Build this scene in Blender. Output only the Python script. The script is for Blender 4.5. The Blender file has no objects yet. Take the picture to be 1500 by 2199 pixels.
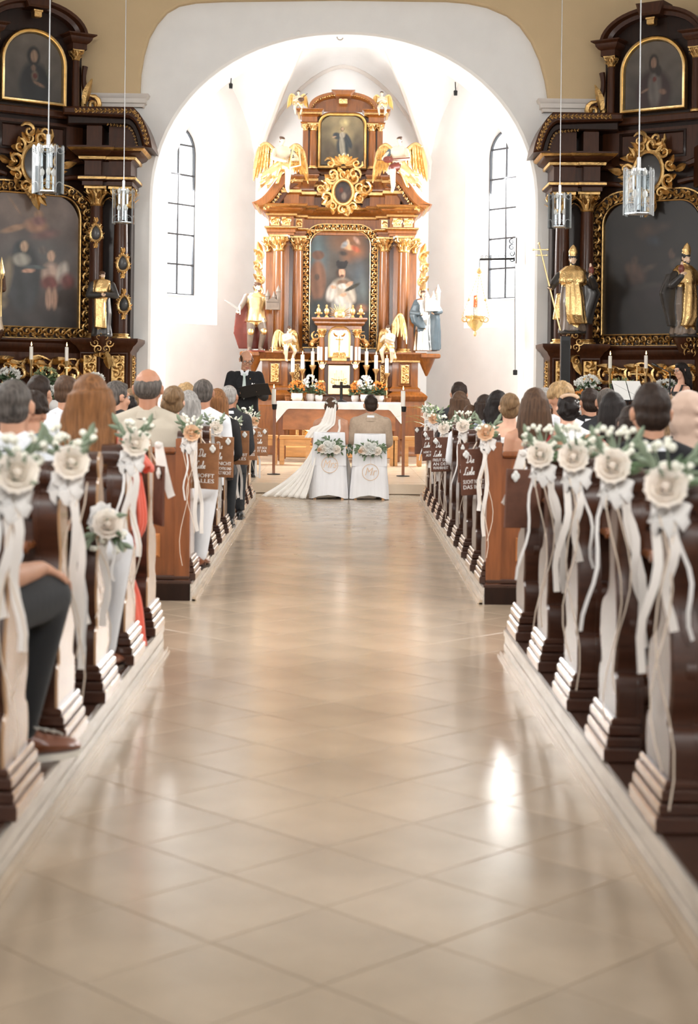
import bpy, bmesh, math, random
import numpy as np
from mathutils import Vector, Matrix, Euler
PI = math.pi
random.seed(7)
S = bpy.context.scene
C = S.collection
# ---------------------------------------------------------------- camera
FPX, H, VX, VY = 3400.0, 1.41, 730.0, 840.0     # focal length in pixels of 1500x2199, eye height, horizon point
ROLL = math.radians(0.7)
cam = bpy.data.cameras.new('camera')
cam.sensor_fit = 'VERTICAL'; cam.sensor_height = 36.0; cam.lens = 36.0 * FPX / 2199.0
cam.shift_x = (750.0 - VX) / 2199.0
cam.shift_y = -(1099.5 - VY) / 2199.0
cam.clip_end = 200
cam.dof.use_dof = True; cam.dof.focus_distance = 21.0; cam.dof.aperture_fstop = cam.lens / 17.0
co = bpy.data.objects.new('camera', cam); C.objects.link(co)
co.matrix_world = Matrix.Translation((0, 0, H)) @ Matrix.Rotation(PI / 2, 4, 'X') @ Matrix.Rotation(ROLL, 4, 'Z')
S.camera = co
# ---------------------------------------------------------------- light and exposure
S.view_settings.view_transform = 'Standard'; S.view_settings.look = 'None'
S.view_settings.gamma = 1.0; S.view_settings.use_curve_mapping = False
S.view_settings.exposure = 0.8
W = bpy.data.worlds.new('daylight'); S.world = W; W.use_nodes = True
bg = W.node_tree.nodes['Background']
bg.inputs['Color'].default_value = (0.93, 0.97, 1.0, 1); bg.inputs['Strength'].default_value = 2.2
def area(name, loc, target, sx, sy, power, col=(1, 1, 1)):
    l = bpy.data.lights.new(name, 'AREA'); l.shape = 'RECTANGLE'; l.size = sx; l.size_y = sy
    l.energy = power; l.color = col
    o = bpy.data.objects.new(name, l); C.objects.link(o); o.location = loc
    d = Vector(target) - Vector(loc); o.rotation_euler = d.to_track_quat('-Z', 'Z').to_euler()
    return o
# daylight entering by the two apse windows, the chancel side windows and the nave windows
area('daylight_apse_window', (-3.45, 33.2, 5.0), (0.5, 26, 0.5), 1.0, 3.4, 350, (1, .98, .96))
area('daylight_apse_window', (3.45, 33.2, 5.0), (-0.5, 26, 0.5), 1.0, 3.4, 440, (1, .98, .95))
for sx in (-1, 1):
    area('daylight_chancel_window', (sx * 4.15, 29.4, 4.8), (0, 29.4, 3.0), 1.5, 3.6, 345, (1, .98, .96))
    for y in (3.0, 9.0, 15.0):
        area('daylight_nave_window', (sx * 5.95, y, 4.6), (0, y + .5, 0.6), 1.7, 3.2, 25 if y < 5 else 160 if y < 12 else 200, (1, .97, .93))
area('west_fill_lamp', (0, -2.9, 5.4), (0, 18, 1.3), 3.6, 2.0, 82, (1, .97, .93)).data.spread = math.radians(62)  # fill lamp added behind the camera to brighten camera-facing sides
sun = bpy.data.lights.new('sun', 'SUN'); sun.energy = 2.2; sun.angle = math.radians(1.5); sun.color = (1, .93, .82)
so = bpy.data.objects.new('sun', sun); C.objects.link(so)
so.rotation_euler = Vector((-0.25, -0.75, -0.62)).to_track_quat('-Z', 'Z').to_euler()
# ---------------------------------------------------------------- pixel helpers (places only, geometry is metric)
def unroll(px, py):
    dx, dy = px - VX, py - VY
    c, s = math.cos(ROLL), math.sin(ROLL)
    return dx * c + dy * s, -dx * s + dy * c
def at(px, py, Y):
    dx, dy = unroll(px, py)
    return Vector((dx * Y / FPX, Y, H - dy * Y / FPX))
# ---------------------------------------------------------------- materials
def mat(name, col, rough=.5, metal=0., var=.12, scale=5., bump=0., bscale=40., coat=0., stretch=None, sheen=0., trans=0., emit=None, rnd=0., sss=0., col2=None, tl=0.):
    m = bpy.data.materials.new(name); m.use_nodes = True
    nt = m.node_tree; N = nt.nodes; L = nt.links; b = N['Principled BSDF']
    b.inputs['Roughness'].default_value = rough; b.inputs['Metallic'].default_value = metal
    if coat: b.inputs['Coat Weight'].default_value = coat; b.inputs['Coat Roughness'].default_value = .12
    if sheen: b.inputs['Sheen Weight'].default_value = sheen
    if sss: b.inputs['Subsurface Weight'].default_value = sss; b.inputs['Subsurface Radius'].default_value = (.02, .008, .004)
    if emit:
        b.inputs['Emission Color'].default_value = (*emit[0], 1); b.inputs['Emission Strength'].default_value = emit[1]
    tc = N.new('ShaderNodeTexCoord'); mp = N.new('ShaderNodeMapping')
    L.new(tc.outputs['Object'], mp.inputs['Vector'])
    if stretch: mp.inputs['Scale'].default_value = stretch
    n = N.new('ShaderNodeTexNoise'); n.inputs['Scale'].default_value = scale; n.inputs['Detail'].default_value = 5
    L.new(mp.outputs['Vector'], n.inputs['Vector'])
    r = N.new('ShaderNodeValToRGB')
    a = tuple(max(0, c * (1 - var)) for c in col); z = col2 or tuple(min(1, c * (1 + var)) for c in col)
    r.color_ramp.elements[0].color = (*a, 1); r.color_ramp.elements[1].color = (*z, 1)
    r.color_ramp.elements[0].position = .3; r.color_ramp.elements[1].position = .7
    L.new(n.outputs['Fac'], r.inputs['Fac'])
    out = r.outputs['Color']
    if rnd:
        oi = N.new('ShaderNodeObjectInfo'); hs = N.new('ShaderNodeHueSaturation'); ma = N.new('ShaderNodeMapRange')
        ma.inputs['To Min'].default_value = 1 - rnd; ma.inputs['To Max'].default_value = 1 + rnd
        L.new(oi.outputs['Random'], ma.inputs['Value']); L.new(ma.outputs['Result'], hs.inputs['Value'])
        L.new(out, hs.inputs['Color']); out = hs.outputs['Color']
    L.new(out, b.inputs['Base Color'])
    if bump:
        n2 = N.new('ShaderNodeTexNoise'); n2.inputs['Scale'].default_value = bscale; n2.inputs['Detail'].default_value = 4
        L.new(mp.outputs['Vector'], n2.inputs['Vector'])
        bp = N.new('ShaderNodeBump'); bp.inputs['Strength'].default_value = bump; bp.inputs['Distance'].default_value = .02
        L.new(n2.outputs['Fac'], bp.inputs['Height']); L.new(bp.outputs['Normal'], b.inputs['Normal'])
        if coat: L.new(bp.outputs['Normal'], b.inputs['Coat Normal'])
    if tl:
        t = N.new('ShaderNodeBsdfTranslucent'); L.new(out, t.inputs['Color']); mx = N.new('ShaderNodeMixShader'); mx.inputs[0].default_value = tl
        o = N['Material Output']; L.new(b.outputs[0], mx.inputs[1]); L.new(t.outputs[0], mx.inputs[2]); L.new(mx.outputs[0], o.inputs['Surface'])
    if trans:
        t = N.new('ShaderNodeBsdfTransparent'); mx = N.new('ShaderNodeMixShader'); mx.inputs[0].default_value = trans
        o = N['Material Output']; L.new(b.outputs[0], mx.inputs[1]); L.new(t.outputs[0], mx.inputs[2]); L.new(mx.outputs[0], o.inputs['Surface'])
    return m
def srgb(r, g, b):
    f = lambda c: ((c / 255 + .055) / 1.055) ** 2.4 if c > 10 else c / 255 / 12.92
    return (f(r), f(g), f(b))
M = {}
M['plaster'] = mat('white_plaster', (.86, .855, .84), .85, var=.03, scale=2, bump=.05, bscale=30)
M['yellow'] = mat('ochre_plaster', srgb(206, 182, 144), .9, var=.04, scale=1.5, bump=.05, bscale=30)
M['trim'] = mat('grey_white_stucco', srgb(222, 215, 208), .8, var=.03)
M['stone'] = mat('polished_limestone', srgb(182, 163, 140), .23, var=.12, scale=2.5, rnd=.05, bump=.012, bscale=3, coat=.25)
M['joint'] = mat('tile_joint', srgb(150, 128, 106), .6)
M['stone2'] = mat('chancel_limestone', srgb(226, 206, 180), .25, var=.07, scale=2.2, rnd=.04)
M['marble'] = mat('grey_veined_marble', srgb(205, 196, 184), .25, var=.18, scale=7, stretch=(1, .4, 3), coat=.3)
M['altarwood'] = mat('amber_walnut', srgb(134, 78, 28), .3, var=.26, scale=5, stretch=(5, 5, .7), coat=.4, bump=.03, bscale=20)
M['altardark'] = mat('deep_walnut_panel', srgb(92, 50, 24), .32, var=.2, scale=5, stretch=(4, 4, .7), coat=.4)  # deeper walnut tone for back walls, tympanum and fascias
M['sidewood'] = mat('dark_walnut', srgb(66, 36, 20), .38, var=.25, scale=5, stretch=(5, 5, .7), coat=.2)
M['sidedark'] = mat('black_walnut', srgb(38, 21, 13), .42, var=.2, scale=5, stretch=(4, 4, .7), coat=.15)
for k_ in ('sidewood', 'sidedark'): M[k_].node_tree.nodes['Principled BSDF'].inputs['Specular IOR Level'].default_value = .2
M['gold'] = mat('gilding', (.80, .54, .24), .27, 1., var=.16, scale=14, bump=.35, bscale=45)
M['oldgold'] = mat('worn_gilding', (.62, .40, .16), .34, 1., var=.25, scale=14, bump=.4, bscale=45)
M['palegold'] = mat('pale_gilding', (.92, .68, .34), .3, 1., var=.1, scale=14, bump=.2, bscale=40)
M['silver'] = mat('silver', (.86, .84, .80), .22, 1., var=.06)
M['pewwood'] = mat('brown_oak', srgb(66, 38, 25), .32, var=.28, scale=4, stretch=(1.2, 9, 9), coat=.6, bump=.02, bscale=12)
M['pewlit'] = mat('brown_oak_lit', srgb(178, 140, 104), .26, var=.14, scale=4, stretch=(9, 9, .8), coat=.9, bump=.015, bscale=12)  # lighter copy of the brown oak, with the aisle-side sheen in its colour
M['panelwood'] = mat('chestnut_panel', srgb(134, 78, 42), .32, var=.25, scale=4, stretch=(6, 6, .8), coat=.5)
M['deck'] = mat('dark_floorboard', srgb(64, 40, 28), .35, var=.25, scale=4, stretch=(1, 6, 6), coat=.3)
M['lightwood'] = mat('honey_beech', srgb(214, 156, 92), .4, var=.14, scale=4, stretch=(1, 7, 7), coat=.2)
M['palewood'] = mat('pale_plywood', srgb(214, 186, 160), .6, var=.08)
M['burl'] = mat('burl_walnut', srgb(176, 112, 62), .35, var=.35, scale=3.2, stretch=(1, 1, 1.6), coat=.4)
M['sign'] = mat('stained_sign_board', srgb(146, 100, 66), .5, var=.14, scale=5, stretch=(1, 7, 7))
M['signdark'] = mat('dark_sign_board', srgb(98, 62, 46), .5, var=.14, scale=5, stretch=(1, 7, 7))
M['paint'] = mat('white_paint', (.9, .9, .88), .5, var=.02)
M['linen'] = mat('white_linen', (.86, .86, .86), .9, var=.04, bump=.12, bscale=18, sheen=.3)
M['chaircover'] = mat('white_chair_cover', (.90, .90, .92), .7, var=.04, scale=3, bump=.25, bscale=9, stretch=(9, 9, .5), tl=.15)
M['tulle'] = mat('white_tulle', (.93, .91, .89), .9, var=.03, trans=.28)
M['veil'] = mat('ivory_veil', (.92, .89, .84), .9, var=.03, trans=.22)
M['dress'] = mat('ivory_dress', (.88, .85, .80), .8, var=.05, bump=.2, bscale=14, sheen=.3)
M['lace'] = mat('white_lace', (.85, .84, .82), .9, var=.16, scale=60, bump=.5, bscale=80)
M['ribbon'] = mat('satin_ribbon', (.92, .88, .84), .35, var=.05, tl=.3)
M['twine'] = mat('pale_twine', (.74, .62, .5), .7)
M['rose'] = mat('blush_rose', (1.0, .92, .85), .7, var=.04, scale=10, tl=.4)
M['peach'] = mat('peach_rose', (.93, .68, .48), .7, var=.12, scale=10, tl=.4)
M['whitefl'] = mat('white_petal', (.93, .93, .90), .7, var=.04, scale=10, tl=.3)
M['orangefl'] = mat('orange_petal', (.85, .30, .05), .6, var=.3, scale=12)
M['leaf'] = mat('olive_leaf', (.11, .17, .09), .5, var=.35, scale=8)
M['sage'] = mat('sage_leaf', (.24, .30, .21), .6, var=.3, scale=8)
M['berry'] = mat('cream_berry', (.86, .85, .74), .5, var=.08)
M['palm'] = mat('palm_green', (.16, .30, .07), .45, var=.3, scale=8)
M['hydra'] = mat('green_hydrangea', (.36, .42, .22), .7, var=.3, scale=20)
M['pot'] = mat('white_ceramic', (.84, .84, .83), .3, var=.02)
M['basket'] = mat('wicker', srgb(150, 98, 56), .7, var=.3, scale=30)
M['wax'] = mat('candle_wax', (.90, .87, .80), .5, var=.02, sss=.2)
M['redwax'] = mat('red_glass_light', (.75, .06, .02), .3, emit=((1, .12, .03), .8))
M['flame'] = mat('candle_flame', (1, .7, .3), .5, emit=((1, .62, .22), 9))
M['brass'] = mat('brass', (.80, .58, .30), .25, 1., var=.1)
M['black'] = mat('black_metal', (.012, .012, .013), .4, .3, var=.2)
M['lead'] = mat('grey_leading', (.07, .075, .085), .5, var=.1)
M['iron'] = mat('wrought_iron', (.015, .014, .013), .45, .6, var=.2)
M['chrome'] = mat('brushed_steel', (.70, .72, .74), .25, 1., var=.06)
M['suitblack'] = mat('black_wool', (.010, .010, .012), .9, var=.25, scale=40)
M['suitgrey'] = mat('charcoal_wool', (.024, .025, .028), .9, var=.2, scale=40)
M['suitbeige'] = mat('sand_wool', srgb(172, 152, 132), .9, var=.08, scale=40, sheen=.2, bump=.05, bscale=30)
M['shirt'] = mat('white_cotton', (.80, .82, .86), .85, var=.05, scale=6, bump=.2, bscale=10)
M['shirtbeige'] = mat('oatmeal_linen_shirt', srgb(190, 180, 164), .9, var=.07, scale=6, bump=.25, bscale=9)
M['coral'] = mat('coral_fabric', (.82, .135, .08), .65, var=.14, scale=5, bump=.25, bscale=8, sheen=.2)
M['red'] = mat('red_satin', (.34, .015, .02), .5, var=.2, scale=6, sheen=.2)
M['rust'] = mat('rust_pleats', (.26, .05, .035), .7, var=.35, scale=5, stretch=(30, 30, 1))
M['bluefloral'] = mat('blue_floral_fabric', (.05, .07, .14), .8, var=.3, scale=14, col2=(.55, .62, .72))
M['floralgrey'] = mat('grey_knit', (.36, .35, .34), .9, var=.2, scale=20)
M['blacktop'] = mat('black_fabric', (.01, .009, .010), .8, var=.2)
M['trouser'] = mat('dark_trousers', (.016, .017, .019), .85, var=.2, sheen=.1)
M['whitetrouser'] = mat('pale_trousers', (.76, .77, .80), .85, var=.06, bump=.15, bscale=9)
M['tie'] = mat('pale_green_tie', srgb(190, 205, 200), .5, var=.08, scale=30)
M['leather'] = mat('tan_leather', srgb(122, 66, 36), .3, var=.25, coat=.4)
M['blackleather'] = mat('black_leather', (.012, .011, .011), .3, coat=.4)
M['sole'] = mat('pale_sole', (.7, .66, .58), .7)
M['skin'] = mat('skin', srgb(200, 150, 122), .55, var=.08, scale=9, sss=.12)
M['skintan'] = mat('tanned_skin', srgb(182, 130, 102), .55, var=.1, scale=9, sss=.12)
M['skinpale'] = mat('pale_skin', srgb(224, 176, 150), .55, var=.07, scale=9, sss=.12)
M['scarf'] = mat('beige_headscarf', srgb(196, 168, 150), .85, var=.08, bump=.3, bscale=7, sheen=.3)
M['eye'] = mat('eye_white', (.75, .73, .70), .2); M['iris'] = mat('dark_iris', (.03, .02, .015), .2)
def hairmat(name, c, v=.4): m = mat(name, c, .5, var=v, scale=6, stretch=(14, 14, 1.2), bump=.4, bscale=14); m.node_tree.nodes['Principled BSDF'].inputs['Specular IOR Level'].default_value = .22; return m
M['h_dark'] = hairmat('dark_brown_hair', (.028, .016, .011)); M['h_black'] = hairmat('black_hair', (.012, .008, .007))
M['h_brown'] = hairmat('brown_hair', (.085, .045, .025)); M['h_auburn'] = hairmat('auburn_hair', (.22, .095, .035))
M['h_blond'] = hairmat('blond_hair', (.42, .27, .13)); M['h_dkblond'] = hairmat('dark_blond_hair', (.20, .12, .06))
M['h_grey'] = hairmat('grey_hair', (.34, .32, .30)); M['h_saltpepper'] = hairmat('greying_hair', (.10, .085, .075), .6)
M['flesh'] = mat('painted_flesh', srgb(232, 200, 172), .4, var=.06, coat=.2)
M['ivory'] = mat('ivory_painted_wood', srgb(216, 198, 174), .4, var=.06, coat=.2)
M['stblack'] = mat('black_painted_wood', (.03, .026, .024), .4, var=.2, coat=.2)
M['stgrey'] = mat('grey_painted_robe', srgb(120, 104, 90), .45, var=.2, coat=.2)
M['stblue'] = mat('slate_painted_robe', srgb(78, 92, 100), .4, var=.2, coat=.2)
M['stred'] = mat('maroon_painted_robe', srgb(112, 48, 36), .4, var=.2, coat=.2)
M['stbrown'] = mat('brown_painted_hair', srgb(84, 56, 38), .45, var=.25)
def glassmat(name, tint, op, rough=.03):
    m = bpy.data.materials.new(name); m.use_nodes = True; nt = m.node_tree; N = nt.nodes; L = nt.links
    N.remove(N['Principled BSDF']); t = N.new('ShaderNodeBsdfTransparent'); t.inputs[0].default_value = (*tint, 1)
    g = N.new('ShaderNodeBsdfGlossy'); g.inputs['Roughness'].default_value = rough
    lw = N.new('ShaderNodeLayerWeight'); lw.inputs['Blend'].default_value = .25
    n = N.new('ShaderNodeTexNoise'); n.inputs['Scale'].default_value = 9
    md = N.new('ShaderNodeMath'); md.operation = 'MULTIPLY_ADD'; md.inputs[1].default_value = .12; md.inputs[2].default_value = op
    L.new(n.outputs['Fac'], md.inputs[0])
    ad = N.new('ShaderNodeMath'); ad.operation = 'ADD'; ad.use_clamp = True
    L.new(lw.outputs['Fresnel'], ad.inputs[0]); L.new(md.outputs[0], ad.inputs[1])
    mx = N.new('ShaderNodeMixShader'); L.new(ad.outputs[0], mx.inputs[0]); L.new(t.outputs[0], mx.inputs[1]); L.new(g.outputs[0], mx.inputs[2])
    L.new(mx.outputs[0], N['Material Output'].inputs['Surface']); return m
M['glass'] = glassmat('window_glass', (1, 1, 1), 0.0)
M['lampglass'] = glassmat('cut_lamp_glass', (.93, .955, .965), -.12, .03)
M['etch'] = mat('etched_line', (.35, .36, .36), .5, trans=.15)
M['bulb'] = mat('frosted_bulb', (.85, .80, .74), .3, trans=.3)
def vcolmat(name, rough=.4):
    m = bpy.data.materials.new(name); m.use_nodes = True; N = m.node_tree.nodes; L = m.node_tree.links; b = N['Principled BSDF']
    a = N.new('ShaderNodeAttribute'); a.attribute_name = 'Col'; b.inputs['Roughness'].default_value = rough
    n = N.new('ShaderNodeTexNoise'); n.inputs['Scale'].default_value = 6; n.inputs['Detail'].default_value = 6
    mr = N.new('ShaderNodeMapRange'); mr.inputs['To Min'].default_value = .7; mr.inputs['To Max'].default_value = 1.3
    mx = N.new('ShaderNodeMix'); mx.data_type = 'RGBA'; mx.blend_type = 'MULTIPLY'; mx.inputs[0].default_value = 1
    tc = N.new('ShaderNodeTexCoord'); L.new(tc.outputs['Object'], n.inputs['Vector'])
    L.new(n.outputs['Fac'], mr.inputs['Value']); L.new(a.outputs['Color'], mx.inputs[6]); L.new(mr.outputs[0], mx.inputs[7])
    L.new(mx.outputs[2], b.inputs['Base Color']); return m
M['canvas'] = vcolmat('oil_on_canvas')
# ---------------------------------------------------------------- mesh builder
class MB:
    def __init__(s, T=None): s.v = []; s.f = []; s.m = []; s.T = T
    def add(s, vs, fs, mi=0):
        b = len(s.v)
        if s.T is not None: vs = [s.T @ Vector(v) for v in vs]
        s.v.extend([tuple(v) for v in vs]); s.f.extend([tuple(i + b for i in f) for f in fs]); s.m.extend([mi] * len(fs))
    def box(s, x0, x1, y0, y1, z0, z1, mi=0, ch=0.):
        if x0 > x1: x0, x1 = x1, x0
        if ch <= 0:
            vs = [(x, y, z) for z in (z0, z1) for y in (y0, y1) for x in (x0, x1)]
            s.add(vs, [(0, 2, 3, 1), (4, 5, 7, 6), (0, 1, 5, 4), (2, 6, 7, 3), (0, 4, 6, 2), (1, 3, 7, 5)], mi)
        else:
            def ring(z, i): return [(x0 + i, y0 + i, z), (x1 - i, y0 + i, z), (x1 - i, y1 - i, z), (x0 + i, y1 - i, z)]
            s.rings([ring(z0, ch), ring(z0 + ch, 0), ring(z1 - ch, 0), ring(z1, ch)], mi)
    def rings(s, rs, mi=0, cap=True, closed=True):
        n = len(rs[0]); vs = [p for r in rs for p in r]; fs = []
        for i in range(len(rs) - 1):
            for j in range(n if closed else n - 1):
                k = (j + 1) % n; fs.append((i * n + j, i * n + k, (i + 1) * n + k, (i + 1) * n + j))
        if cap: fs.append(tuple(range(n))[::-1]); fs.append(tuple((len(rs) - 1) * n + j for j in range(n)))
        s.add(vs, fs, mi)
    def tube(s, pts, rad, n=8, mi=0, cap=True, flat=1., up=None):
        pts = [Vector(p) for p in pts]
        if not hasattr(rad, '__len__'): rad = [rad] * len(pts)
        rs = []; prev = Vector(up) if up else None
        for i, p in enumerate(pts):
            t = (pts[min(i + 1, len(pts) - 1)] - pts[max(i - 1, 0)])
            if t.length < 1e-9: t = Vector((0, 0, 1))
            t.normalize()
            if prev is None:
                prev = Vector((0, 0, 1)) if abs(t.z) < .9 else Vector((0, 1, 0))
            a = prev - t * prev.dot(t)
            if a.length < 1e-6: a = t.orthogonal()
            a.normalize(); prev = a; b = t.cross(a)
            rs.append([p + (a * math.cos(2 * PI * k / n) * flat + b * math.sin(2 * PI * k / n)) * rad[i] for k in range(n)])
        s.rings(rs, mi, cap)
    def lathe(s, prof, c=(0, 0, 0), n=16, mi=0, cap=True, fl=None):
        rs = []
        for r, z in prof:
            rs.append([(c[0] + r * (1 + (fl[0] * math.cos(fl[1] * 2 * PI * k / n) if fl else 0)) * math.cos(2 * PI * k / n), c[1] + r * (1 + (fl[0] * math.cos(fl[1] * 2 * PI * k / n) if fl else 0)) * math.sin(2 * PI * k / n), c[2] + z) for k in range(n)])
        s.rings(rs, mi, cap)
    def ell(s, c, r, mi=0, nu=10, nv=6, R=None):
        if not hasattr(r, '__len__'): r = (r, r, r)
        vs = []; fs = []
        for i in range(nv + 1):
            th = PI * i / nv
            for j in range(nu):
                ph = 2 * PI * j / nu; v = Vector((r[0] * math.sin(th) * math.cos(ph), r[1] * math.sin(th) * math.sin(ph), r[2] * math.cos(th)))
                if R is not None: v = R @ v
                vs.append(Vector(c) + v)
        for i in range(nv):
            for j in range(nu):
                k = (j + 1) % nu; fs.append((i * nu + j, (i + 1) * nu + j, (i + 1) * nu + k, i * nu + k))
        s.add(vs, fs, mi)
    def prism(s, poly, o, ux, uy, un, d0, d1, mi=0, bev=0.):
        """polygon in the plane (o, ux, uy) extruded along un from d0 to d1"""
        o, ux, uy, un = Vector(o), Vector(ux), Vector(uy), Vector(un)
        n = len(poly)
        A = sum(poly[i][0] * poly[(i + 1) % n][1] - poly[(i + 1) % n][0] * poly[i][1] for i in range(n))
        if A < 0: poly = poly[::-1]
        P = lambda q, d: [o + ux * x + uy * y + un * d for x, y in q]
        if bev:
            q = inset(poly, bev); sg = 1 if d1 > d0 else -1
            s.rings([P(poly, d0), P(poly, d1 - sg * bev), P(q, d1)], mi)
        else: s.rings([P(poly, d0), P(poly, d1)], mi)
    def sweep(s, plan, prof, mi=0, top=True, bottom=False, closed=False):
        """moulding: profile (outward offset, z) carried along a plan polyline, mitred; outward is to the right of travel"""
        n = len(plan); offs = []
        for i in range(n):
            a = Vector(plan[i - 1]) if (i > 0 or closed) else None; b = Vector(plan[i]); c = Vector(plan[(i + 1) % n]) if (i < n - 1 or closed) else None
            n1 = n2 = None
            if a is not None: t = (b - a).normalized(); n1 = Vector((t.y, -t.x))
            if c is not None: t = (c - b).normalized(); n2 = Vector((t.y, -t.x))
            if n1 is None: m = n2
            elif n2 is None: m = n1
            else:
                m = n1 + n2
                if m.length < 1e-4: m = n1
                else: m = m / max(.35, (1 + n1.dot(n2)))
            offs.append(m)
        rs = [[(plan[i][0] + offs[i].x * o, plan[i][1] + offs[i].y * o, z) for i in range(n)] for o, z in prof]
        vs = [p for r in rs for p in r]; fs = []
        for k in range(len(rs) - 1):
            for i in range(n if closed else n - 1):
                j = (i + 1) % n; fs.append((k * n + i, k * n + j, (k + 1) * n + j, (k + 1) * n + i))
        if top: fs.append(tuple((len(rs) - 1) * n + i for i in range(n)))
        if bottom: fs.append(tuple(range(n))[::-1])
        s.add(vs, fs, mi)
    def grid(s, fn, nu, nv, mi=0):
        vs = [fn(i / nu, j / nv) for j in range(nv + 1) for i in range(nu + 1)]
        fs = [(j * (nu + 1) + i, j * (nu + 1) + i + 1, (j + 1) * (nu + 1) + i + 1, (j + 1) * (nu + 1) + i) for j in range(nv) for i in range(nu)]
        s.add(vs, fs, mi)
    def ribbon(s, pts, wid, th=.002, mi=0, side=None):
        pts = [Vector(p) for p in pts]; rs = []
        if not hasattr(wid, '__len__'): wid = [wid] * len(pts)
        for i, p in enumerate(pts):
            t = (pts[min(i + 1, len(pts) - 1)] - pts[max(i - 1, 0)]).normalized()
            a = Vector(side(i / (len(pts) - 1)) if callable(side) else (side or (1, 0, 0))); a = (a - t * a.dot(t)).normalized(); b = t.cross(a)
            w = wid[i] / 2; rs.append([p + a * w + b * th, p - a * w + b * th, p - a * w - b * th, p + a * w - b * th])
        s.rings(rs, mi)
    def build(s, name, mats, parent=None, smooth=True, angle=40, world=True, **tags):
        me = bpy.data.meshes.new(name); me.from_pydata(s.v, [], s.f)
        if not isinstance(mats, (list, tuple)): mats = [mats]
        for m in mats: me.materials.append(M[m] if isinstance(m, str) else m)
        if len(mats) > 1: me.polygons.foreach_set('material_index', s.m)
        if smooth:
            me.polygons.foreach_set('use_smooth', [True] * len(me.polygons)); me.set_sharp_from_angle(angle=math.radians(angle))
        me.update()
        return link(name, me, parent, world, **tags)
def inset(poly, d):
    n = len(poly); out = []
    for i in range(n):
        a, b, c = Vector(poly[i - 1]), Vector(poly[i]), Vector(poly[(i + 1) % n])
        t1 = (b - a); t2 = (c - b)
        if t1.length < 1e-9 or t2.length < 1e-9: out.append(tuple(b)); continue
        t1.normalize(); t2.normalize(); n1 = Vector((-t1.y, t1.x)); n2 = Vector((-t2.y, t2.x)); m = n1 + n2
        m = m / max(.5, 1 + n1.dot(n2)) if m.length > 1e-4 else n1
        out.append((b.x + m.x * d, b.y + m.y * d))
    return out
def basis(o): return Matrix.Translation(o.location) @ o.rotation_euler.to_matrix().to_4x4() @ Matrix.Diagonal((*o.scale, 1))
def fullbasis(o):
    return (fullbasis(o.parent) @ o.matrix_parent_inverse @ basis(o)) if o.parent else basis(o)
def link(name, me, parent=None, world=True, **tags):
    o = bpy.data.objects.new(name, me); C.objects.link(o)
    if parent is not None:
        o.parent = parent
        if world: o.matrix_parent_inverse = fullbasis(parent).inverted()
    for k, v in tags.items(): o[{'cat': 'category'}.get(k, k)] = v
    return o
def tag(o, label, cat, group=None, kind=None):
    o['label'] = label; o['category'] = cat
    if group: o['group'] = group
    if kind: o['kind'] = kind
    return o
def thing(name, label, cat, loc=(0, 0, 0), rz=0., group=None):
    o = bpy.data.objects.new(name, None); o.empty_display_size = .1; C.objects.link(o); o.location = loc; o.rotation_euler = (0, 0, rz)
    return tag(o, label, cat, group)
KIDS = {}
def dup(root, loc, rz=0., label=None, group=None, scale=None, rot=None):
    if not KIDS.get('ok'):
        pass
    def rec(o, par):
        c = o.copy(); C.objects.link(c)
        if par is not None: c.parent = par
        for ch in children(o): rec(ch, c)
        return c
    r = rec(root, None); r.location = loc; r.rotation_euler = rot or (0, 0, rz)
    if scale: r.scale = (scale,) * 3 if not hasattr(scale, '__len__') else scale
    if label: r['label'] = label
    if group: r['group'] = group
    return r
def children(o): return [x for x in o.children]
def ngon(n, r, a0=0.): return [(r * math.cos(a0 + 2 * PI * i / n), r * math.sin(a0 + 2 * PI * i / n)) for i in range(n)]
def bez(p0, p1, p2, p3, n=8):
    out = []
    for i in range(n + 1):
        t = i / n; out.append(tuple((1 - t) ** 3 * a + 3 * (1 - t) ** 2 * t * b + 3 * (1 - t) * t * t * c + t ** 3 * d for a, b, c, d in zip(p0, p1, p2, p3)))
    return out
def smoothpts(pts, n=6):
    """Catmull-Rom through points"""
    P = [Vector(p) for p in pts]; out = []
    for i in range(len(P) - 1):
        a, b, c, d = P[max(i - 1, 0)], P[i], P[i + 1], P[min(i + 2, len(P) - 1)]
        for k in range(n):
            t = k / n; out.append(.5 * ((2 * b) + (c - a) * t + (2 * a - 5 * b + 4 * c - d) * t * t + (3 * b - a - 3 * c + d) * t ** 3))
    out.append(P[-1]); return out
# ---------------------------------------------------------------- carving
def scroll(mb, c, ux, uz, un, size, flip=1, turns=1.15, a0=0., r=.17, mi=0, n=13, sides=5):
    c, ux, uz, un = Vector(c), Vector(ux), Vector(uz), Vector(un); pts = []; rad = []
    for i in range(n):
        t = i / (n - 1); a = a0 + flip * t * turns * 2 * PI; q = size * (1 - .82 * t)
        pts.append(c + ux * (q * math.cos(a)) + uz * (q * math.sin(a)) + un * (size * (.1 + .45 * t))); rad.append(size * r * (1.15 - .75 * t) * (min(1, .35 + t * 5)))
    mb.tube(pts, rad, sides, mi)
    mb.ell(pts[-1], size * .17, mi, 6, 4)
def leafy(mb, c, d, un, L, Wd, mi=0, curl=.5, n=4):
    c, d, un = Vector(c), Vector(d).normalized(), Vector(un); sd = d.cross(un)
    vs = []; fs = []
    for i in range(n + 1):
        t = i / n; w = Wd * math.sin(PI * min(.97, .12 + t * .88)) ** .8; p = c + d * (L * (t - .12 * curl * t * t)) + un * (L * curl * (t * t * .9))
        vs += [p + sd * w - un * Wd * .25, p + un * Wd * .3, p - sd * w - un * Wd * .25]
    for i in range(n):
        b = i * 3; fs += [(b, b + 1, b + 4, b + 3), (b + 1, b + 2, b + 5, b + 4)]
    mb.add(vs, fs, mi)
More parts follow.
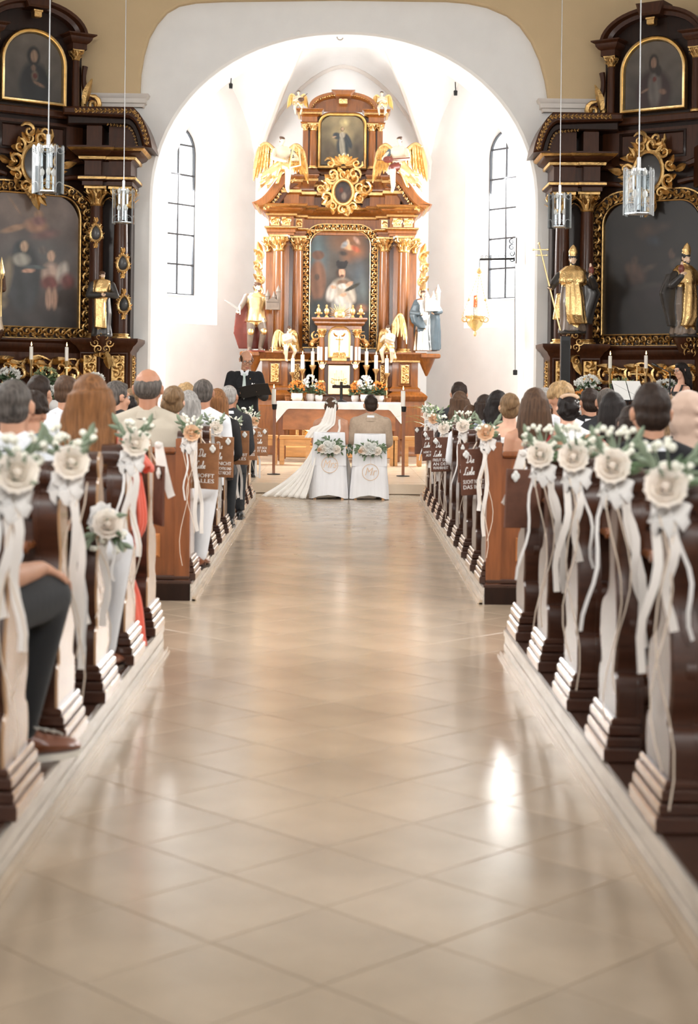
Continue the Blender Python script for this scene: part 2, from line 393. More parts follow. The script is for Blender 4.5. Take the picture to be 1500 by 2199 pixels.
def carve_path(mb, pts, un, wid, step=None, mi=0, seed=1):
    """acanthus running along a path: facing scrolls, leaves and beads"""
    rg = random.Random(seed); pts = [Vector(p) for p in pts]; un = Vector(un); step = step or wid * 1.0
    acc = 0.; k = 0
    for a, b in zip(pts[:-1], pts[1:]):
        L = (b - a).length
        if L < 1e-6: continue
        t = (b - a) / L; sd = un.cross(t)
        x = step - acc
        while x <= L:
            p = a + t * x; f = 1 if k % 2 else -1
            scroll(mb, p + sd * f * wid * .12, t, sd, un, wid * (.36 + .08 * rg.random()), flip=f, a0=f * (2.6 + rg.random() * .6), mi=mi, n=10, sides=4, r=.22)
            leafy(mb, p - t * step * .3, t * .8 + sd * (-f) * .9, un, wid * .62, wid * .16, mi, .4, 3)
            leafy(mb, p, t * .5 + sd * f * .9, un, wid * .5, wid * .14, mi, .5, 3)
            k += 1; x += step
        acc = L - (x - step)
def relief(mb, c, w, h, ux, uz, un, mi=0, seed=3):
    """upright panel of scrollwork"""
    c, ux, uz, un = Vector(c), Vector(ux), Vector(uz), Vector(un); st = w * .5; mb.prism([(-w / 2, -h / 2), (w / 2, -h / 2), (w / 2, h / 2), (-w / 2, h / 2)], c - un * .008, ux, uz, un, 0, .008, mi)
    n = max(1, int(h / st)); st = h / n
    for i in range(n):
        f = 1 if i % 2 else -1; z = -h / 2 + (i + .5) * st; p = c + uz * z
        scroll(mb, p + ux * f * w * .1, ux, uz, un, w * .40, flip=f, a0=-f * 1.2, mi=mi, n=11, sides=4, r=.24)
        leafy(mb, p - uz * st * .4, uz * .6 - ux * f, un, w * .5, w * .13, mi, .4, 3)
        leafy(mb, p + uz * st * .1, uz * .5 + ux * f, un, w * .42, w * .12, mi, .5, 3)
def capital(mb, c, r, h, mi=0, n=8):
    x, y, z = c; V = Vector
    mb.lathe([(r * 1.02, 0), (r * 1.12, .04 * h), (r * 1.02, .09 * h), (r, .1 * h), (r * 1.08, .5 * h), (r * 1.35, .86 * h)], c, 14, mi)
    for lv, (zz, L, q) in enumerate(((.1, .42, 1.0), (.36, .42, 1.06))):
        for k in range(n):
            a = 2 * PI * (k + lv * .5) / n; d = V((math.cos(a), math.sin(a), 0))
            leafy(mb, V(c) + d * r * q + V((0, 0, zz * h)), V((0, 0, 1)) + d * .15, d, L * h, r * .34, mi, .75, 4)
    for k in range(8):
        a = PI / 4 * k + PI / 8 * 0; d = V((math.cos(a), math.sin(a), 0)); tg = V((-d.y, d.x, 0)); big = k % 2
        p = V(c) + d * r * (1.62 if big else 1.3) + V((0, 0, .76 * h))
        scroll(mb, p, d, V((0, 0, 1)), tg, (.22 if big else .15) * h, flip=-1, a0=2.4, mi=mi, n=10, sides=4, r=.3)
    q = r * 1.75
    mb.prism([(-q, -q), (0, -q * .8), (q, -q), (q * .8, 0), (q, q), (0, q * .8), (-q, q), (-q * .8, 0)], (x, y, z + .88 * h), (1, 0, 0), (0, 1, 0), (0, 0, 1), 0, .12 * h, mi)
def column(par, x, y, z0, z1, r, wood, gold, capname='capital', caph=None, n=20, cl='gilded capital'):
    """shaft with swelling; gilded base and capital are its sub-parts"""
    h = z1 - z0; caph = caph or r * 2.7; bh = r * .75
    mb = MB(); mb.lathe([(r * 1.0, bh * .6), (r * 1.0, h * .33), (r * .97, h * .6), (r * .86, h - caph)], (x, y, z0), n)
    o = mb.build('column', wood, par)
    mb = MB(); mb.lathe([(r * 1.42, 0), (r * 1.46, bh * .22), (r * 1.4, bh * .38), (r * 1.12, bh * .48), (r * 1.1, bh * .6), (r * 1.24, bh * .74), (r * 1.2, bh * .9), (r * 1.0, bh)], (x, y, z0), n)
    mb.build('column_base', gold, o, label='gilded column base')
    mb = MB(); capital(mb, (x, y, z1 - caph), r * .88, caph); mb.build(capname, gold, o, label=cl)
    return o
# ---------------------------------------------------------------- continuous figures (deferred voxel union)
def _ico():
    bm = bmesh.new(); bmesh.ops.create_icosphere(bm, subdivisions=2, radius=1)
    v = [tuple(x.co) for x in bm.verts]; f = [tuple(x.index for x in p.verts) for p in bm.faces]; bm.free(); return np.array(v), f
ICO_V, ICO_F = _ico()
PENDING = []
def cap(p0, r0, p1, r1, mi=0): return ('c', Vector(p0), r0, Vector(p1), r1, mi)
def ell(c, r, mi=0, R=None): return ('e', Vector(c), r if hasattr(r, '__len__') else (r,) * 3, R, mi)
def loft(rings, mi=0, fold=None): return ('l', [(Vector(c), Vector(a), Vector(b)) for c, a, b in rings], mi, fold)
def _mesh(prims):
    V = []; Fc = []; n = 0
    def push(v, f):
        nonlocal n
        V.append(np.asarray(v, float)); Fc.extend([tuple(i + n for i in q) for q in f]); n += len(v)
    for p in prims:
        if p[0] == 'c':
            _, a, ra, b, rb, _m = p
            push(ICO_V * ra + np.array(a), ICO_F); push(ICO_V * rb + np.array(b), ICO_F)
            t = b - a
            if t.length > 1e-5:
                t.normalize(); u = t.orthogonal().normalized(); w = t.cross(u); k = 14
                ring = lambda c, r: [c + (u * math.cos(2 * PI * i / k) + w * math.sin(2 * PI * i / k)) * r for i in range(k)]
                push([tuple(x) for x in ring(a, ra) + ring(b, rb)], [(i, (i + 1) % k, k + (i + 1) % k, k + i) for i in range(k)] + [tuple(range(k))[::-1], tuple(range(k, 2 * k))])
        elif p[0] == 'e':
            v = ICO_V * np.array(p[2])
            if p[3] is not None: v = v @ np.array(p[3]).T
            push(v + np.array(p[1]), ICO_F)
        else:
            rs = p[1]; fo = p[3]; k = 28 if fo is None else max(28, fo[1] * 8); vs = []
            for i, (c, a, b) in enumerate(rs):
                s = i / (len(rs) - 1)
                for j in range(k):
                    th = 2 * PI * j / k; q = 1.
                    if fo: q += fo[0] * (s if len(fo) < 4 else 1) * math.sin(fo[1] * th + fo[2] + 1.3 * math.sin(3 * s + th))
                    vs.append(tuple(c + (a * math.cos(th) + b * math.sin(th)) * q))
            m = len(rs)
            push(vs, [(i * k + j, i * k + (j + 1) % k, (i + 1) * k + (j + 1) % k, (i + 1) * k + j) for i in range(m - 1) for j in range(k)] + [tuple(range(k))[::-1], tuple((m - 1) * k + j for j in range(k))])
    return np.concatenate(V), Fc
def _dist(p, X):
    if p[0] == 'c':
        a, b = np.array(p[1]), np.array(p[3]); d = b - a; L = d @ d
        t = np.clip(((X - a) @ d) / L, 0, 1) if L > 1e-10 else np.zeros(len(X))
        return np.linalg.norm(X - a - t[:, None] * d, axis=1) - (p[2] + (p[4] - p[2]) * t)
    if p[0] == 'e':
        Y = X - np.array(p[1])
        if p[3] is not None: Y = Y @ np.array(p[3])
        r = np.array(p[2]); k = np.linalg.norm(Y / r, axis=1)
        return (k - 1) * min(r) * 1.0
    best = np.full(len(X), 9.)
    rs = p[1]
    for (c0, a0, b0), (c1, a1, b1) in zip(rs[:-1], rs[1:]):
        c0, a0, b0, c1, a1, b1 = map(np.array, (c0, a0, b0, c1, a1, b1)); d = c1 - c0; L = max(d @ d, 1e-9)
        t0 = ((X - c0) @ d) / L; t = np.clip(t0, 0, 1)
        cc = c0 + t[:, None] * d; A = a0 + t[:, None] * (a1 - a0); B = b0 + t[:, None] * (b1 - b0); Y = X - cc
        la = np.linalg.norm(A, axis=1); lb = np.linalg.norm(B, axis=1)
        u = (Y * A).sum(1) / la ** 2; w = (Y * B).sum(1) / lb ** 2
        dd = (np.sqrt(u * u + w * w) - 1) * np.minimum(la, lb) + np.abs(t0 - t) * math.sqrt(L)
        best = np.minimum(best, dd)
    return best
def blob(name, prims, mats, parent=None, voxel=.012, smooth=3, world=True, disp=0, **tags):
    v, f = _mesh(prims); me = bpy.data.meshes.new(name); me.from_pydata(v.tolist(), [], f); me.update()
    o = link(name, me, parent, world, **tags)
    r = o.modifiers.new('r', 'REMESH'); r.mode = 'VOXEL'; r.voxel_size = voxel; r.use_smooth_shade = True
    if smooth:
        sm = o.modifiers.new('s', 'SMOOTH'); sm.factor = .5; sm.iterations = smooth
    PENDING.append((o, prims, mats)); return o
def finish_blobs():
    dg = bpy.context.evaluated_depsgraph_get(); dg.update(); res = []
    for o, prims, mats in PENDING:
        res.append(bpy.data.meshes.new_from_object(o.evaluated_get(dg)))
    users = {}
    for x in bpy.data.objects:
        if x.type == 'MESH': users.setdefault(x.data.name, []).append(x)
    for (o, prims, mats), me in zip(PENDING, res):
        if not isinstance(mats, (list, tuple)): mats = [mats]
        me.materials.clear()
        for m in mats: me.materials.append(M[m])
        n = len(me.polygons)
        if len(mats) > 1 and n:
            X = np.empty(n * 3); me.polygons.foreach_get('center', X); X = X.reshape(-1, 3)
            best = np.full(n, 1e9); idx = np.zeros(n, int)
            for p in prims:
                mi = p[5] if p[0] == 'c' else p[4] if p[0] == 'e' else p[2]
                d = _dist(p, X); k = d < best; best[k] = d[k]; idx[k] = mi
            me.polygons.foreach_set('material_index', idx.astype(np.int32))
        else: me.polygons.foreach_set('material_index', np.zeros(n, np.int32))
        me.polygons.foreach_set('use_smooth', np.ones(n, bool))
        old = o.data
        for x in users.get(old.name, [o]):
            x.modifiers.clear(); x.data = me
        me.name = old.name; bpy.data.meshes.remove(old)
# ---------------------------------------------------------------- anatomy
class Fr:
    """head frame: centre, right, forward, up"""
    def __init__(s, c, yaw=0., pitch=0., roll=0., k=1.):
        s.c = Vector(c); R = Matrix.Rotation(yaw, 3, 'Z') @ Matrix.Rotation(-pitch, 3, 'X') @ Matrix.Rotation(roll, 3, 'Y')
        s.R = R; s.r = R @ Vector((1, 0, 0)); s.f = R @ Vector((0, 1, 0)); s.u = R @ Vector((0, 0, 1)); s.k = k
    def p(s, r, f, u): return s.c + (s.r * r + s.f * f + s.u * u) * s.k
    def e(s, r, f, u, a, b, c, mi=0): return ell(s.p(r, f, u), (a * s.k, b * s.k, c * s.k), mi, s.R)
def head_prims(h, mi=0, beard=None):
    k = h.k; P = [h.e(0, -.012, .030, .074, .094, .086, mi), h.e(0, .026, -.035, .058, .066, .078, mi),
         cap(h.p(-.028, .045, -.088), .024 * k, h.p(.028, .045, -.088), .024 * k, mi), cap(h.p(0, .062, -.102), .020 * k, h.p(0, .06, -.09), .022 * k, mi),
         cap(h.p(0, .086, .018), .010 * k, h.p(0, .110, -.026), .014 * k, mi), cap(h.p(-.012, .098, -.03), .009 * k, h.p(.012, .098, -.03), .009 * k, mi),
         cap(h.p(-.04, .076, .030), .012 * k, h.p(.04, .076, .030), .012 * k, mi), h.e(-.04, .064, -.025, .024, .026, .024, mi), h.e(.04, .064, -.025, .024, .026, .024, mi),
         cap(h.p(-.016, .088, -.058), .007 * k, h.p(.016, .088, -.058), .007 * k, mi), cap(h.p(-.014, .085, -.071), .008 * k, h.p(.014, .085, -.071), .008 * k, mi)]
    for s in (-1, 1):
        P += [h.e(s * .077, -.008, -.002, .010, .020, .031, mi), h.e(s * .082, -.014, .010, .008, .014, .018, mi)]
    return P
def hand_prims(w, d, n, k=1., curl=.5, side=1, mi=0, spread=1.):
    """palm from the wrist along d, palm facing n; four fingers bending toward n and a thumb from the side of the palm"""
    w, d, n = Vector(w), Vector(d).normalized(), Vector(n); n = (n - d * n.dot(d)).normalized(); s = d.cross(n) * side
    P = [cap(w, .026 * k, w + d * .03 * k, .027 * k, mi)]
    for j in range(4):
        o = (j - 1.5) * .019 * k; b = w + d * .082 * k + s * o; P.append(cap(w + d * .025 * k + s * o * .7, .016 * k, b, .0125 * k, mi))
        L = (.040, .046, .044, .034)[j] * k; dd = d + s * (j - 1.5) * .06 * spread
        a1 = curl * .6; d1 = (dd * math.cos(a1) + n * math.sin(a1)).normalized(); m = b + d1 * L
        a2 = curl * 1.7; d2 = (dd * math.cos(a2) + n * math.sin(a2)).normalized(); e = m + d2 * L * .85
        P += [cap(b, .0105 * k, m, .0095 * k, mi), cap(m, .0095 * k, e, .008 * k, mi)]
    t0 = w + d * .028 * k - s * .024 * k; t1 = t0 + (d * .6 - s * .75 + n * .25).normalized() * .04 * k; t2 = t1 + (d * .9 - s * .2 + n * .3 * (1 + curl)).normalized() * .036 * k
    P += [cap(t0, .015 * k, t1, .012 * k, mi), cap(t1, .012 * k, t2, .0095 * k, mi)]
    return P
def face_bits(h, par, vox=None, glasses=False, mouth=True):
    mb = MB()
    for s in (-1, 1): mb.ell(h.p(s * .031, .079, .007), .0125 * h.k, 0, 10, 6)
    o = mb.build('eyes', 'eye', par)
    mb = MB()
    for s in (-1, 1): mb.ell(h.p(s * .031, .0875, .006), .0065 * h.k, 0, 8, 5)
    mb.build('irises', 'iris', o)
    if glasses:
        mb = MB()
        for s in (-1, 1):
            mb.tube([h.p(s * .034 + .026 * math.cos(a), .108, .004 + .019 * math.sin(a)) for a in [i * PI / 8 for i in range(17)]], .0022 * h.k, 5)
            mb.tube([h.p(s * .060, .106, .010), h.p(s * .084, .05, .012), h.p(s * .086, -.01, .010)], .0022 * h.k, 5)
        mb.tube([h.p(-.008, .110, .006), h.p(.008, .110, .006)], .0022 * h.k, 5)
        mb.build('glasses', 'black', par)
def hair(h, kind, col, par, vox=.009, rnd=random, length=.3, back=None):
    """hair of the given cut as its own mesh"""
    k = h.k; P = []; R = h
    if kind == 'short':
        P = [h.e(0, -.016, .040, .081, .097, .086), h.e(0, -.045, -.01, .073, .062, .062), h.e(0, .045, .085, .056, .04, .034)]
        for i in range(26):
            a = rnd.uniform(0, 2 * PI); q = rnd.uniform(.2, 1); P.append(h.e(.062 * q * math.cos(a), -.012 + .075 * q * math.sin(a), .045 + .078 * math.sqrt(max(0, 1 - q * q * .9)), .018, .022, .012))
    elif kind == 'buzz':
        P = [h.e(0, -.016, .036, .077, .094, .086), h.e(0, -.042, -.012, .072, .062, .058)]
    elif kind == 'bald':
        P = [h.e(0, -.040, .010, .0785, .073, .070), h.e(-.048, -.01, .022, .032, .06, .05), h.e(.048, -.01, .022, .032, .06, .05)]
    elif kind == 'thin':
        P = [h.e(0, -.026, .030, .0795, .086, .084), h.e(0, -.045, -.012, .073, .062, .058)]
    elif kind == 'curly':
        P = [h.e(0, -.012, .045, .078, .094, .086)]
        for i in range(90):
            z = rnd.uniform(-.25, 1); a = rnd.uniform(0, 2 * PI); q = math.sqrt(1 - z * z)
            if q * math.sin(a) > .5 and z < .55: continue
            P.append(h.e(.084 * q * math.cos(a), -.012 + .1 * q * math.sin(a), .04 + .092 * z, .019, .019, .019))
    else:
        P = [h.e(0, -.016, .038, .082, .100, .090), h.e(0, -.055, -.01, .078, .060, .075), h.e(0, .035, .082, .06, .05, .04)]
        if kind in ('long', 'wavy', 'half'):
            L = length; wv = .018 if kind == 'wavy' else .006
            rs = []
            for i in range(7):
                t = i / 6; wd = (.086, .102, .110, .112, .108, .096, .066)[i] * (1.1 if kind == 'half' else 1); dp = (.07, .06, .05, .045, .04, .034, .02)[i]
                rs.append((h.c + (h.r * wv * math.sin(i * 2.1) - h.f * (.062 + .035 * t) + Vector((0, 0, -1)) * (L * t - .045 * (1 - t))) * k, h.r * wd * k, h.f * dp * k))
            P.append(loft(rs, 0, (.035, 11, rnd.random() * 6, 1)))
            for i in range(16):
                a = rnd.uniform(-1, 1); pts = []
                x = a * .095; wob = rnd.uniform(0, 6); r0 = rnd.uniform(.010, .017)
                q0 = h.c + (h.r * x * .85 - h.f * (.075 + .03 * (1 - abs(a)) - .0) + h.u * .02) * k
                for j in range(1, 6):
                    t = j / 5; q1 = h.c + (h.r * (x * (1 + .15 * math.sin(PI * t)) + (.020 if kind == 'wavy' else .008) * math.sin(wob + t * 7)) - h.f * (.085 + .045 * t + .02 * (1 - abs(a))) + Vector((0, 0, -1)) * (L * t * (1.0 + .06 * math.sin(wob)))) * k
                    P.append(cap(q0, r0 * k, q1, r0 * k * (1 - .08 * j))); q0 = q1
            for s in (-1, 1):
                P.append(cap(h.p(s * .072, .015, .03), .024 * k, h.p(s * .082, -.01, -.10), .022 * k)); P.append(cap(h.p(s * .082, -.01, -.10), .022 * k, h.p(s * .088, -.03, -.10 - .4 * L), .018 * k))
        if kind == 'bob':
            L = length
            P.append(loft([(h.c + (h.f * (-.02) + h.u * (.05 - (L + .05) * t)) * k, h.r * w * k, h.f * d * k) for t, w, d in ((0, .086, .095), (.25, .104, .104), (.5, .116, .104), (.8, .122, .098), (1, .116, .088))], 0, (.02, 13, 1, 1)))
        if kind in ('updo', 'bun'):
            b = h.p(0, -.105, .01 if kind == 'updo' else .05); P.append(ell(b, .052 * k))
            for i in range(26):
                a = rnd.uniform(0, 2 * PI); q = rnd.uniform(.5, 1); P.append(ell(b + (h.r * .055 * q * math.cos(a) + h.u * .05 * q * math.sin(a) - h.f * .03 * rnd.uniform(.2, 1)) * k, .017 * k))
            for s in (-1, 1): P.append(cap(h.p(s * .078, .01, .0), .012 * k, h.p(s * .062, -.07, -.03), .016 * k))
    return blob('hair', P, col, par, vox * k, 1 if kind in ('curly', 'updo', 'bun') else 2)
def seated(name_label, px, py, Y, zp, top='shirt', topc='shirt', skin='skin', hk='short', hc='h_brown', legc='trouser', female=False, yaw=0., pitch=0., roll=0., hl=.3, sleeve='long', collar=None,
           vox=None, group='wedding guests seated in the pews', shoulders=1., legs=True, lean=0., hands=False, extra=None, shoe='blackleather', dx=0., zseat=.44, hs=1.11):
    """a guest seated facing the altar; (px, py) is the top of the hair"""
    if group: Y = min([10.97] + [11.73 + .92 * q for q in range(9)] + [8.33, 7.46, 6.59, 5.73, 4.86], key=lambda q: abs(q - Y))
    T = at(px, py, Y); zs = zp + zseat + .012; k = (T.z - .012 - zs) / .895; sc = FPX / Y
    kb = min(1.12, max(.62, k)); X = T.x
    if vox is None: vox = max(.0085, min(.016, 3.3 / sc))
    zs = T.z - .012 - .895 * kb if not .62 <= k <= 1.12 else zs
    base = Vector((X, Y, zp)); root = thing('person', name_label, 'person', base, 0, group)
    w = (.172 if female else .195) * kb * shoulders
    pel = Vector((X + dx, Y, zs + .09 * kb)); sh = Vector((X + dx * .3, Y + lean, zs + .56 * kb)); nb = Vector((X + dx * .1, Y + lean + .005, zs + .615 * kb))
    h = Fr(Vector((X, Y + lean + .025, zs + .765 * kb)), yaw, pitch, roll, kb * hs)
    r = Vector((1, 0, 0)); f = Vector((0, 1, 0)); u = Vector((0, 0, 1))
    waist = (.125 if female else .15) * kb
    tors = lambda g, mi=0: [loft([(pel - u * .08 * kb, r * (.17 * kb + g), f * (.12 * kb + g)), (pel + u * .04 * kb, r * (.165 * kb + g), f * (.115 * kb + g)), (pel + (sh - pel) * .38, r * (waist + g), f * (.10 * kb + g)), (pel + (sh - pel) * .72, r * (w * .86 + g), f * (.115 * kb + g)), (pel + (sh - pel) * .92, r * (w * .90 + g), f * (.095 * kb + g)), (sh + u * .015 * kb, r * (w * .62 + g), f * (.07 * kb + g))], mi)]
    S_ = [sh + r * s * w * .93 - u * .02 * kb for s in (-1, 1)]
    E_ = [sh + r * s * (w + .025 * kb) - u * .29 * kb + f * .05 * kb for s in (-1, 1)]
    W_ = [pel + r * s * .11 * kb + f * .30 * kb + u * .08 * kb for s in (-1, 1)]
    arms = lambda g, upto=1., mi=0: [q for i in (0, 1) for q in ([cap(S_[i], .052 * kb + g, S_[i].lerp(E_[i], min(1, upto * 2)), .043 * kb + g, mi)] + ([cap(E_[i], .043 * kb + g, E_[i].lerp(W_[i], upto * 2 - 1), .031 * kb + g, mi)] if upto > .5 else []))]
    trap = lambda g, mi=0: [cap(nb + u * .01, .05 * kb + g, S_[i] + u * .005, .042 * kb + g, mi) for i in (0, 1)]
    body = tors(0) + arms(0) + trap(0) + [cap(h.p(0, -.022, -.05), .054 * kb, nb - u * .02, .057 * kb)] + head_prims(h)
    for i, s in ((0, -1), (1, 1)):
        body += hand_prims(W_[i], (f * .9 - u * .25 - r * s * .25), -u, kb, .5, s) if hands else [cap(W_[i], .03 * kb, W_[i] + f * .1 * kb - u * .02, .026 * kb)]
    bo = blob('body', body, skin, root, vox)
    g = .012 * kb
    if top in ('shirt', 'suit', 'blouse'):
        gg = g if top != 'suit' else g * 1.9
        up = {'long': .97, 'short': .42, 'none': 0.}[sleeve]
        P = tors(gg) + trap(gg * .8)
        P += arms(gg * 1.25, up) if up else [ell(S_[i], .056 * kb) for i in (0, 1)]
        if top == 'suit': P += [cap(S_[i], .066 * kb, S_[i] - u * .04, .064 * kb) for i in (0, 1)]
        blob({'shirt': 'shirt', 'suit': 'jacket', 'blouse': 'blouse'}[top], P, topc, root, vox * 1.15)
        if collar or top == 'shirt':
            mb = MB(); n = 20
            cz = nb.z + .002 * kb
            ring = lambda z, q: [(nb.x + q * math.cos(2 * PI * i / n) * kb, nb.y - .012 + q * 1.0 * math.sin(2 * PI * i / n) * kb, z) for i in range(n)]
            mb.rings([ring(cz - .035 * kb, .084), ring(cz + .018 * kb, .068), ring(cz + .020 * kb, .063), ring(cz - .02 * kb, .06)], 0, False)
            mb.build('collar', collar or topc, root)
            if top == 'suit':
                mb = MB(); mb.rings([ring(cz - .06 * kb, .108), ring(cz - .008 * kb, .082), ring(cz - .012 * kb, .072), ring(cz - .05 * kb, .075)], 0, False); mb.build('jacket_collar', topc, root)
    elif top in ('strap', 'dress', 'lowback', 'sash'):
        gg = g * .8; q = {'strap': .70, 'dress': .93, 'lowback': .52, 'sash': .6}[top]
        rs = tors(gg)[0][1]; cut = []
        pts = [(0, 0), (.15, 1), (.38, 2), (.72, 3), (.92, 4)]
        def ringat(t):
            ts = [-.15, .08, .38, .72, .92, 1.03]
            for i in range(5):
                if t <= ts[i + 1]:
                    a = (t - ts[i]) / (ts[i + 1] - ts[i]); return tuple(x.lerp(y, a) for x, y in zip(rs[i], rs[i + 1]))
        P = [loft([ringat(t) for t in (-.15, .08, .3, q * .75, q)], 0, None)]
        blob('dress', P, topc, root, vox * 1.1)
        mb = MB()
        def back(t, xo):  # a strap following the back from height q over the shoulder to the chest
            c, a, b = ringat(max(q - .03, min(1.02, t))); la = a.length; x = max(-.98, min(.98, xo / la)); return c + r * xo - f * b.length * math.sqrt(1 - x * x) * 1.04
        if top == 'sash':
            pts = [back(.40, .6 * w), back(.52, .42 * w), back(.66, .15 * w), back(.8, -.12 * w), back(.92, -.38 * w) + u * .01]
            pts = [back(.36, -.78 * w), back(.5, -.45 * w), back(.64, -.1 * w), back(.78, .2 * w), back(.9, .42 * w), S_[1] - r * .06 * kb + u * .062 * kb, S_[1] - r * .055 * kb + f * .09 * kb + u * .02]
            mb.ribbon(smoothpts(pts, 4), .085 * kb, .006, 0, (.75, 0, .65)); mb.build('sash', topc, root)
        elif top != 'dress':
            for s in (-1, 1):
                i = 0 if s < 0 else 1
                pts = [back(q - .02, s * w * .5), back(.82, s * w * .58), back(.95, s * w * .55), sh + r * s * w * .55 + u * .05 * kb, sh + r * s * w * .5 + f * .1 * kb]
                mb.ribbon(smoothpts(pts, 4), (.03 if top == 'strap' else .07) * kb, .005, 0, (1, 0, 0))
            mb.build('straps', topc, root)
    if hk == 'scarf':
        P = [h.e(0, -.012, .035, .094, .112, .10), h.e(0, -.04, -.05, .09, .085, .09), loft([(h.p(0, -.02, -.03), r * .09 * kb, f * .1 * kb), (nb + u * .03, r * .10 * kb, f * .1 * kb), (sh - u * .0, r * .17 * kb, f * .13 * kb), (sh - u * .07 * kb, r * .19 * kb, f * .14 * kb)], 0, (.05, 7, .5, 1))]
        P += [cap(h.p(-.06, -.085, .07 - .05 * i), .014 * kb, h.p(.075, -.08, .02 - .06 * i), .018 * kb) for i in range(4)]
        blob('headscarf', P, hc, root, vox)
    elif hk: hair(h, hk, hc, root, min(.010, vox), random.Random(int(px * 7 + py)), hl)
    hip = [pel + r * s * .09 * kb - u * .01 for s in (-1, 1)]; kn = [pel + r * s * .12 * kb + f * .44 * kb + u * .0 for s in (-1, 1)]; an = [Vector((k_.x, k_.y - .13, zp + .09)) for k_ in kn]
    if legs:
        P = []
        for i in (0, 1): P += [cap(hip[i], .088 * kb, kn[i], .062 * kb), cap(kn[i], .064 * kb, an[i] + u * .02, .047 * kb)]
        if legc:
            blob('skirt' if female and legc == topc else 'trousers', P + [cap(hip[0], .09 * kb, hip[1], .09 * kb)], legc, root, max(.015, vox * 1.3))
        for i in (0, 1): shoe_mesh(an[i] + Vector((0, 0, -.09)), f, shoe, root, kb)
    if extra: extra(root, dict(h=h, pel=pel, sh=sh, nb=nb, S=S_, E=E_, W=W_, kn=kn, an=an, kb=kb, w=w, vox=vox, r=r, f=f, u=u))
    return root
def shoe_mesh(a, f, m, par, k=1., sole='blackleather'):
    a = Vector(a); f = Vector(f).normalized(); r = f.cross(Vector((0, 0, 1))); u = Vector((0, 0, 1)); mb = MB()
    rs = []
    for y, w, hh in ((-.07, .02, .05), (-.06, .033, .075), (-.02, .037, .095), (.03, .038, .085), (.08, .042, .062), (.13, .045, .050), (.17, .038, .040), (.195, .018, .026)):
        c = a + f * y * k; rs.append([c + (r * w * math.cos(t) * (1 if math.sin(t) < .2 else .9) + u * (.016 + hh * .5 + (hh * .5) * math.sin(t))) * k for t in [2 * PI * i / 12 for i in range(12)]])
    mb.rings(rs); o = mb.build('shoe', m, par)
    mb = MB(); pl = [(-.075, -.028), (-.03, -.038), (.04, -.037), (.12, -.047), (.18, -.036), (.205, 0), (.18, .036), (.12, .047), (.04, .037), (-.03, .038), (-.075, .028)]
    mb.prism([(x * k, y * k) for x, y in pl], a, f, r, u, 0, .018 * k); mb.build('sole', sole, o)
    return o
# ================================================================ the setting
def struct(mb, name, mats, parent=None, smooth=True, **k):
    o = mb.build(name, mats, parent, smooth, **k)
    if parent is None: o['kind'] = 'structure'
    return o
mb = MB(); mb.box(-5.9, 5.9, -3, 21.8, -.25, -.006); FLOOR = struct(mb, 'floor', 'joint')
# diagonal tiles: nearest 300 as parts, the rest joined
Dg = .57; h2 = Dg / 2 - .0022
def tilemesh(mb, x, y, q, hh=.006):
    o = [(q, 0), (0, q), (-q, 0), (0, -q)]
    mb.rings([[(x + a, y + b, -hh) for a, b in o], [(x + a, y + b, -.0015) for a, b in o], [(x + a * (1 - .0025 / q), y + b * (1 - .0025 / q), 0) for a, b in o]], 0)
cells = []
for j in range(-10, 70):
    for i in range(-22, 23):
        x = -.028 + i * Dg / 2; y = 4.61 + j * Dg / 2
        if (i + j) % 2: continue
        if y < 1.6 or y > 21.6: continue
        if abs(x) < 1.28 or (8.3 < y < 10.9 and abs(x) < 5.4): cells.append((x, y))
cells.sort(key=lambda c: c[1] + 2.2 * max(0, abs(c[0]) - 1.1))
mb = MB(); tilemesh(mb, 0, 0, h2); t0 = mb.build('tile', 'stone', FLOOR, False); t0.location = (*cells[0], 0)
for c in cells[1:300]:
    o = t0.copy(); C.objects.link(o); o.location = (*c, 0)
mb = MB()
for c in cells[300:]: tilemesh(mb, *c, h2)
o = mb.build('far_tiles', 'stone', FLOOR, False); o['kind'] = 'stuff'
# chancel floor, one step up
mb = MB(); mb.box(-5.9, 5.9, 21.82, 34.2, -.2, .134); mb.box(-5.9, 5.9, 21.80, 21.9, 0, .10); F2 = struct(mb, 'floor', 'joint')
mb = MB(); mb.box(-.3, .3, -.3, .3, 0, .006); t0 = None
for j in range(10):
    for i in range(-5, 5):
        loc = (.302 + i * .604, 22.12 + j * .604, .134)
        if t0 is None: t0 = mb.build('tile', 'stone2', F2, False); t0.location = loc
        else: o = t0.copy(); C.objects.link(o); o.location = loc
mb = MB(); mb.box(-.6, .6, 0, .06, 0, .14, ch=.006); t0 = None
for i in range(-4, 4):
    if t0 is None: t0 = mb.build('step_stone', 'stone2', F2); t0.location = (.605 + i * 1.21, 21.77, 0)
    else: o = t0.copy(); C.objects.link(o); o.location = (.605 + i * 1.21, 21.77, 0)
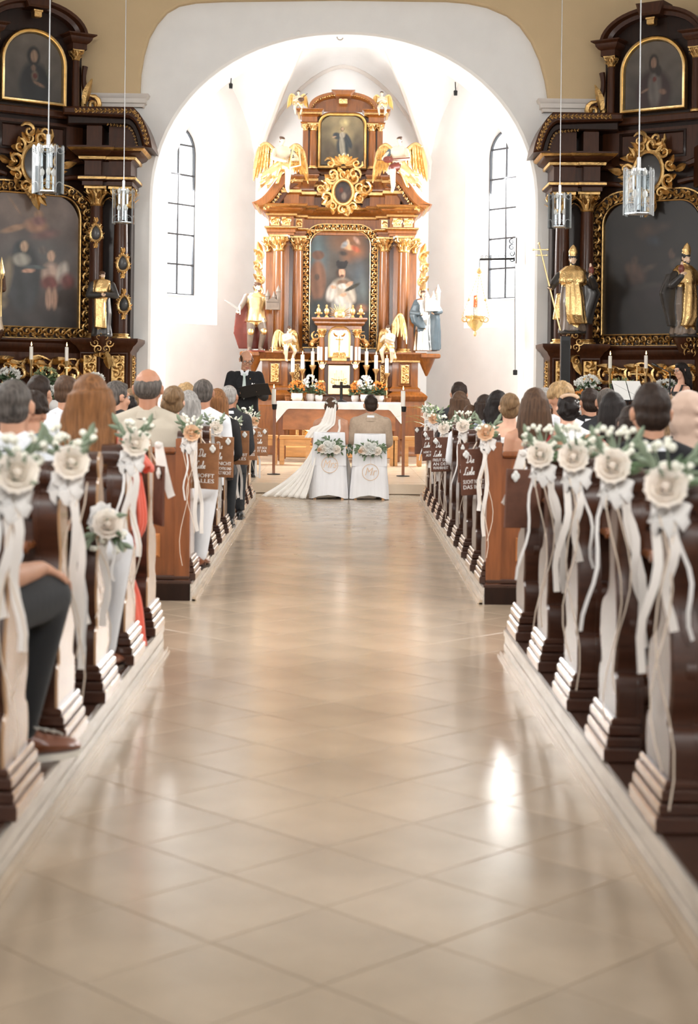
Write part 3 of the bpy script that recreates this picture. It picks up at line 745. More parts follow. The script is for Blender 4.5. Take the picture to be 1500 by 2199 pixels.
# platforms under the pews: dark boards, veined marble riser, moulded foot
def platform(sx, e0, e1, y0, y1, z, n):
    mb = MB(); yy = [y0, y1]
    mb.prism([(sx * e0, y0), (sx * e1, y1), (sx * 5.88, y1), (sx * 5.88, y0)], (0, 0, 0), (1, 0, 0), (0, 1, 0), (0, 0, 1), 0, z - .012)
    P = struct(mb, 'floor', 'sidedark', smooth=False)
    nb = 6
    for k in range(nb):       # boards of the deck along the aisle
        mb = MB(); w = .16; a = e0 + k * w - .012; b = e1 + k * w - .012
        mb.prism([(sx * (a + .003), y0), (sx * (b + .003), y1), (sx * (b + w), y1), (sx * (a + w), y0)], (0, 0, z - .012), (1, 0, 0), (0, 1, 0), (0, 0, 1), 0, .012)
        mb.build('floorboard', 'deck', P, False)
    L = y1 - y0; nn = max(2, int(L / .8))
    for k in range(nn):
        ya, yb = y0 + L * k / nn + .002, y0 + L * (k + 1) / nn - .002
        xa, xb = e0 + (e1 - e0) * k / nn, e0 + (e1 - e0) * (k + 1) / nn
        mb = MB()
        for (d0, d1, za, zb) in ((.004, .016, .0, z * .44), (.004, .013, z * .46, z * .70), (.004, .018, z * .72, z - .014)):
            mb.prism([(sx * (xa - d1), ya), (sx * (xb - d1), yb), (sx * (xb - d0), yb), (sx * (xa - d0), ya)], (0, 0, za), (1, 0, 0), (0, 1, 0), (0, 0, 1), 0, zb - za)
        mb.build('marble_block', 'marble', P, False)
    mb = MB()
    for (d0, d1, zb) in ((.017, .05, .012), (.017, .038, .03)):
        mb.prism([(sx * (e0 - d1), y0), (sx * (e1 - d1), y1), (sx * (e1 - d0), y1), (sx * (e0 - d0), y0)], (0, 0, 0), (1, 0, 0), (0, 1, 0), (0, 0, 1), 0, zb)
    mb.build('foot_moulding', 'stone', P, False)
    return P
platform(-1, .965, .945, 1.2, 8.5, .155, 1); platform(1, .965, .915, 1.2, 8.5, .155, 2)
platform(-1, .985, 1.07, 10.55, 20.2, .125, 3); platform(1, .985, 1.06, 10.55, 20.2, .125, 4)
# east wall of the nave with the great arch
YW, YB = 25.5, 27.8
def archpts(hw, zs, zt, n=40, p=2.1, z0=None):
    out = []
    for i in range(n + 1):
        a = PI * i / n; x = -math.cos(a); out.append((hw * x, zs + (zt - zs) * max(0, 1 - abs(x) ** p) ** (1 / p)))
    return out
fr = [(3.13 * -1, 0)] + archpts(3.13, 4.45, 7.2) + [(3.13, 0)]
bk = [(3.10 * -1, 0)] + archpts(3.10, 4.6, 7.46) + [(3.10, 0)]
mb = MB(); outer = [(-5.9, 0), (-5.9, 9.3), (5.9, 9.3), (5.9, 0)]
poly = fr + [(5.9, 0), (5.9, 9.3), (-5.9, 9.3), (-5.9, 0)]
ox = .03
n = len(fr)
chf = [(x * (1 - .035 / 3.13) , z - (.035 if 0 < i < n - 1 else 0)) for i, (x, z) in enumerate(fr)]
mb.add([(x + ox, YW, z) for x, z in poly], [tuple(range(len(poly)))])
vs = [(x + ox, YW, z) for x, z in fr] + [(x + ox, YW + .04, z) for x, z in chf] + [(x + ox, YB, z) for x, z in bk]
mb.add(vs, [(k * n + i, k * n + i + 1, (k + 1) * n + i + 1, (k + 1) * n + i) for k in (0, 1) for i in range(n - 1)])
polyb = bk + [(4.6, 0), (4.6, 9.3), (-4.6, 9.3), (-4.6, 0)]
mb.add([(x + ox, YB, z) for x, z in polyb], [tuple(range(len(polyb)))])
struct(mb, 'wall_east', 'plaster', angle=30)
# ochre lunette in front of it, its edge drawn by the vault
cv = [(300, 207), (302, 160), (309, 118), (320, 80), (337, 50), (358, 26), (384, 11), (420, 4), (480, 1), (730, -2), (960, 1), (1006, 5), (1048, 14), (1090, 32), (1118, 54), (1142, 88), (1160, 128), (1172, 172), (1179, 216)]
cv = [(v.x, v.z) for v in (at(x, y, 25.38) for x, y in cv)]
zb_ = 6.02
poly = [(-5.9, zb_), (cv[0][0], zb_)] + cv + [(cv[-1][0], zb_), (5.9, zb_), (5.9, 9.3), (-5.9, 9.3)]
mb = MB(); mb.prism(poly, (0, YW, 0), (1, 0, 0), (0, 0, 1), (0, -1, 0), .001, .14, 0, .03); struct(mb, 'wall_lunette', 'yellow', kind='structure')
for i, sx in enumerate((-1, 1)):
    mb = MB(); pl = [(sx * 5.9, 25.36), (sx * 3.22, 25.36), (sx * 3.22, 25.52)]
    if sx > 0: pl = pl[::-1]
    z0 = 5.92
    mb.sweep(pl, [(0, z0), (.02, z0), (.03, z0 + .05), (.06, z0 + .06), (.06, z0 + .13), (.09, z0 + .15), (.11, z0 + .20), (0.0, z0 + .205)], 0); struct(mb, 'trim_%d' % (i + 1), 'trim')
# nave side walls with window openings, back wall, ceiling
for side, sx in (('south', 1), ('north', -1)):
    mb = MB(); ys = [-3, 2.15, 3.85, 8.15, 9.85, 14.15, 15.85, 25.6]
    for k in range(7):
        if k % 2 == 0: mb.box(sx * 5.9, sx * 6.2, ys[k], ys[k + 1], -.2, 9.4)
        else: mb.box(sx * 5.9, sx * 6.2, ys[k], ys[k + 1], -.2, 3.0); mb.box(sx * 5.9, sx * 6.2, ys[k], ys[k + 1], 6.2, 9.4)
    struct(mb, 'wall_' + side, 'plaster', smooth=False)
mb = MB(); mb.box(-6.2, -1.8, -3.3, -3, -.2, 9.4); mb.box(1.8, 6.2, -3.3, -3, -.2, 9.4); mb.box(-1.8, 1.8, -3.3, -3, -.2, 4.4); mb.box(-1.8, 1.8, -3.3, -3, 6.4, 9.4); struct(mb, 'wall_west', 'plaster', smooth=False)  # unseen back wall, its opening invented for the west fill lamp
mb = MB(); mb.box(-6.2, 6.2, -3.3, 25.5, 9.3, 9.6); struct(mb, 'ceiling', 'plaster', smooth=False)
# apse: polygonal end with ribbed vault
CR = [(-4.05, 27.8), (-4.05, 31.2), (-1.85, 33.8), (1.85, 33.8), (4.05, 31.2), (4.05, 27.8)]
ZS, K = 6.3, Vector((0, 29.6, 9.0))
def wallarch(p, q, n=16, ap=8.35):
    out = []
    for i in range(n + 1):
        t = i / n; s = abs(2 * t - 1); z = ZS + (ap - ZS) * (1 - s ** 1.7) ** .75
        out.append(Vector((p[0] + (q[0] - p[0]) * t, p[1] + (q[1] - p[1]) * t, z)))
    return out
mb = MB()
for i in range(5):
    A = wallarch(CR[i], CR[i + 1])
    g = []
    for v in [k / 8 for k in range(9)]:
        g.append([Vector((p.x + (K.x - p.x) * v, p.y + (K.y - p.y) * v, p.z + (K.z - p.z) * math.sin(v * PI / 2))) for p in A])
    vs = [p for r in g for p in r]; m = len(A)
    mb.add(vs, [(a * m + b, a * m + b + 1, (a + 1) * m + b + 1, (a + 1) * m + b) for a in range(8) for b in range(m - 1)])
mb.box(-4.6, 4.6, 27.9, 34.6, 9.25, 9.5)  # unseen roof slab added above the vault to block the sun
struct(mb, 'ceiling', 'plaster', angle=50)
mb = MB()
for i in (1, 2, 3, 4):
    p = Vector((*CR[i], ZS)); pts = [p + Vector((0, 0, -.35))] + [Vector((p.x + (K.x - p.x) * v, p.y + (K.y - p.y) * v, ZS + (K.z - ZS) * math.sin(v * PI / 2) - .02)) for v in [k / 14 for k in range(15)]]
    mb.tube(pts, [.05] + [.085] * 15, 8)
pts = [p + Vector((0, -.03, 0)) for p in wallarch(CR[2], CR[3], 24)]
mb.tube(pts, .06, 8)
struct(mb, 'trim_3', 'trim')
def arched(cx, hw, z0, z1, n=14):
    zs = z1 - hw * 1.15
    return [(cx - hw, z0)] + [(cx - hw * math.cos(PI * i / n), zs + (z1 - zs) * math.sin(PI * i / n)) for i in range(n + 1)] + [(cx + hw, z0)]
def wall_with_window(i, name, wi):
    p, q = Vector((*CR[i], 0)), Vector((*CR[i + 1], 0)); L = (q - p).length; u = (q - p) / L; nn = Vector((-u.y, u.x, 0))   # outward
    A = [((a - p).dot(u), a.z) for a in wallarch(CR[i], CR[i + 1])]
    outl = [(0, 0), (L, 0)] + A[::-1]
    c1 = L * (.46 if i < 2 else .54); hole = arched(c1, .72, 2.75, 7.0); cg = c1; gl = arched(cg, .47, 3.37, 6.85)
    bm = bmesh.new(); W3 = lambda x, z, d: p + u * x + nn * d + Vector((0, 0, z))
    def loop(pts, d):
        vs = [bm.verts.new(W3(x, z, d)) for x, z in pts]; return vs, [bm.edges.new((vs[k], vs[(k + 1) % len(vs)])) for k in range(len(vs))]
    v1, e1 = loop(outl, 0); v2, e2 = loop(hole, 0)
    bmesh.ops.triangle_fill(bm, edges=e1 + e2, use_beauty=True)
    v3, e3 = loop(gl, .5)
    for k in range(len(v2)): bm.faces.new((v2[k], v2[(k + 1) % len(v2)], v3[(k + 1) % len(v3)], v3[k]))
    ob = [W3(x, z, .52) for x, z in ((-.3, -.1), (L + .3, -.1), (L + .3, 9.3), (-.3, 9.3))]
    me = bpy.data.meshes.new(name); bm.to_mesh(me); bm.free(); me.materials.append(M['plaster'])
    link(name, me, kind='structure')
    # outer skin round the opening keeps stray sky light out
    mb = MB(); o4 = [(-.3, -.1), (cg - .47, -.1), (cg - .47, 9.3), (-.3, 9.3)]
    for a, b, z0, z1 in ((-.3, cg - .47, -.1, 9.3), (cg + .47, L + .3, -.1, 9.3), (cg - .47, cg + .47, -.1, 3.37), (cg - .47, cg + .47, 6.85, 9.3)):
        mb.add([W3(a, z0, .55), W3(b, z0, .55), W3(b, z1, .55), W3(a, z1, .55)], [(0, 1, 2, 3)])
    struct(mb, name, 'plaster', smooth=False)
    # window: frame, bars and one pane per light
    mb = MB(); g2 = inset(gl[::-1] if False else gl, 0); T = Matrix((( u.x, nn.x, 0, p.x), (u.y, nn.y, 0, p.y), (0, 0, 1, 0), (0, 0, 0, 1)))
    mb.T = T
    ctr = (cg, 5.0); inn = [(cg + (x - cg) * .955, 5.0 + (z - 5.0) * .988) for x, z in gl]
    mm = len(gl)
    mb.rings([[(x, .47, z) for x, z in gl], [(x, .44, z) for x, z in gl], [(x, .44, z) for x, z in inn], [(x, .50, z) for x, z in inn]], 0, False)
    WN = struct(mb, 'window_%d' % wi, 'lead', smooth=False)
    zz = [3.37 + .62 * k for k in range(6)] + [6.85]
    mb = MB(T)
    mb.box(cg - .014, cg + .014, .455, .485, 3.38, 6.83)
    mb.build('mullion', 'lead', WN, False)
    for z in zz[1:6]:
        mb = MB(T); hwz = .47 if z < 6.3 else .47 * math.sqrt(max(.05, 1 - ((z - 6.31) / .54) ** 2)); mb.box(cg - hwz, cg + hwz, .45, .48, z - .018, z + .018); mb.build('glazing_bar', 'lead', WN, False)
    for k in range(6):
        for s in (-1, 1):
            za, zb = zz[k] + .019, zz[k + 1] - .019
            pts = []
            nz = 6
            for j in range(nz + 1):
                z = za + (zb - za) * j / nz; hwz = .45 if z < 6.31 else .45 * math.sqrt(max(.0, 1 - ((z - 6.31) / .54) ** 2)); pts.append((cg + s * max(.016, hwz), z))
            poly = [(cg + s * .015, za)] + pts + [(cg + s * .015, zb)]
            mb = MB(T); mb.prism(poly, (0, .466, 0), (1, 0, 0), (0, 0, 1), (0, 1, 0), 0, .004); mb.build('pane', 'glass', WN, False)
    return WN
wall_with_window(1, 'wall_northeast', 1); wall_with_window(3, 'wall_southeast', 2)
mb = MB(); A = wallarch(CR[2], CR[3]); mb.add([(-1.85, 33.8, 0), (1.85, 33.8, 0)] + [tuple(a) for a in A[::-1]], [tuple(range(2 + len(A)))]); mb.box(-2.2, 2.2, 34.3, 34.5, -.1, 9.3); struct(mb, 'wall_apse', 'plaster', smooth=False)
for sx, nm in ((-1, 'wall_chancel_north'), (1, 'wall_chancel_south')):
    mb = MB()
    for y0, y1, z0, z1 in ((27.8, 28.65, 0, 9.2), (30.15, 31.3, 0, 9.2), (28.65, 30.15, 0, 3.0), (28.65, 30.15, 6.6, 9.2)): mb.box(sx * 4.05, sx * 4.4, y0, y1, z0, z1)
    struct(mb, nm, 'plaster', smooth=False)
# little stucco hook at the crown of the arch, two spotlights on the arch
v = at(731, 80, 25.46); mb = MB(); mb.tube([v + Vector((.05 * math.cos(a), -.03, .05 * math.sin(a))) for a in [PI + i * PI / 9 for i in range(9)]], [.012] * 9, 6); tag(mb.build('hook', 'trim'), 'small white stucco hook at the crown of the big arch', 'hook')
for (px, py), lb in (((496, 184), 'tiny black spotlight under the arch above the northern window'), ((979, 199), 'tiny black spotlight under the arch above the sanctuary lamp')):
    v = at(px, py, 27.4); t = thing('spotlight', lb, 'spotlight', v); mb = MB(); mb.lathe([(.0, -.05), (.03, -.05), (.035, .03), (.01, .05)], v, 10); mb.build('lamp_head', 'black', t)
    mb = MB(); mb.tube([v + Vector((0, 0, .04)), v + Vector((0, .1, .2))], .01, 5); mb.build('bracket', 'black', t)
# ================================================================ high altar
def zz(py, Y=31.8): return H + (840 - py) * Y / FPX
def hx(px, Y=31.8, c=731): return (px - c) * Y / FPX
def outline(hw, z0, z1, r, n=10, cx=0., p=2.0):
    """upright with rounded top corners, counter-clockwise from the lower left"""
    o = [(cx - hw, z0), (cx + hw, z0)]
    o += [(cx + hw - r + r * math.cos(a), z1 - r + r * math.sin(a)) for a in [PI / 2 * i / n for i in range(n + 1)]]
    o += [(cx - hw + r - r * math.sin(a), z1 - r + r * math.cos(a)) for a in [PI / 2 * i / n for i in range(n + 1)]]
    return o
def frame_loops(mb, out, prof, y, mi=0):
    """prof: (inset, forward) pairs; forward is towards the nave (-y)"""
    rs = [[(x, y - d, z) for x, z in inset(out, i)] for i, d in prof]; mb.rings(rs, mi, False)
def canvas(name, par, hw, z0, z1, r, y, fn, T=None, cx=0., nx=70, nz=100, label=None):
    """oil painting: a thin board whose colours are brushed per vertex"""
    def half(z):
        if z <= z1 - r: return hw
        return hw - r + r * math.sqrt(max(0, 1 - ((z - (z1 - r)) / r) ** 2))
    mb = MB(T); cols = []; U = []
    for j in range(nz + 1):
        z = z0 + (z1 - z0) * j / nz; w = half(z)
        for i in range(nx + 1): U.append((cx + w * (2 * i / nx - 1), z))
    A = np.array(U); mb.add([(x, y, z) for x, z in U], [(j * (nx + 1) + i, j * (nx + 1) + i + 1, (j + 1) * (nx + 1) + i + 1, (j + 1) * (nx + 1) + i) for j in range(nz) for i in range(nx)])
    col = fn((A[:, 0] - cx) / hw, (A[:, 1] - z0) / (z1 - z0))     # u in -1..1, v in 0..1
    o = mb.build(name, 'canvas', par, smooth=False)
    if label: o['label'] = label
    a = o.data.color_attributes.new('Col', 'FLOAT_COLOR', 'POINT'); a.data.foreach_set('color', np.c_[np.clip(col, 0, 1), np.ones(len(col))].astype(np.float32).ravel()); return o
LIN = lambda c: np.array(srgb(*c))
def painter(base_top, base_bot, blobs, asp=1.5, cloud=.25, cs=3., dk=.7):
    """blobs: (u, v, ru, rv, angle, colour, softness)"""
    def fn(u, v):
        t = v[:, None]; c = LIN(base_bot) * (1 - t) + LIN(base_top) * t
        nz = np.sin(u * cs * 2.1 + 3 * np.sin(v * cs * 1.7 + u)) * np.sin(v * cs * 2.9 + 2 * np.sin(u * cs + 1)); c = c * (1 + cloud * nz[:, None])
        for b in blobs:
            bu, bv, ru, rv, an, col, so = b
            du, dv = u - bu, (v - bv) * asp * 2; ca, sa = math.cos(an), math.sin(an); x = (du * ca + dv * sa) / ru; y = (-du * sa + dv * ca) / (rv * asp * 2)
            d = np.sqrt(x * x + y * y); a = np.clip((1 - d) / max(.02, so), 0, 1)[:, None]; sh = 1 + .16 * np.sin(x * 7 + y * 2)[:, None]
            c = c * (1 - a) + LIN(col) * sh * a
        return c * dk
    return fn
HA = thing('high_altar', 'tall carved walnut and gilt high altar with a painted saint at its centre', 'altar', (0, 31.8, .14))
W_, D_, G_ = 'altarwood', 'altardark', 'gold'
PL = lambda pts: [(-x, y) for x, y in pts] + [(x, y) for x, y in pts[::-1]]
ENT = PL([(1.45, 32.7), (1.45, 31.6), (.965, 31.6), (.965, 31.9), (.755, 31.9), (.755, 32.12)])
PED = PL([(1.55, 32.7), (1.55, 31.45), (1.04, 31.45), (1.04, 31.75), (.70, 31.75), (.70, 32.1)])
BAS = PL([(1.68, 32.7), (1.68, 31.3), (1.0, 31.3), (1.0, 31.6), (.95, 31.6)])
# base, pedestals
mb = MB(); mb.sweep(BAS, [(.04, .14), (.04, .3), (.02, .33), (0, .36), (0, 1.22), (.04, 1.26), (.06, 1.32), (.02, 1.36), (-.06, 1.42)]); mb.build('plinth', W_, HA)
for s in (-1, 1):
    for x0, x1, y in ((1.08, 1.6, 31.3),):
        mb = MB(); mb.prism([(s * x0, .46), (s * x1, .46), (s * x1, 1.12), (s * x0, 1.12)], (0, y + .002, 0), (1, 0, 0), (0, 0, 1), (0, -1, 0), 0, .022, 0, .018); mb.build('plinth_panel', W_, HA)
mb = MB(); mb.sweep(PED, [(.05, 1.42), (.05, 1.47), (.01, 1.5), (0, 1.52), (0, 1.99), (.05, 2.03), (.09, 2.06), (.10, 2.10), (.16, 2.16), (.16, 2.19)]); PD = mb.build('pedestal', W_, HA)
mb = MB(); mb.sweep(PED, [(.012, 1.995), (.055, 2.0), (.06, 2.035), (.02, 2.04)], 0, False); mb.build('gilt_moulding', G_, PD, label='gilded leaf moulding')
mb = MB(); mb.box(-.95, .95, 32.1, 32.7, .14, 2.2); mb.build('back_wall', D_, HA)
for s in (-1, 1):
    for x, w, y in ((1.295, .135, 31.45), (.87, .10, 31.75)):
        mb = MB(); frame_loops(mb, [(s * x - w * .75, 1.56), (s * x + w * .75, 1.56), (s * x + w * .75, 1.96), (s * x - w * .75, 1.96)], [(-.03, 0), (-.03, .02), (-.01, .024), (0, .004)], y); pf = mb.build('panel_frame', W_, HA, False)
        mb = MB(); relief(mb, (s * x, y - .012, 1.76), w * 1.15, .36, (1, 0, 0), (0, 0, 1), (0, -1, 0), 0); mb.build('carved_panel', G_, pf, label='gilded acanthus carving')
# mensa with gradine
mb = MB(); mb.box(-.98, .98, 31.0, 31.9, .14, 1.12); mb.box(-1.02, 1.02, 30.95, 31.9, 1.12, 1.20, ch=.015); mb.box(-.95, .95, 31.45, 31.95, 1.2, 1.32, ch=.012); mb.build('mensa', W_, HA, False)
for s in (-1, 1):
    mb = MB(); frame_loops(mb, [(s * .55 - .3, .36), (s * .55 + .3, .36), (s * .55 + .3, 1.0), (s * .55 - .3, 1.0)], [(0, .0), (0, .03), (.03, .045), (.06, .03), (.07, .002)], 31.0); f_ = mb.build('antependium_frame', G_, HA, False, label='gilded panel frame')
    mb = MB(); relief(mb, (s * .55, 30.985, .68), .36, .5, (1, 0, 0), (0, 0, 1), (0, -1, 0)); mb.build('carved_panel', G_, f_)
mb = MB(); mb.box(-1.05, 1.05, 30.2, 31.0, .14, .34, ch=.01); mb.build('altar_step', 'lightwood', HA, False)
# columns
for s in (-1, 1):
    column(HA, s * 1.255, 31.68, 2.19, 4.515, .120, W_, G_); column(HA, s * .872, 31.92, 2.19, 4.515, .108, W_, G_)
    mb = MB(); mb.box(s * 1.05, s * 1.52, 31.95, 32.4, 2.19, 4.5); mb.build('pilaster', W_, HA, False)
    mb = MB(); capital(mb, (s * 1.47, 31.93, 4.2), .06, .3); mb.build('capital', G_, HA, label='gilded pilaster capital')
    # carved gilt ears outside the columns
    mb = MB()
    for k, (z, q) in enumerate(((4.15, .13), (3.9, .12), (3.65, .11), (3.4, .1), (3.15, .1))):
        scroll(mb, (s * (1.68 - .02 * k + .04 * (k % 2)), 32.0, z), (s, 0, 0), (0, 0, 1), (0, -1, 0), q, 1 if k % 2 else -1, a0=1.2 if k % 2 else -1.2, r=.22)
        leafy(mb, (s * 1.6, 32.0, z - .05), (s * .8, 0, .7), (0, -1, 0), .24, .06); leafy(mb, (s * 1.62, 32.0, z + .02), (s * .3, 0, 1), (0, -1, 0), .26, .06)
    mb.build('carved_ear', 'palegold', HA, label='gilded openwork carving')
    mb = MB(); mb.box(s * 1.6, s * 1.98, 31.2, 31.7, 2.08, 2.17, ch=.02); mb.lathe([(.02, -.35), (.09, -.2), (.16, -.03), (.17, 0)], (s * 1.72, 31.45, 2.08), 12); mb.build('statue_bracket', W_, HA)
mb = MB(); mb.box(-1.05, 1.05, 32.15, 32.6, 2.19, 4.6); mb.build('back_panel', D_, HA, False)
# entablature
mb = MB(); mb.sweep(ENT, [(0, 4.51), (.015, 4.51), (.015, 4.56), (.04, 4.57), (.04, 4.62), (.085, 4.665), (.085, 4.68), (0, 4.69), (0, 4.885), (.05, 4.91), (.06, 4.95), (.15, 4.99), (.19, 5.03), (.20, 5.05), (.27, 5.09), (.28, 5.115)]); EB = mb.build('entablature', W_, HA)
mb = MB(); mb.sweep(ENT, [(.03, 4.895), (.06, 4.90), (.075, 4.935), (.055, 4.945)], 0, False); mb.sweep(ENT, [(.20, 5.035), (.235, 5.04), (.285, 5.095), (.26, 5.10)], 0, False); mb.sweep(ENT, [(.06, 4.635), (.09, 4.655), (.092, 4.672)], 0, False); mb.build('gilt_moulding', G_, EB, label='gilded leaf moulding')
for s in (-1, 1):
    for x, w, y in ((1.33, .17, 31.6), (1.11, .17, 31.6), (.86, .13, 31.9)):
        mb = MB(); mb.box(s * x - w / 2, s * x + w / 2, y - .008, y, 4.70, 4.87); relief(mb, (s * x, y - .012, 4.785), .17, w, (0, 0, 1), (1, 0, 0), (0, -1, 0)); mb.build('frieze_carving', 'palegold' if s > 0 else G_, EB)
# main picture
cx = -.024
OUT = outline(.768, 2.275, 4.80, .42, cx=cx)
mb = MB(); frame_loops(mb, OUT, [(0, 0), (0, .05), (.02, .07), (.13, .05), (.15, .065), (.168, .06), (.17, 0)], 32.13); f_ = mb.build('picture_frame', 'sidedark', HA, label='dark frame under the gilding')
mb = MB(); frame_loops(mb, OUT, [(-.004, .03), (0.0, .075), (.02, .078), (.026, .06)], 32.13); frame_loops(mb, OUT, [(.14, .06), (.15, .078), (.165, .07), (.17, .02)], 32.13)
mid = inset(OUT, .08); carve_path(mb, [(x, 32.06, z) for x, z in mid + mid[:1]], (0, -1, 0), .15, .085); mb.build('frame_carving', G_, f_, label='gilded acanthus frame carving')
fig = [(-.8, .78, .5, .35, 0, (96, 118, 124), 1), (.3, .93, .9, .16, .1, (128, 84, 50), .9), (.5, .80, .6, .10, .35, (150, 96, 60), 1), (.62, .60, .5, .2, 0, (84, 92, 98), 1), (.75, .45, .4, .18, 0, (110, 118, 118), 1), (-.75, .55, .32, .21, 0, (126, 88, 66), .25), (-.75, .78, .25, .05, 0, (112, 78, 60), .3), (-.78, .58, .1, .035, 0, (86, 66, 54), .3), (-.7, .28, .35, .12, 0, (52, 60, 60), .4), (.7, .22, .4, .09, 0, (60, 54, 48), .6), (.75, .30, .3, .05, 0, (176, 118, 84), 1),
       (.25, .86, .26, .035, -.35, (206, 158, 116), .5), (.52, .84, .22, .03, -.5, (180, 92, 60), .5), (.26, .90, .07, .035, .2, (220, 180, 140), .4), (.15, .88, .20, .03, .8, (150, 150, 150), .6), (.55, .92, .2, .025, -.9, (190, 150, 130), .6), (.1, .80, .2, .03, -.2, (60, 50, 44), .6),
       (.08, .36, .56, .30, 0, (60, 50, 44), .35), (.1, .20, .42, .30, 0, (196, 190, 180), .3), (-.15, .30, .16, .26, .1, (150, 146, 140), .6), (.3, .2, .14, .26, -.1, (214, 208, 196), .6), (.08, .46, .46, .13, 0, (188, 172, 152), .35), (-.28, .44, .2, .10, -.3, (206, 196, 184), .4), (.36, .42, .22, .10, .3, (196, 182, 164), .4), (.1, .53, .26, .04, 0, (120, 92, 70), .4), (.1, .50, .20, .03, 0, (214, 206, 194), .4), (.02, .37, .22, .05, 0, (212, 204, 194), .4), (-.22, .49, .12, .02, -.3, (214, 164, 130), .3), (.12, .42, .14, .02, .3, (214, 164, 130), .3), (.32, .52, .16, .02, .5, (214, 164, 130), .3), (.42, .49, .34, .02, .5, (58, 54, 42), .3),
       (.02, .62, .20, .055, .2, (64, 44, 32), .4), (.07, .622, .125, .055, .15, (214, 166, 134), .3), (.07, .592, .10, .018, .2, (92, 62, 46), .5), (.06, .695, .20, .03, 0, (34, 30, 30), .15), (-.06, .715, .07, .02, .5, (34, 30, 30), .2), (.2, .715, .07, .02, -.5, (34, 30, 30), .2), (.06, .67, .16, .015, 0, (28, 24, 24), .2)]
canvas('painting', f_, .60, 2.43, 4.65, .36, 32.10, painter((92, 84, 76), (60, 56, 52), fig, 1.85, .2), cx=cx, label='painting of a robed cleric in a black cap with a palm')
# broken pediment: curved raking cornices with stepped blocks
for s in (-1, 1):
    arc = [(1.79, 5.13), (1.70, 5.16), (1.60, 5.22), (1.49, 5.33), (1.38, 5.48), (1.27, 5.62), (1.16, 5.71), (1.07, 5.76)]
    arc = [(p.x, p.y) for p in smoothpts([Vector((a, b, 0)) for a, b in arc], 3)]
    inn = [(x * .93 - .04, z - .10 - .03 * i / len(arc)) for i, (x, z) in enumerate(arc)]
    mb = MB(); mb.prism([(s * x, z) for x, z in arc + inn[::-1]], (0, 32.5, 0), (1, 0, 0), (0, 0, 1), (0, -1, 0), 0, 1.18, 0, .03); pm = mb.build('raking_cornice', W_, HA)
    inn2 = [(x - .10, z - .11) for x, z in inn]
    mb = MB(); mb.prism([(s * x, z) for x, z in inn + inn2[::-1]], (0, 32.5, 0), (1, 0, 0), (0, 0, 1), (0, -1, 0), 0, .98, 0, .02); mb.build('raking_fascia', D_, pm, label='darker lower fascia')
    mb = MB(); carve_path(mb, [(s * (x - .03), 31.36, z - .04) for x, z in inn], (0, -1, 0), .075, .07); mb.build('gilt_moulding', G_, pm, label='gilded leaf moulding')
    # inner stepping blocks
    for k, (x0, x1, y, z0, z1) in enumerate(((.86, 1.16, 31.55, 5.12, 5.70), (.56, .88, 31.85, 5.12, 5.76), (.42, .60, 32.0, 5.12, 5.66))):
        pl = [(s * x0, 32.6), (s * x0, y), (s * x1, y), (s * x1, 32.6)]
        if s < 0: pl = pl[::-1]
        mb = MB(); mb.sweep(pl, [(0, z0), (0, z0 + .2), (.03, z0 + .23), (.03, z0 + .3), (0, z0 + .32), (0, z1 - .2), (.04, z1 - .15), (.05, z1 - .09), (.09, z1 - .03), (.09, z1)]); bl = mb.build('pediment_block', W_, HA)
        mb = MB(); mb.sweep(pl, [(.045, z1 - .14), (.07, z1 - .135), (.085, z1 - .09), (.06, z1 - .085)], 0, False); mb.sweep(pl, [(.03, z0 + .225), (.05, z0 + .235), (.05, z0 + .29), (.03, z0 + .30)], 0, False); mb.build('gilt_moulding', G_, bl, label='gilded leaf moulding')
mb = MB(); mb.prism([(-1.2, 5.1), (1.2, 5.1), (1.0, 5.5), (.5, 5.75), (-.5, 5.75), (-1.0, 5.5)], (0, 32.6, 0), (1, 0, 0), (0, 0, 1), (0, -1, 0), 0, .5); mb.build('tympanum', D_, HA, False)
# cartouche
cc = Vector((.02, 31.85, 5.41)); mb = MB()
for k in range(10):
    a = 2 * PI * k / 10 + .3; d = Vector((math.cos(a), 0, math.sin(a)))
    scroll(mb, cc + d * .36, d, Vector((-d.z, 0, d.x)), (0, -1, 0), .13 + .03 * (k % 2), 1 if k % 2 else -1, a0=.8 if k % 2 else -.8, r=.26)
    leafy(mb, cc + d * .30, d + Vector((-d.z, 0, d.x)) * .6, (0, -1, 0), .24, .06); leafy(mb, cc + d * .28, d - Vector((-d.z, 0, d.x)) * .5, (0, -1, 0), .2, .05)
for s in (-1, 1):
    scroll(mb, cc + Vector((s * .44, -.02, .08)), (s, 0, 0), (0, 0, 1), (0, -1, 0), .15, s * -1, a0=PI * (.5), r=.26); scroll(mb, cc + Vector((s * .22, -.02, .36)), (s, 0, 0), (0, 0, 1), (0, -1, 0), .14, s, a0=-.6, r=.26)
ring_ = [cc + Vector((.20 * math.cos(a), -.05, .25 * math.sin(a))) for a in [2 * PI * i / 24 for i in range(25)]]; mb.tube(ring_, .04, 7)
for k in range(9):
    a = PI * (k + .5) / 9; d = Vector((math.cos(a), 0, math.sin(a))); leafy(mb, cc + Vector((0, .02, .52)) + d * .05, d, (0, -1, 0), .22 if 1 < k < 7 else .30, .055, 0, .35)
for s in (-1, 1): scroll(mb, cc + Vector((s * .27, 0, .58)), (s, 0, 0), (0, 0, 1), (0, -1, 0), .12, -s, a0=.4, r=.26)
ct = mb.build('cartouche', G_, HA, label='gilded scrollwork cartouche')
canvas('cartouche_painting', ct, .19, 5.17, 5.65, .19, 31.88, painter((72, 70, 70), (90, 60, 50), [(.1, .35, .35, .2, 0, (160, 140, 124), .5), (-.2, .6, .3, .15, 0, (130, 64, 40), .7)], 1.3), cx=.02, nx=20, nz=24, label='small dark painted oval')
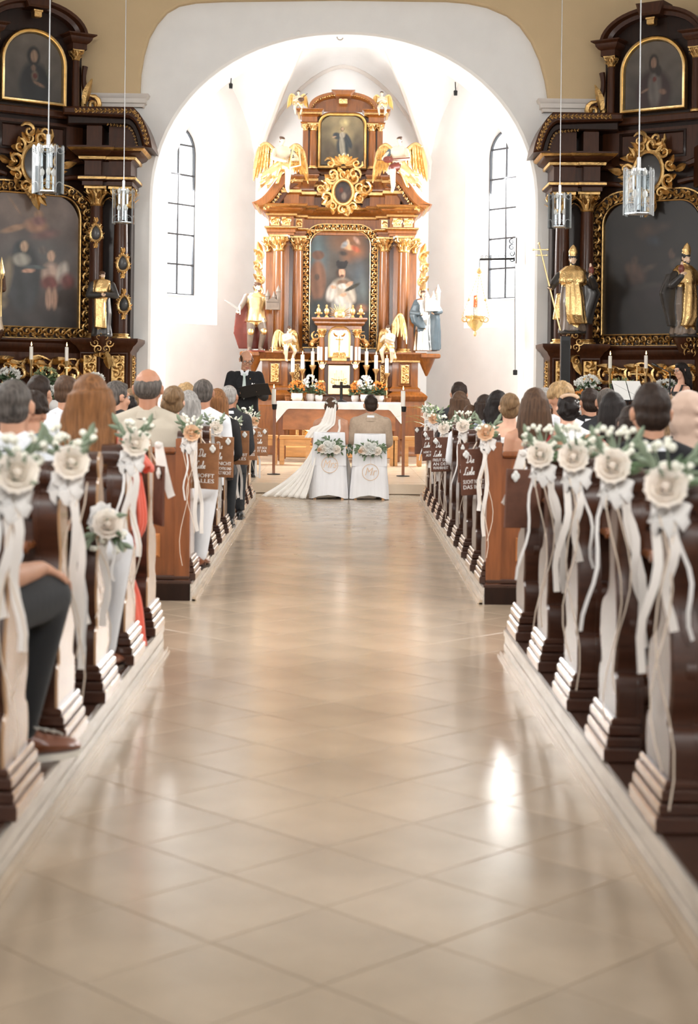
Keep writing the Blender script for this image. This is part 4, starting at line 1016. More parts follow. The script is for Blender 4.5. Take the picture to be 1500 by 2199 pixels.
# upper storey
UP = PL([(.83, 32.7), (.83, 32.05), (.52, 32.05), (.52, 32.2)])
z0, z1 = zz(376, 32), zz(361, 32)
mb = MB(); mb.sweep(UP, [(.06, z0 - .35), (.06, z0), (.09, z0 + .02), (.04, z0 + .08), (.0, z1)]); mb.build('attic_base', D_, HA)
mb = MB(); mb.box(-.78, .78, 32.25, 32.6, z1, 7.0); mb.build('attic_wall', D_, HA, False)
for s in (-1, 1):
    column(HA, s * .60, 32.12, z1, 6.83, .075, W_, G_, caph=.15); mb = MB(); mb.box(s * .70, s * .81, 32.1, 32.4, z1, 6.7); mb.build('pilaster', W_, HA, False); mb = MB(); capital(mb, (s * .755, 32.12, 6.68), .045, .15); mb.build('capital', G_, HA, label='gilded pilaster capital')
zc = 6.82
for s in (-1, 1):
    UP = [(s * .52, 32.4), (s * .52, 32.05), (s * .83, 32.05), (s * .83, 32.6)]
    if s < 0: UP = UP[::-1]
    mb = MB(); mb.sweep(UP, [(0, zc), (.02, zc), (.03, zc + .03), (0, zc + .04), (0, zc + .14), (.04, zc + .17), (.08, zc + .19), (.09, zc + .24), (.13, zc + .27), (.13, zc + .29)]); ac = mb.build('attic_entablature', W_, HA)
    mb = MB(); mb.sweep(UP, [(.045, zc + .165), (.085, zc + .185), (.095, zc + .215), (.07, zc + .22)], 0, False); mb.build('gilt_moulding', G_, ac, label='gilded leaf moulding')
arc = [(.70 * -math.cos(a), zc + .27 + .37 * math.sin(a) ** .8) for a in [PI * i / 20 for i in range(21)]]
mb = MB(); ins = [(x * .86, zc + .27 + (z - zc - .27) * .76) for x, z in arc]
n_ = len(arc); mb.rings([[(x, 32.5, z) for x, z in arc], [(x, 31.95, z) for x, z in arc], [(x * .93, 31.95, z - .045) for x, z in arc], [(x, 32.05, z) for x, z in ins], [(x, 32.25, z) for x, z in ins]], 0, False, False); pm = mb.build('arched_pediment', W_, HA, angle=30)
mb = MB(); carve_path(mb, [(x * .9, 31.97, zc + .27 + (z - zc - .27) * .84) for x, z in arc], (0, -1, 0), .05, .05); mb.build('gilt_moulding', G_, pm, label='gilded leaf moulding')
mb = MB(); mb.prism(ins, (0, 32.24, 0), (1, 0, 0), (0, 0, 1), (0, -1, 0), 0, .02); mb.build('tympanum', W_, pm, False)
mb = MB(); mb.prism([(-.16, zc + .53), (.16, zc + .53), (.24, zc + .66), (-.24, zc + .66)], (0, 32.3, 0), (1, 0, 0), (0, 0, 1), (0, -1, 0), 0, .46, 0, .03); mb.build('keystone', W_, pm)
mb = MB(); mb.box(-.085, .085, 31.98, 32.1, zc + .40, zc + .50, ch=.012); relief(mb, (0, 31.97, zc + .45), .09, .15, (0, 0, 1), (1, 0, 0), (0, -1, 0)); mb.build('gilt_tablet', 'palegold', pm)
OUT = outline(.51, zz(362, 32.1), zz(240, 32.1), .26, cx=-.01)
mb = MB(); frame_loops(mb, OUT, [(0, 0), (0, .05), (.02, .075), (.04, .05), (.06, .06), (.075, .03), (.08, 0)], 32.2); f_ = mb.build('picture_frame', 'palegold', HA)
fig = [(0, .6, .6, .32, 0, (206, 184, 134), 1), (.1, .88, .3, .1, 0, (226, 206, 150), 1), (-.6, .25, .5, .25, 0, (112, 98, 80), 1), (.75, .3, .4, .35, 0, (84, 74, 64), 1), (.1, .12, .7, .1, 0, (96, 84, 70), .8), (.02, .38, .34, .26, .1, (58, 66, 72), .3), (-.25, .6, .25, .08, -.5, (60, 68, 74), .3), (.28, .5, .16, .2, .35, (60, 66, 72), .3), (.0, .38, .16, .28, .08, (176, 168, 150), .35), (.1, .18, .14, .1, 0, (200, 192, 172), .4), (.0, .62, .16, .07, 0, (190, 178, 158), .3), (.0, .74, .10, .055, 0, (92, 72, 54), .3), (.01, .745, .065, .04, 0, (206, 170, 138), .3), (-.38, .58, .12, .02, .2, (206, 170, 138), .4)]
canvas('painting', f_, .43, zz(353, 32.1), zz(249, 32.1), .2, 32.18, painter((150, 134, 100), (86, 78, 68), fig, 1.25, .2), cx=-.01, nx=50, nz=60, label='painting of a cloaked woman standing on clouds')
# tabernacle
TB = thing('tabernacle', 'walnut tabernacle with gilded crucifix door in front of the main picture', 'tabernacle', (-.02, 31.4, 1.32))
tx = -.018; mb = MB(); mb.box(tx - .40, tx + .40, 31.42, 31.9, 1.32, 2.70); mb.build('body', D_, TB, False)
mb = MB(); mb.sweep([(tx - .44, 31.9), (tx - .44, 31.3), (tx - .24, 31.3), (tx - .24, 31.36), (tx + .24, 31.36), (tx + .24, 31.3), (tx + .44, 31.3), (tx + .44, 31.9)], [(0, 2.62), (0, 2.7), (.03, 2.72), (.06, 2.75), (.06, 2.78), (.11, 2.83), (.11, 2.86)]); mb.build('cornice', W_, TB)
for s in (-1, 1):
    column(TB, tx + s * .35, 31.36, 1.58, 2.64, .058, W_, G_, caph=.17); mb = MB(); mb.box(tx + s * .26, tx + s * .45, 31.28, 31.5, 1.32, 1.58, ch=.012); mb.build('column_pedestal', W_, TB)
    for k in range(4):
        mb = MB(); mb.box(tx + s * .355 - .07 + k * .037, tx + s * .355 - .045 + k * .037, 31.268, 31.3, 1.36, 1.52); mb.build('flute', 'gold', TB, False)
    mb = MB(); scroll(mb, (tx + s * .46, 31.4, 2.5), (s, 0, 0), (0, 0, 1), (0, -1, 0), .10, s, a0=1.2, r=.2); leafy(mb, (tx + s * .44, 31.4, 2.45), (s, 0, -.8), (0, -1, 0), .2, .05); mb.ell((tx + s * .54, 31.36, 2.33), (.04, .04, .05)); mb.build('side_volute', G_, TB, label='gilded side volute')
mb = MB(); NI = outline(.225, 2.06, 2.70, .17, cx=tx); frame_loops(mb, NI, [(0, 0), (0, .06), (.02, .075), (.045, .06), (.05, .01)], 31.42); carve_path(mb, [(x, 31.36, z) for x, z in inset(NI, .02)[1:]], (0, -1, 0), .04, .05); mb.build('niche_frame', 'palegold', TB)
mb = MB(); mb.prism(inset(NI, .045), (0, 31.42, 0), (1, 0, 0), (0, 0, 1), (0, -1, 0), 0, .012); nb_ = mb.build('niche_back', 'silver', TB, False)
mb = MB(); v = Vector((tx, 31.38, 2.36)); mb.box(tx - .012, tx + .012, 31.375, 31.395, 2.08, 2.52); mb.box(tx - .08, tx + .08, 31.375, 31.395, 2.42, 2.445); mb.ell((tx, 31.36, 2.45), .02); mb.tube([(tx, 31.36, 2.43), (tx, 31.355, 2.33), (tx - .01, 31.36, 2.2)], [.022, .02, .012], 7); mb.tube([(tx - .075, 31.365, 2.455), (tx, 31.36, 2.41), (tx + .075, 31.365, 2.455)], .008, 5); leafy(mb, (tx - .03, 31.37, 2.5), (-.7, 0, .5), (0, -1, 0), .12, .04); leafy(mb, (tx + .03, 31.37, 2.5), (.7, 0, .5), (0, -1, 0), .12, .04); mb.build('crucifix_relief', G_, nb_)
mb = MB(); mb.box(tx - .15, tx + .15, 31.30, 31.42, 2.0, 2.07, ch=.01); relief(mb, (tx, 31.34, 2.12), .12, .26, (0, 0, 1), (1, 0, 0), (0, -1, 0)); mb.build('niche_base', G_, TB)
mb = MB(); mb.box(tx - .24, tx + .24, 31.30, 31.42, 1.94, 2.0, ch=.012); mb.build('door_ledge', W_, TB)
mb = MB(); mb.box(tx - .21, tx + .21, 31.33, 31.42, 1.34, 1.93, ch=.012); dr = mb.build('tabernacle_door', 'brass', TB)
mb = MB()
for dx, hh in ((-.085, .26), (-.05, .32), (.05, .32), (.085, .26), (0, .2)): mb.box(tx + dx - .011, tx + dx + .011, 31.318, 31.332, 1.5, 1.5 + hh)
mb.box(tx - .11, tx + .11, 31.318, 31.332, 1.62, 1.645); scroll(mb, (tx + .13, 31.325, 1.6), (1, 0, 0), (0, 0, 1), (0, -1, 0), .06, 1, a0=1); scroll(mb, (tx - .13, 31.325, 1.6), (-1, 0, 0), (0, 0, 1), (0, -1, 0), .06, 1, a0=1); mb.build('door_emblem', 'palegold', dr)
for s in (-1, 1):
    for dx, q in ((.26, .9), (.42, .8)):
        mb = MB(); mb.lathe([(.045 * q, 0), (.05 * q, .02), (.02 * q, .05), (.06 * q, .10), (.062 * q, .15), (.03 * q, .2), (.018 * q, .21), (.03 * q, .235), (.018 * q, .26), (.0, .27)], (tx + s * dx, 31.38, 2.86), 12)
        if dx > .3:
            for a in (-1, 1): mb.ell((tx + s * dx + a * .06, 31.38, 2.95), .022)
        mb.build('finial', 'palegold', TB, label='small gilded urn finial')
mb = MB()
for k in range(15):
    a = PI * (k + .3) / 14.6; d = Vector((math.cos(a), 0, math.sin(a))); L = .26 if k % 2 else .2
    mb.tube([Vector((tx, 31.4, 2.9)) + d * .09, Vector((tx, 31.4, 2.9)) + d * L], [.014, .006], 5)
mb.ell((tx, 31.38, 2.92), (.11, .04, .10)); mb.build('sunburst', 'palegold', TB)
# ---------------------------------------------------------------- carved statues
class Loc:
    """local frame of a carved figure: x to the picture's right, y towards the nave, z up, in units of its height"""
    def __init__(s, o, hgt, yaw=0.): s.o = Vector(o); s.h = hgt; s.R = Matrix.Rotation(yaw, 3, 'Z'); s.yaw = yaw
    def __call__(s, x, y, z): return s.o + s.R @ (Vector((x, -y, z)) * s.h)
    def d(s, x, y, z): return s.R @ Vector((x, -y, z))
    def head(s, x, y, z, yaw=0., pitch=0., roll=0., k=None): return Fr(s(x, y, z), PI + s.yaw + yaw, pitch, roll, (k or s.h / 1.75))
def wing(L, w, mb, n=8, up=.10, out=.30, ln=.56, droop=.25, x0=.07, z0=.70):
    """feathered wing hanging from the shoulder: a leading edge, long quills and two rows of coverts"""
    a, m, b = L(w * x0, -.07, z0), L(w * (x0 + out * .6), -.12, z0 + up * 1.5), L(w * (x0 + out), -.12, z0 + up); h = L.h; un = L.d(0, 1, 0)
    E = smoothpts([a, m, b], 6); mb.tube(E, [.028 * h + .012 * h * math.sin(PI * i / 12) for i in range(13)], 7)
    for row, (q, wd) in enumerate(((1., .052), (.62, .05), (.34, .046))):
        for k in range(n):
            t = k / (n - 1); p = E[int(t * 12)]; d = L.d(w * (droop * (t - .25) + (.5 if up > .2 else 0) * t), 0, -1 + (1.2 * up if up > .2 else 0) * t)
            leafy(mb, p + un * (.012 * h * row) - L.d(0, 0, 1) * .0, d, un, ln * h * q * (.62 + .48 * t), wd * h, 0, .06, 4)
def robed(L, mi, w=.13, d=.10, foot=.16, fold=(.10, 6, .5), top=.80, sway=.0, mid=.11):
    r = L.d(1, 0, 0); f = L.d(0, 1, 0); h = L.h
    R = lambda x, y, z, a, b: (L(x, y, z), r * a * h, f * b * h)
    return loft([R(0, 0, top + .03, w * .6, d * .5), R(0, 0, top, w, d * .8), R(0, 0, .66, w * .88, d), R(sway * .5, .01, .5, mid, d * .95), R(sway, .02, .34, mid * 1.1, d * 1.05), R(sway * .6, .01, .16, foot * .85, d * 1.15), R(0, 0, .02, foot, d * 1.3)], mi, fold)
def arm(L, s, e, w, r=.032, mi=0, skin=None):
    P = [cap(L(*s), r * 1.25 * L.h, L(*e), r * 1.1 * L.h, mi), cap(L(*e), r * 1.1 * L.h, L(*w), r * .8 * L.h, mi)]
    if skin is not None:
        d = (L(*w) - L(*e)).normalized(); P += [q[:5] + (skin,) if False else q for q in hand_prims(L(*w), d, L.d(0, 1, .2), L.h / 1.9, .5, 1, skin)]
    return P
def statue(name, label, cat, L, prims, mats, vox=.012, group=None, **k):
    t = thing(name, label, cat, L.o, 0, group); blob('figure', prims, mats, t, vox, 2); return t
def shead(h, skin=0, hairmi=None, beard=False, longh=False):
    P = head_prims(h, skin)
    if hairmi is not None:
        P += [h.e(0, -.02, .042, .082, .098, .086, hairmi), h.e(0, -.05, -.02, .078, .06, .08, hairmi)]
        for i in range(14):
            a = 2 * PI * i / 14; P.append(h.e(.07 * math.cos(a), -.02 + .08 * math.sin(a), .08 - .03 * math.sin(a), .028, .028, .024, hairmi))
        if longh: P += [h.e(s * .07, -.03, -.09, .03, .04, .06, hairmi) for s in (-1, 1)]
    if beard: P += [h.e(0, .07, -.115, .045, .035, .055, hairmi if hairmi is not None else skin), cap(h.p(-.05, .045, -.07), .022 * h.k, h.p(.05, .045, -.07), .022 * h.k, hairmi)]
    P += [cap(h.p(0, -.02, -.06), .05 * h.k, h.p(0, -.02, -.17), .058 * h.k, skin)]
    return P
# knight saint, left
b = at(549, 755, 31.42); L = Loc(b, 1.42, .25)
h = L.head(.02, .0, .90, .2, .1)
P = shead(h, 0, 4, True) + [robed(L, 1, .125, .09, .10, (.05, 7, 1), top=.80, mid=.10)[:1] and loft([(L(0, 0, .82), L.d(.6, 0, 0) * .13 * L.h, L.d(0, 1, 0) * .07 * L.h), (L(0, 0, .76), L.d(1, 0, 0) * .145 * L.h, L.d(0, 1, 0) * .10 * L.h), (L(0, 0, .6), L.d(1, 0, 0) * .12 * L.h, L.d(0, 1, 0) * .10 * L.h), (L(0, 0, .5), L.d(1, 0, 0) * .13 * L.h, L.d(0, 1, 0) * .11 * L.h), (L(0, 0, .42), L.d(1, 0, 0) * .15 * L.h, L.d(0, 1, 0) * .12 * L.h)], 1, (.06, 6, 0))]
P += [loft([(L(-.02, -.06, .8), L.d(1, 0, 0) * .15 * L.h, L.d(0, 1, 0) * .05 * L.h), (L(-.06, -.09, .55), L.d(1, 0, 0) * .2 * L.h, L.d(0, 1, 0) * .05 * L.h), (L(-.06, -.1, .25), L.d(1, 0, 0) * .22 * L.h, L.d(0, 1, 0) * .05 * L.h), (L(-.02, -.1, .04), L.d(1, 0, 0) * .2 * L.h, L.d(0, 1, 0) * .04 * L.h)], 2, (.12, 5, 1, 1))]
P += [cap(L(-.06, 0, .44), .075 * L.h, L(-.08, .03, .26), .052 * L.h, 3), cap(L(-.08, .03, .26), .05 * L.h, L(-.085, .0, .06), .034 * L.h, 3), cap(L(-.085, .0, .03), .03 * L.h, L(-.11, .07, .02), .026 * L.h, 3), cap(L(.06, .02, .44), .075 * L.h, L(.10, .06, .27), .052 * L.h, 3), cap(L(.10, .06, .27), .05 * L.h, L(.07, .0, .06), .034 * L.h, 3), cap(L(.07, 0, .03), .03 * L.h, L(.08, .08, .02), .026 * L.h, 3), ell(L(-.08, .05, .27), .05 * L.h, 1), ell(L(.10, .08, .28), .05 * L.h, 1)]
P += arm(L, (-.13, 0, .77), (-.22, .03, .62), (-.27, .1, .56), .034, 3, 0) + arm(L, (.13, 0, .77), (.20, .06, .62), (.17, .14, .60), .034, 3, 0) + [ell(L(0, 0, .0), (.2 * L.h, .16 * L.h, .02 * L.h), 2)]
st = statue('saint_statue', 'carved knight saint in a maroon cloak raising a sword beside the left columns', 'statue', L, P, ['flesh', 'palegold', 'stred', 'stgrey', 'stbrown'])
mb = MB(); a, e = L(-.25, .12, .57), L(-.47, .14, .70); mb.ribbon([a, a.lerp(e, .5), e], [.045, .04, .012], .005, 0, (0, 0, 1)); mb.tube([a + Vector((0, 0, -.09)), a + Vector((0, 0, .07))], .012, 6); mb.build('sword', 'silver', st)
def castle(mb, c, q):
    c = Vector(c); mb.box(c.x - .16 * q, c.x + .16 * q, c.y - .1 * q, c.y + .1 * q, c.z, c.z + .2 * q)
    mb.prism([(-.18 * q, 0), (.18 * q, 0), (0, .14 * q)], (c.x, c.y - .12 * q, c.z + .2 * q), (1, 0, 0), (0, 0, 1), (0, 1, 0), 0, .24 * q)
    for s, hh in ((-1, .34), (1, .46), (.2, .3)):
        p = c + Vector((s * .14 * q, -.02, 0)); mb.lathe([(.06 * q, 0), (.06 * q, hh * q), (.075 * q, hh * q + .01), (.0, (hh + .2) * q)], p, 8)
    for i in (-1, 0, 1): mb.box(c.x + i * .09 * q - .02 * q, c.x + i * .09 * q + .02 * q, c.y - .11 * q, c.y - .1 * q, c.z + .06 * q, c.z + .14 * q)
mb = MB(); castle(mb, L(.20, .2, .58), .75); mb.build('model_castle', 'stgrey', st)
# queen saint, right
b = at(913, 757, 31.42); L = Loc(b, 1.30, -.2); h = L.head(-.02, .03, .90, .25, .25)
rr = L.d(1, 0, 0) * L.h; ff = L.d(0, 1, 0) * L.h
P = shead(h, 0, 4, False, True) + [robed(L, 1, .13, .10, .17, (.13, 7, .4), sway=-.02)] + [loft([(L(0, -.04, .82), rr * .15, ff * .06), (L(.01, -.05, .6), rr * .19, ff * .07), (L(.02, -.06, .3), rr * .2, ff * .07), (L(.03, -.06, .05), rr * .19, ff * .06)], 2, (.12, 5, 2, 1)), loft([(L(-.12, .03, .72), rr * .06, ff * .07), (L(-.15, .06, .55), rr * .08, ff * .07), (L(-.10, .10, .45), rr * .09, ff * .05), (L(-.02, .12, .36), rr * .05, ff * .04)], 2, (.1, 5, 0, 1)), loft([(L(.13, .03, .7), rr * .06, ff * .07), (L(.16, .04, .5), rr * .07, ff * .07), (L(.15, .05, .25), rr * .06, ff * .06), (L(.16, .05, .03), rr * .07, ff * .06)], 2, (.12, 5, 1, 1))] + arm(L, (-.14, 0, .77), (-.20, .06, .60), (-.06, .16, .58), .036, 2, 0) + arm(L, (.14, 0, .77), (.24, .06, .62), (.16, .16, .60), .036, 2, 0)
P += [h.e(0, -.02, .10, .07, .08, .03, 3)]
st = statue('saint_statue', 'carved crowned woman saint in slate blue cloak holding a model church', 'statue', L, P, ['flesh', 'silver', 'stblue', 'palegold', 'stbrown'])
mb = MB(); castle(mb, L(.13, .2, .62), .8); mb.build('model_church', 'silver', st)
# big angels on the pediment
for s, (px, py), lb in ((-1, (606, 415), 'large gilt-winged angel sitting on the left pediment with a bare leg down'), (1, (856, 415), 'large gilt-winged angel on the right pediment playing a stringed instrument')):
    b = at(px, py, 31.35); L = Loc(b, 1.15, -s * .25); X = lambda x: s * x
    h = L.head(X(.02), .06, .90, -s * .25, .15, 0, .62)
    P = shead(h, 0, 2, False)
    P += [loft([(L(X(.0), .02, .80), L.d(1, 0, 0) * .10 * L.h, L.d(0, 1, 0) * .07 * L.h), (L(X(.0), .02, .72), L.d(1, 0, 0) * .15 * L.h, L.d(0, 1, 0) * .1 * L.h), (L(X(.02), .03, .58), L.d(1, 0, 0) * .12 * L.h, L.d(0, 1, 0) * .10 * L.h), (L(X(.03), .03, .48), L.d(1, 0, 0) * .13 * L.h, L.d(0, 1, 0) * .12 * L.h)], 0)]
    P += [cap(L(X(.02), .05, .46), .10 * L.h, L(X(-.07), .18, .42), .07 * L.h, 3 if s > 0 else 1), cap(L(X(-.07), .18, .42), .062 * L.h, L(X(-.05), .2, .1), .04 * L.h, 0), cap(L(X(-.05), .2, .08), .036 * L.h, L(X(-.05), .28, .0), .026 * L.h, 0),
          cap(L(X(.06), .04, .44), .10 * L.h, L(X(.24), .12, .30), .075 * L.h, 1), cap(L(X(.24), .12, .30), .065 * L.h, L(X(.40), .06, .10), .045 * L.h, 1), cap(L(X(.4), .06, .08), .03 * L.h, L(X(.45), .1, .02), .026 * L.h, 0)]
    rgd = random.Random(3 + s)
    for i in range(9): P.append(cap(L(X(rgd.uniform(-.05, .1)), rgd.uniform(.05, .14), rgd.uniform(.4, .56)), .03 * L.h, L(X(rgd.uniform(.1, .4)), rgd.uniform(.06, .16), rgd.uniform(.08, .34)), .028 * L.h, 1))
    P += arm(L, (X(-.14), .03, .73), (X(-.24), .12, .58), (X(-.12), .26, .55), .034, 0, 0) + arm(L, (X(.14), .03, .73), (X(.20), .14, .58), (X(.04), .26, .52), .034, 0, 0)
    P += [cap(L(X(-.15), .03, .72), .05 * L.h, L(X(-.2), .07, .63), .052 * L.h, 4)]
    st = statue('angel_statue', lb, 'statue', L, P, ['ivory', 'palegold', 'stbrown', 'stred', 'stblue'])
    for w in (-1, 1):
        mb = MB(); wing(L, w, mb); mb.build('wing', 'gold', st, label='gilded feathered wing')
    mb = MB()
    if s > 0:
        mb.ell(L(-.12, .3, .54), (.09 * L.h, .03 * L.h, .06 * L.h), 0, 12, 6); mb.tube([L(-.12, .32, .54), L(.26, .30, .56)], .012, 6); mb.tube([L(-.3, .34, .53), L(.2, .36, .50)], .006, 5); mb.build('fiddle', 'stred', st)
    else:
        mb.tube([L(.05, .3, .40), L(.14, .26, .80)], .02, 7); mb.tube([L(.14, .26, .80), L(.24, .22, .74), L(.26, .24, .46), L(.05, .3, .40)], [.02, .025, .02, .016], 7)
        for k in range(5): mb.tube([L(.07 + .015 * k, .29, .48 + .06 * k), L(.255, .235, .5 + .05 * k)], .004, 4)
        mb.build('harp', 'palegold', st)
# putti on the attic, kneeling angels on the pedestals
for s, (px, py), lb, hh in ((-1, (640, 247), 'small putto perched on the left attic corner playing an instrument', .52), (1, (821, 249), 'small putto perched on the right attic corner', .52), (-2, (618, 776), 'small praying angel kneeling left of the tabernacle', .74), (2, (836, 780), 'small bowing angel with raised wing right of the tabernacle', .80)):
    big = abs(s) == 2; sg = 1 if s > 0 else -1; b = at(px, py, 31.35 if big else 32.0); L = Loc(b, hh, -sg * (.5 if big else .1)); h = L.head(-sg * .02, .05, .86, -sg * .5 if big else 0, .3 if big else 0, 0, hh / (1.55 if big else 1.3))
    P = shead(h, 0, 2)
    P += [loft([(L(0, 0, .74), L.d(1, 0, 0) * .1 * L.h, L.d(0, 1, 0) * .08 * L.h), (L(0, 0, .66), L.d(1, 0, 0) * .14 * L.h, L.d(0, 1, 0) * .1 * L.h), (L(0, 0, .52), L.d(1, 0, 0) * .12 * L.h, L.d(0, 1, 0) * .11 * L.h), (L(0, 0, .42), L.d(1, 0, 0) * .14 * L.h, L.d(0, 1, 0) * .13 * L.h)], 0),
          cap(L(-.07, .03, .42), .075 * L.h, L(-.13, .16, .30), .06 * L.h, 0), cap(L(-.13, .16, .30), .055 * L.h, L(-.10, .12, .05), .035 * L.h, 0), cap(L(-.1, .12, .03), .03 * L.h, L(-.1, .19, .01), .025 * L.h, 0), cap(L(.07, .03, .42), .075 * L.h, L(.15, .14, .28), .06 * L.h, 0), cap(L(.15, .14, .28), .055 * L.h, L(.10, .06, .06), .035 * L.h, 0), cap(L(.1, .06, .04), .03 * L.h, L(.11, .13, .02), .025 * L.h, 0)]
    P += [cap(L(-.12, .02, .46), .06 * L.h, L(.14, .1, .40), .065 * L.h, 1), cap(L(.0, .12, .46), .05 * L.h, L(.16, .12, .26), .05 * L.h, 1), cap(L(-.05, .1, .40), .05 * L.h, L(-.14, .1, .22), .05 * L.h, 1), cap(L(.1, .04, .34), .06 * L.h, L(.18, .02, .12), .05 * L.h, 1)]
    P += arm(L, (-.14, .02, .67), (-.17, .12, .54), (-.03, .22, .60), .034, 0, 0) + arm(L, (.14, .02, .67), (.17, .12, .54), (.03, .22, .60), .034, 0, 0)
    st = statue('angel_statue' if big else 'putto_statue', lb, 'statue', L, P, ['ivory', 'palegold', 'stbrown'], .009)
    for w in (-1, 1):
        up_ = big and w == 1 and s > 0
        mb = MB(); wing(L, w, mb, 6, .14 if up_ else .08, .24, .62 if up_ else .5, z0=1.0 if up_ else .70); mb.build('wing', 'palegold', st, label='gilded feathered wing')
    if s == -1: mb = MB(); mb.ell(L(.1, .26, .56), (.08 * hh * 1.6, .03, .05 * hh * 1.6)); mb.tube([L(.1, .28, .56), L(.34, .22, .80)], .008, 5); mb.build('lute', 'stbrown', st)
# ================================================================ side altars, set diagonally in the corners
def smz(py, Y): return H + (840 - py) * Y / FPX
def side_altar(sx):
    nm = 'left' if sx < 0 else 'right'
    SA = thing('side_altar', 'dark walnut side altar with a worn painting of a nun and angels' if sx < 0 else 'dark walnut side altar with a nearly black painting between two bishops', 'altar', (sx * 4.5, 24.9, .14))
    W_, D_, G_ = 'sidewood', 'sidedark', 'oldgold'
    ang = math.radians(34); O = Vector((sx * 4.80, 24.55, 0)); T = Matrix.Translation(O) @ Matrix.Rotation(-sx * ang, 4, 'Z')
    # ---- wings: frontal column pairs (inner side of each altar) and their twins on the outer side
    for inner in (1, 0):
        if inner: xs = (3.48, 3.86); yb = 24.95
        else: xs = (5.55, 5.86); yb = 23.6
        if not inner:
            for x in xs[:1]: column(SA, sx * x, yb, 2.19, 4.57, .115, W_, G_)
            mb = MB(); mb.box(sx * 5.35, sx * 5.85, yb - .2, yb + .6, .14, 2.19, ch=.02); mb.box(sx * 5.35, sx * 5.85, yb - .15, yb + .5, 4.57, 5.2, ch=.02); mb.build('wing_block', W_, SA); continue
        column(SA, sx * 3.48, yb, 2.19, 4.57, .118, W_, G_); column(SA, sx * 3.86, yb - .05, 2.19, 4.57, .112, W_, G_)
        mb = MB(); mb.box(sx * 3.33, sx * 3.55, yb + .12, 25.45, .14, 4.57, ch=.01); mb.box(sx * 3.55, sx * 4.25, yb + .3, 25.45, .14, 5.2); mb.build('back_panel', D_, SA, False)
        mb = MB(); capital(mb, (sx * 3.37, yb + .12, 4.26), .06, .31); mb.build('capital', G_, SA)
        def pl(o): # plan round two piers
            p = [(3.28 - o, 25.5), (3.28 - o, yb - .22 - o), (3.68, yb - .22 - o), (3.68, yb - .14 - o), (3.74, yb - .14 - o), (3.74, yb - .26 - o), (4.06 + o, yb - .26 - o), (4.06 + o, yb + .2)]
            p = [(sx * x, y) for x, y in p]
            return p if sx > 0 else p[::-1]
        P0 = pl(0)
        mb = MB(); mb.sweep(P0, [(.10, .14), (.10, .5), (.05, .56), (0, .6), (0, 1.98), (.03, 2.02), (.05, 2.06), (.10, 2.10), (.13, 2.14), (.13, 2.19)]); pd = mb.build('pedestal', W_, SA)
        for x, y, w in ((3.47, yb - .222, .2), (3.90, yb - .262, .2)):
            mb = MB(); frame_loops(mb, [(sx * x - w * .62, 1.12), (sx * x + w * .62, 1.12), (sx * x + w * .62, 1.94), (sx * x - w * .62, 1.94)], [(-.03, 0), (-.03, .02), (-.01, .024), (0, .004)], y); pf = mb.build('panel_frame', W_, pd, False)
            mb = MB(); relief(mb, (sx * x, y - .012, 1.53), w, .78, (1, 0, 0), (0, 0, 1), (0, -1, 0)); mb.build('carved_panel', G_, pd, label='gilded acanthus carving')
        mb = MB(); relief(mb, (sx * 3.268, yb + .05, 1.53), .14, .78, (0, 1, 0), (0, 0, 1), (-sx, 0, 0)); mb.build('carved_panel', G_, pd)
        mb = MB(); scroll(mb, (sx * 3.68, yb - .3, 1.93), (1, 0, 0), (0, 0, 1), (0, -1, 0), .09, 1, a0=1); leafy(mb, (sx * 3.66, yb - .28, 1.98), (.3, 0, -1), (0, -1, 0), .3, .07); leafy(mb, (sx * 3.7, yb - .28, 1.98), (-.9, 0, -.3), (0, -1, 0), .16, .06); mb.build('carved_tassel', G_, pd)
        mb = MB(); mb.sweep(P0, [(-.03, 4.57), (0, 4.58), (0, 4.64), (.05, 4.66), (.05, 4.72), (-.03, 4.74), (-.03, 4.96), (.02, 4.99), (.05, 5.03), (.12, 5.06), (.15, 5.10), (.20, 5.14), (.20, 5.17)]); en = mb.build('entablature', W_, SA)
        mb = MB(); mb.sweep(P0, [(.152, 5.10), (.175, 5.105), (.208, 5.14), (.19, 5.15)], 0, False); mb.sweep(P0, [(.02, 4.975), (.045, 4.98), (.055, 5.02), (.03, 5.03)], 0, False); mb.sweep(P0, [(.03, 4.665), (.058, 4.67), (.058, 4.705)], 0, False); mb.build('gilt_moulding', G_, en, label='gilded leaf moulding')
        # quarter-round broken pediment above
        mb = MB()
        for (x0, x1, y) in ((3.22, 3.66, yb - .18), (3.76, 4.0, yb - .24)): mb.box(sx * x0, sx * x1, y, 25.45, 5.17, 5.52, ch=.015)
        mb.build('attic_pier', W_, SA)
        arc = [(2.96, 5.15), (2.99, 5.3), (3.04, 5.45), (3.10, 5.58), (3.17, 5.69), (3.26, 5.78)]
        inn = [(3.10, 5.17), (3.13, 5.3), (3.17, 5.42), (3.22, 5.52), (3.27, 5.58), (3.33, 5.62)]
        inn2 = [(3.2, 5.17), (3.22, 5.28), (3.25, 5.38), (3.29, 5.46), (3.33, 5.50), (3.38, 5.52)]
        top = [(4.35, 5.78)]; 
        mb = MB(); mb.prism([(sx * x, z) for x, z in arc + top + [(4.35, 5.66)] + inn[::-1]], (0, 25.46, 0), (1, 0, 0), (0, 0, 1), (0, -1, 0), 0, .92, 0, .03); pm = mb.build('arched_cornice', W_, SA)
        mb = MB(); mb.prism([(sx * x, z) for x, z in inn + [(4.3, 5.66), (4.3, 5.52)] + inn2[::-1]], (0, 25.46, 0), (1, 0, 0), (0, 0, 1), (0, -1, 0), 0, .80, 0, .02); mb.build('cornice_fascia', D_, pm)
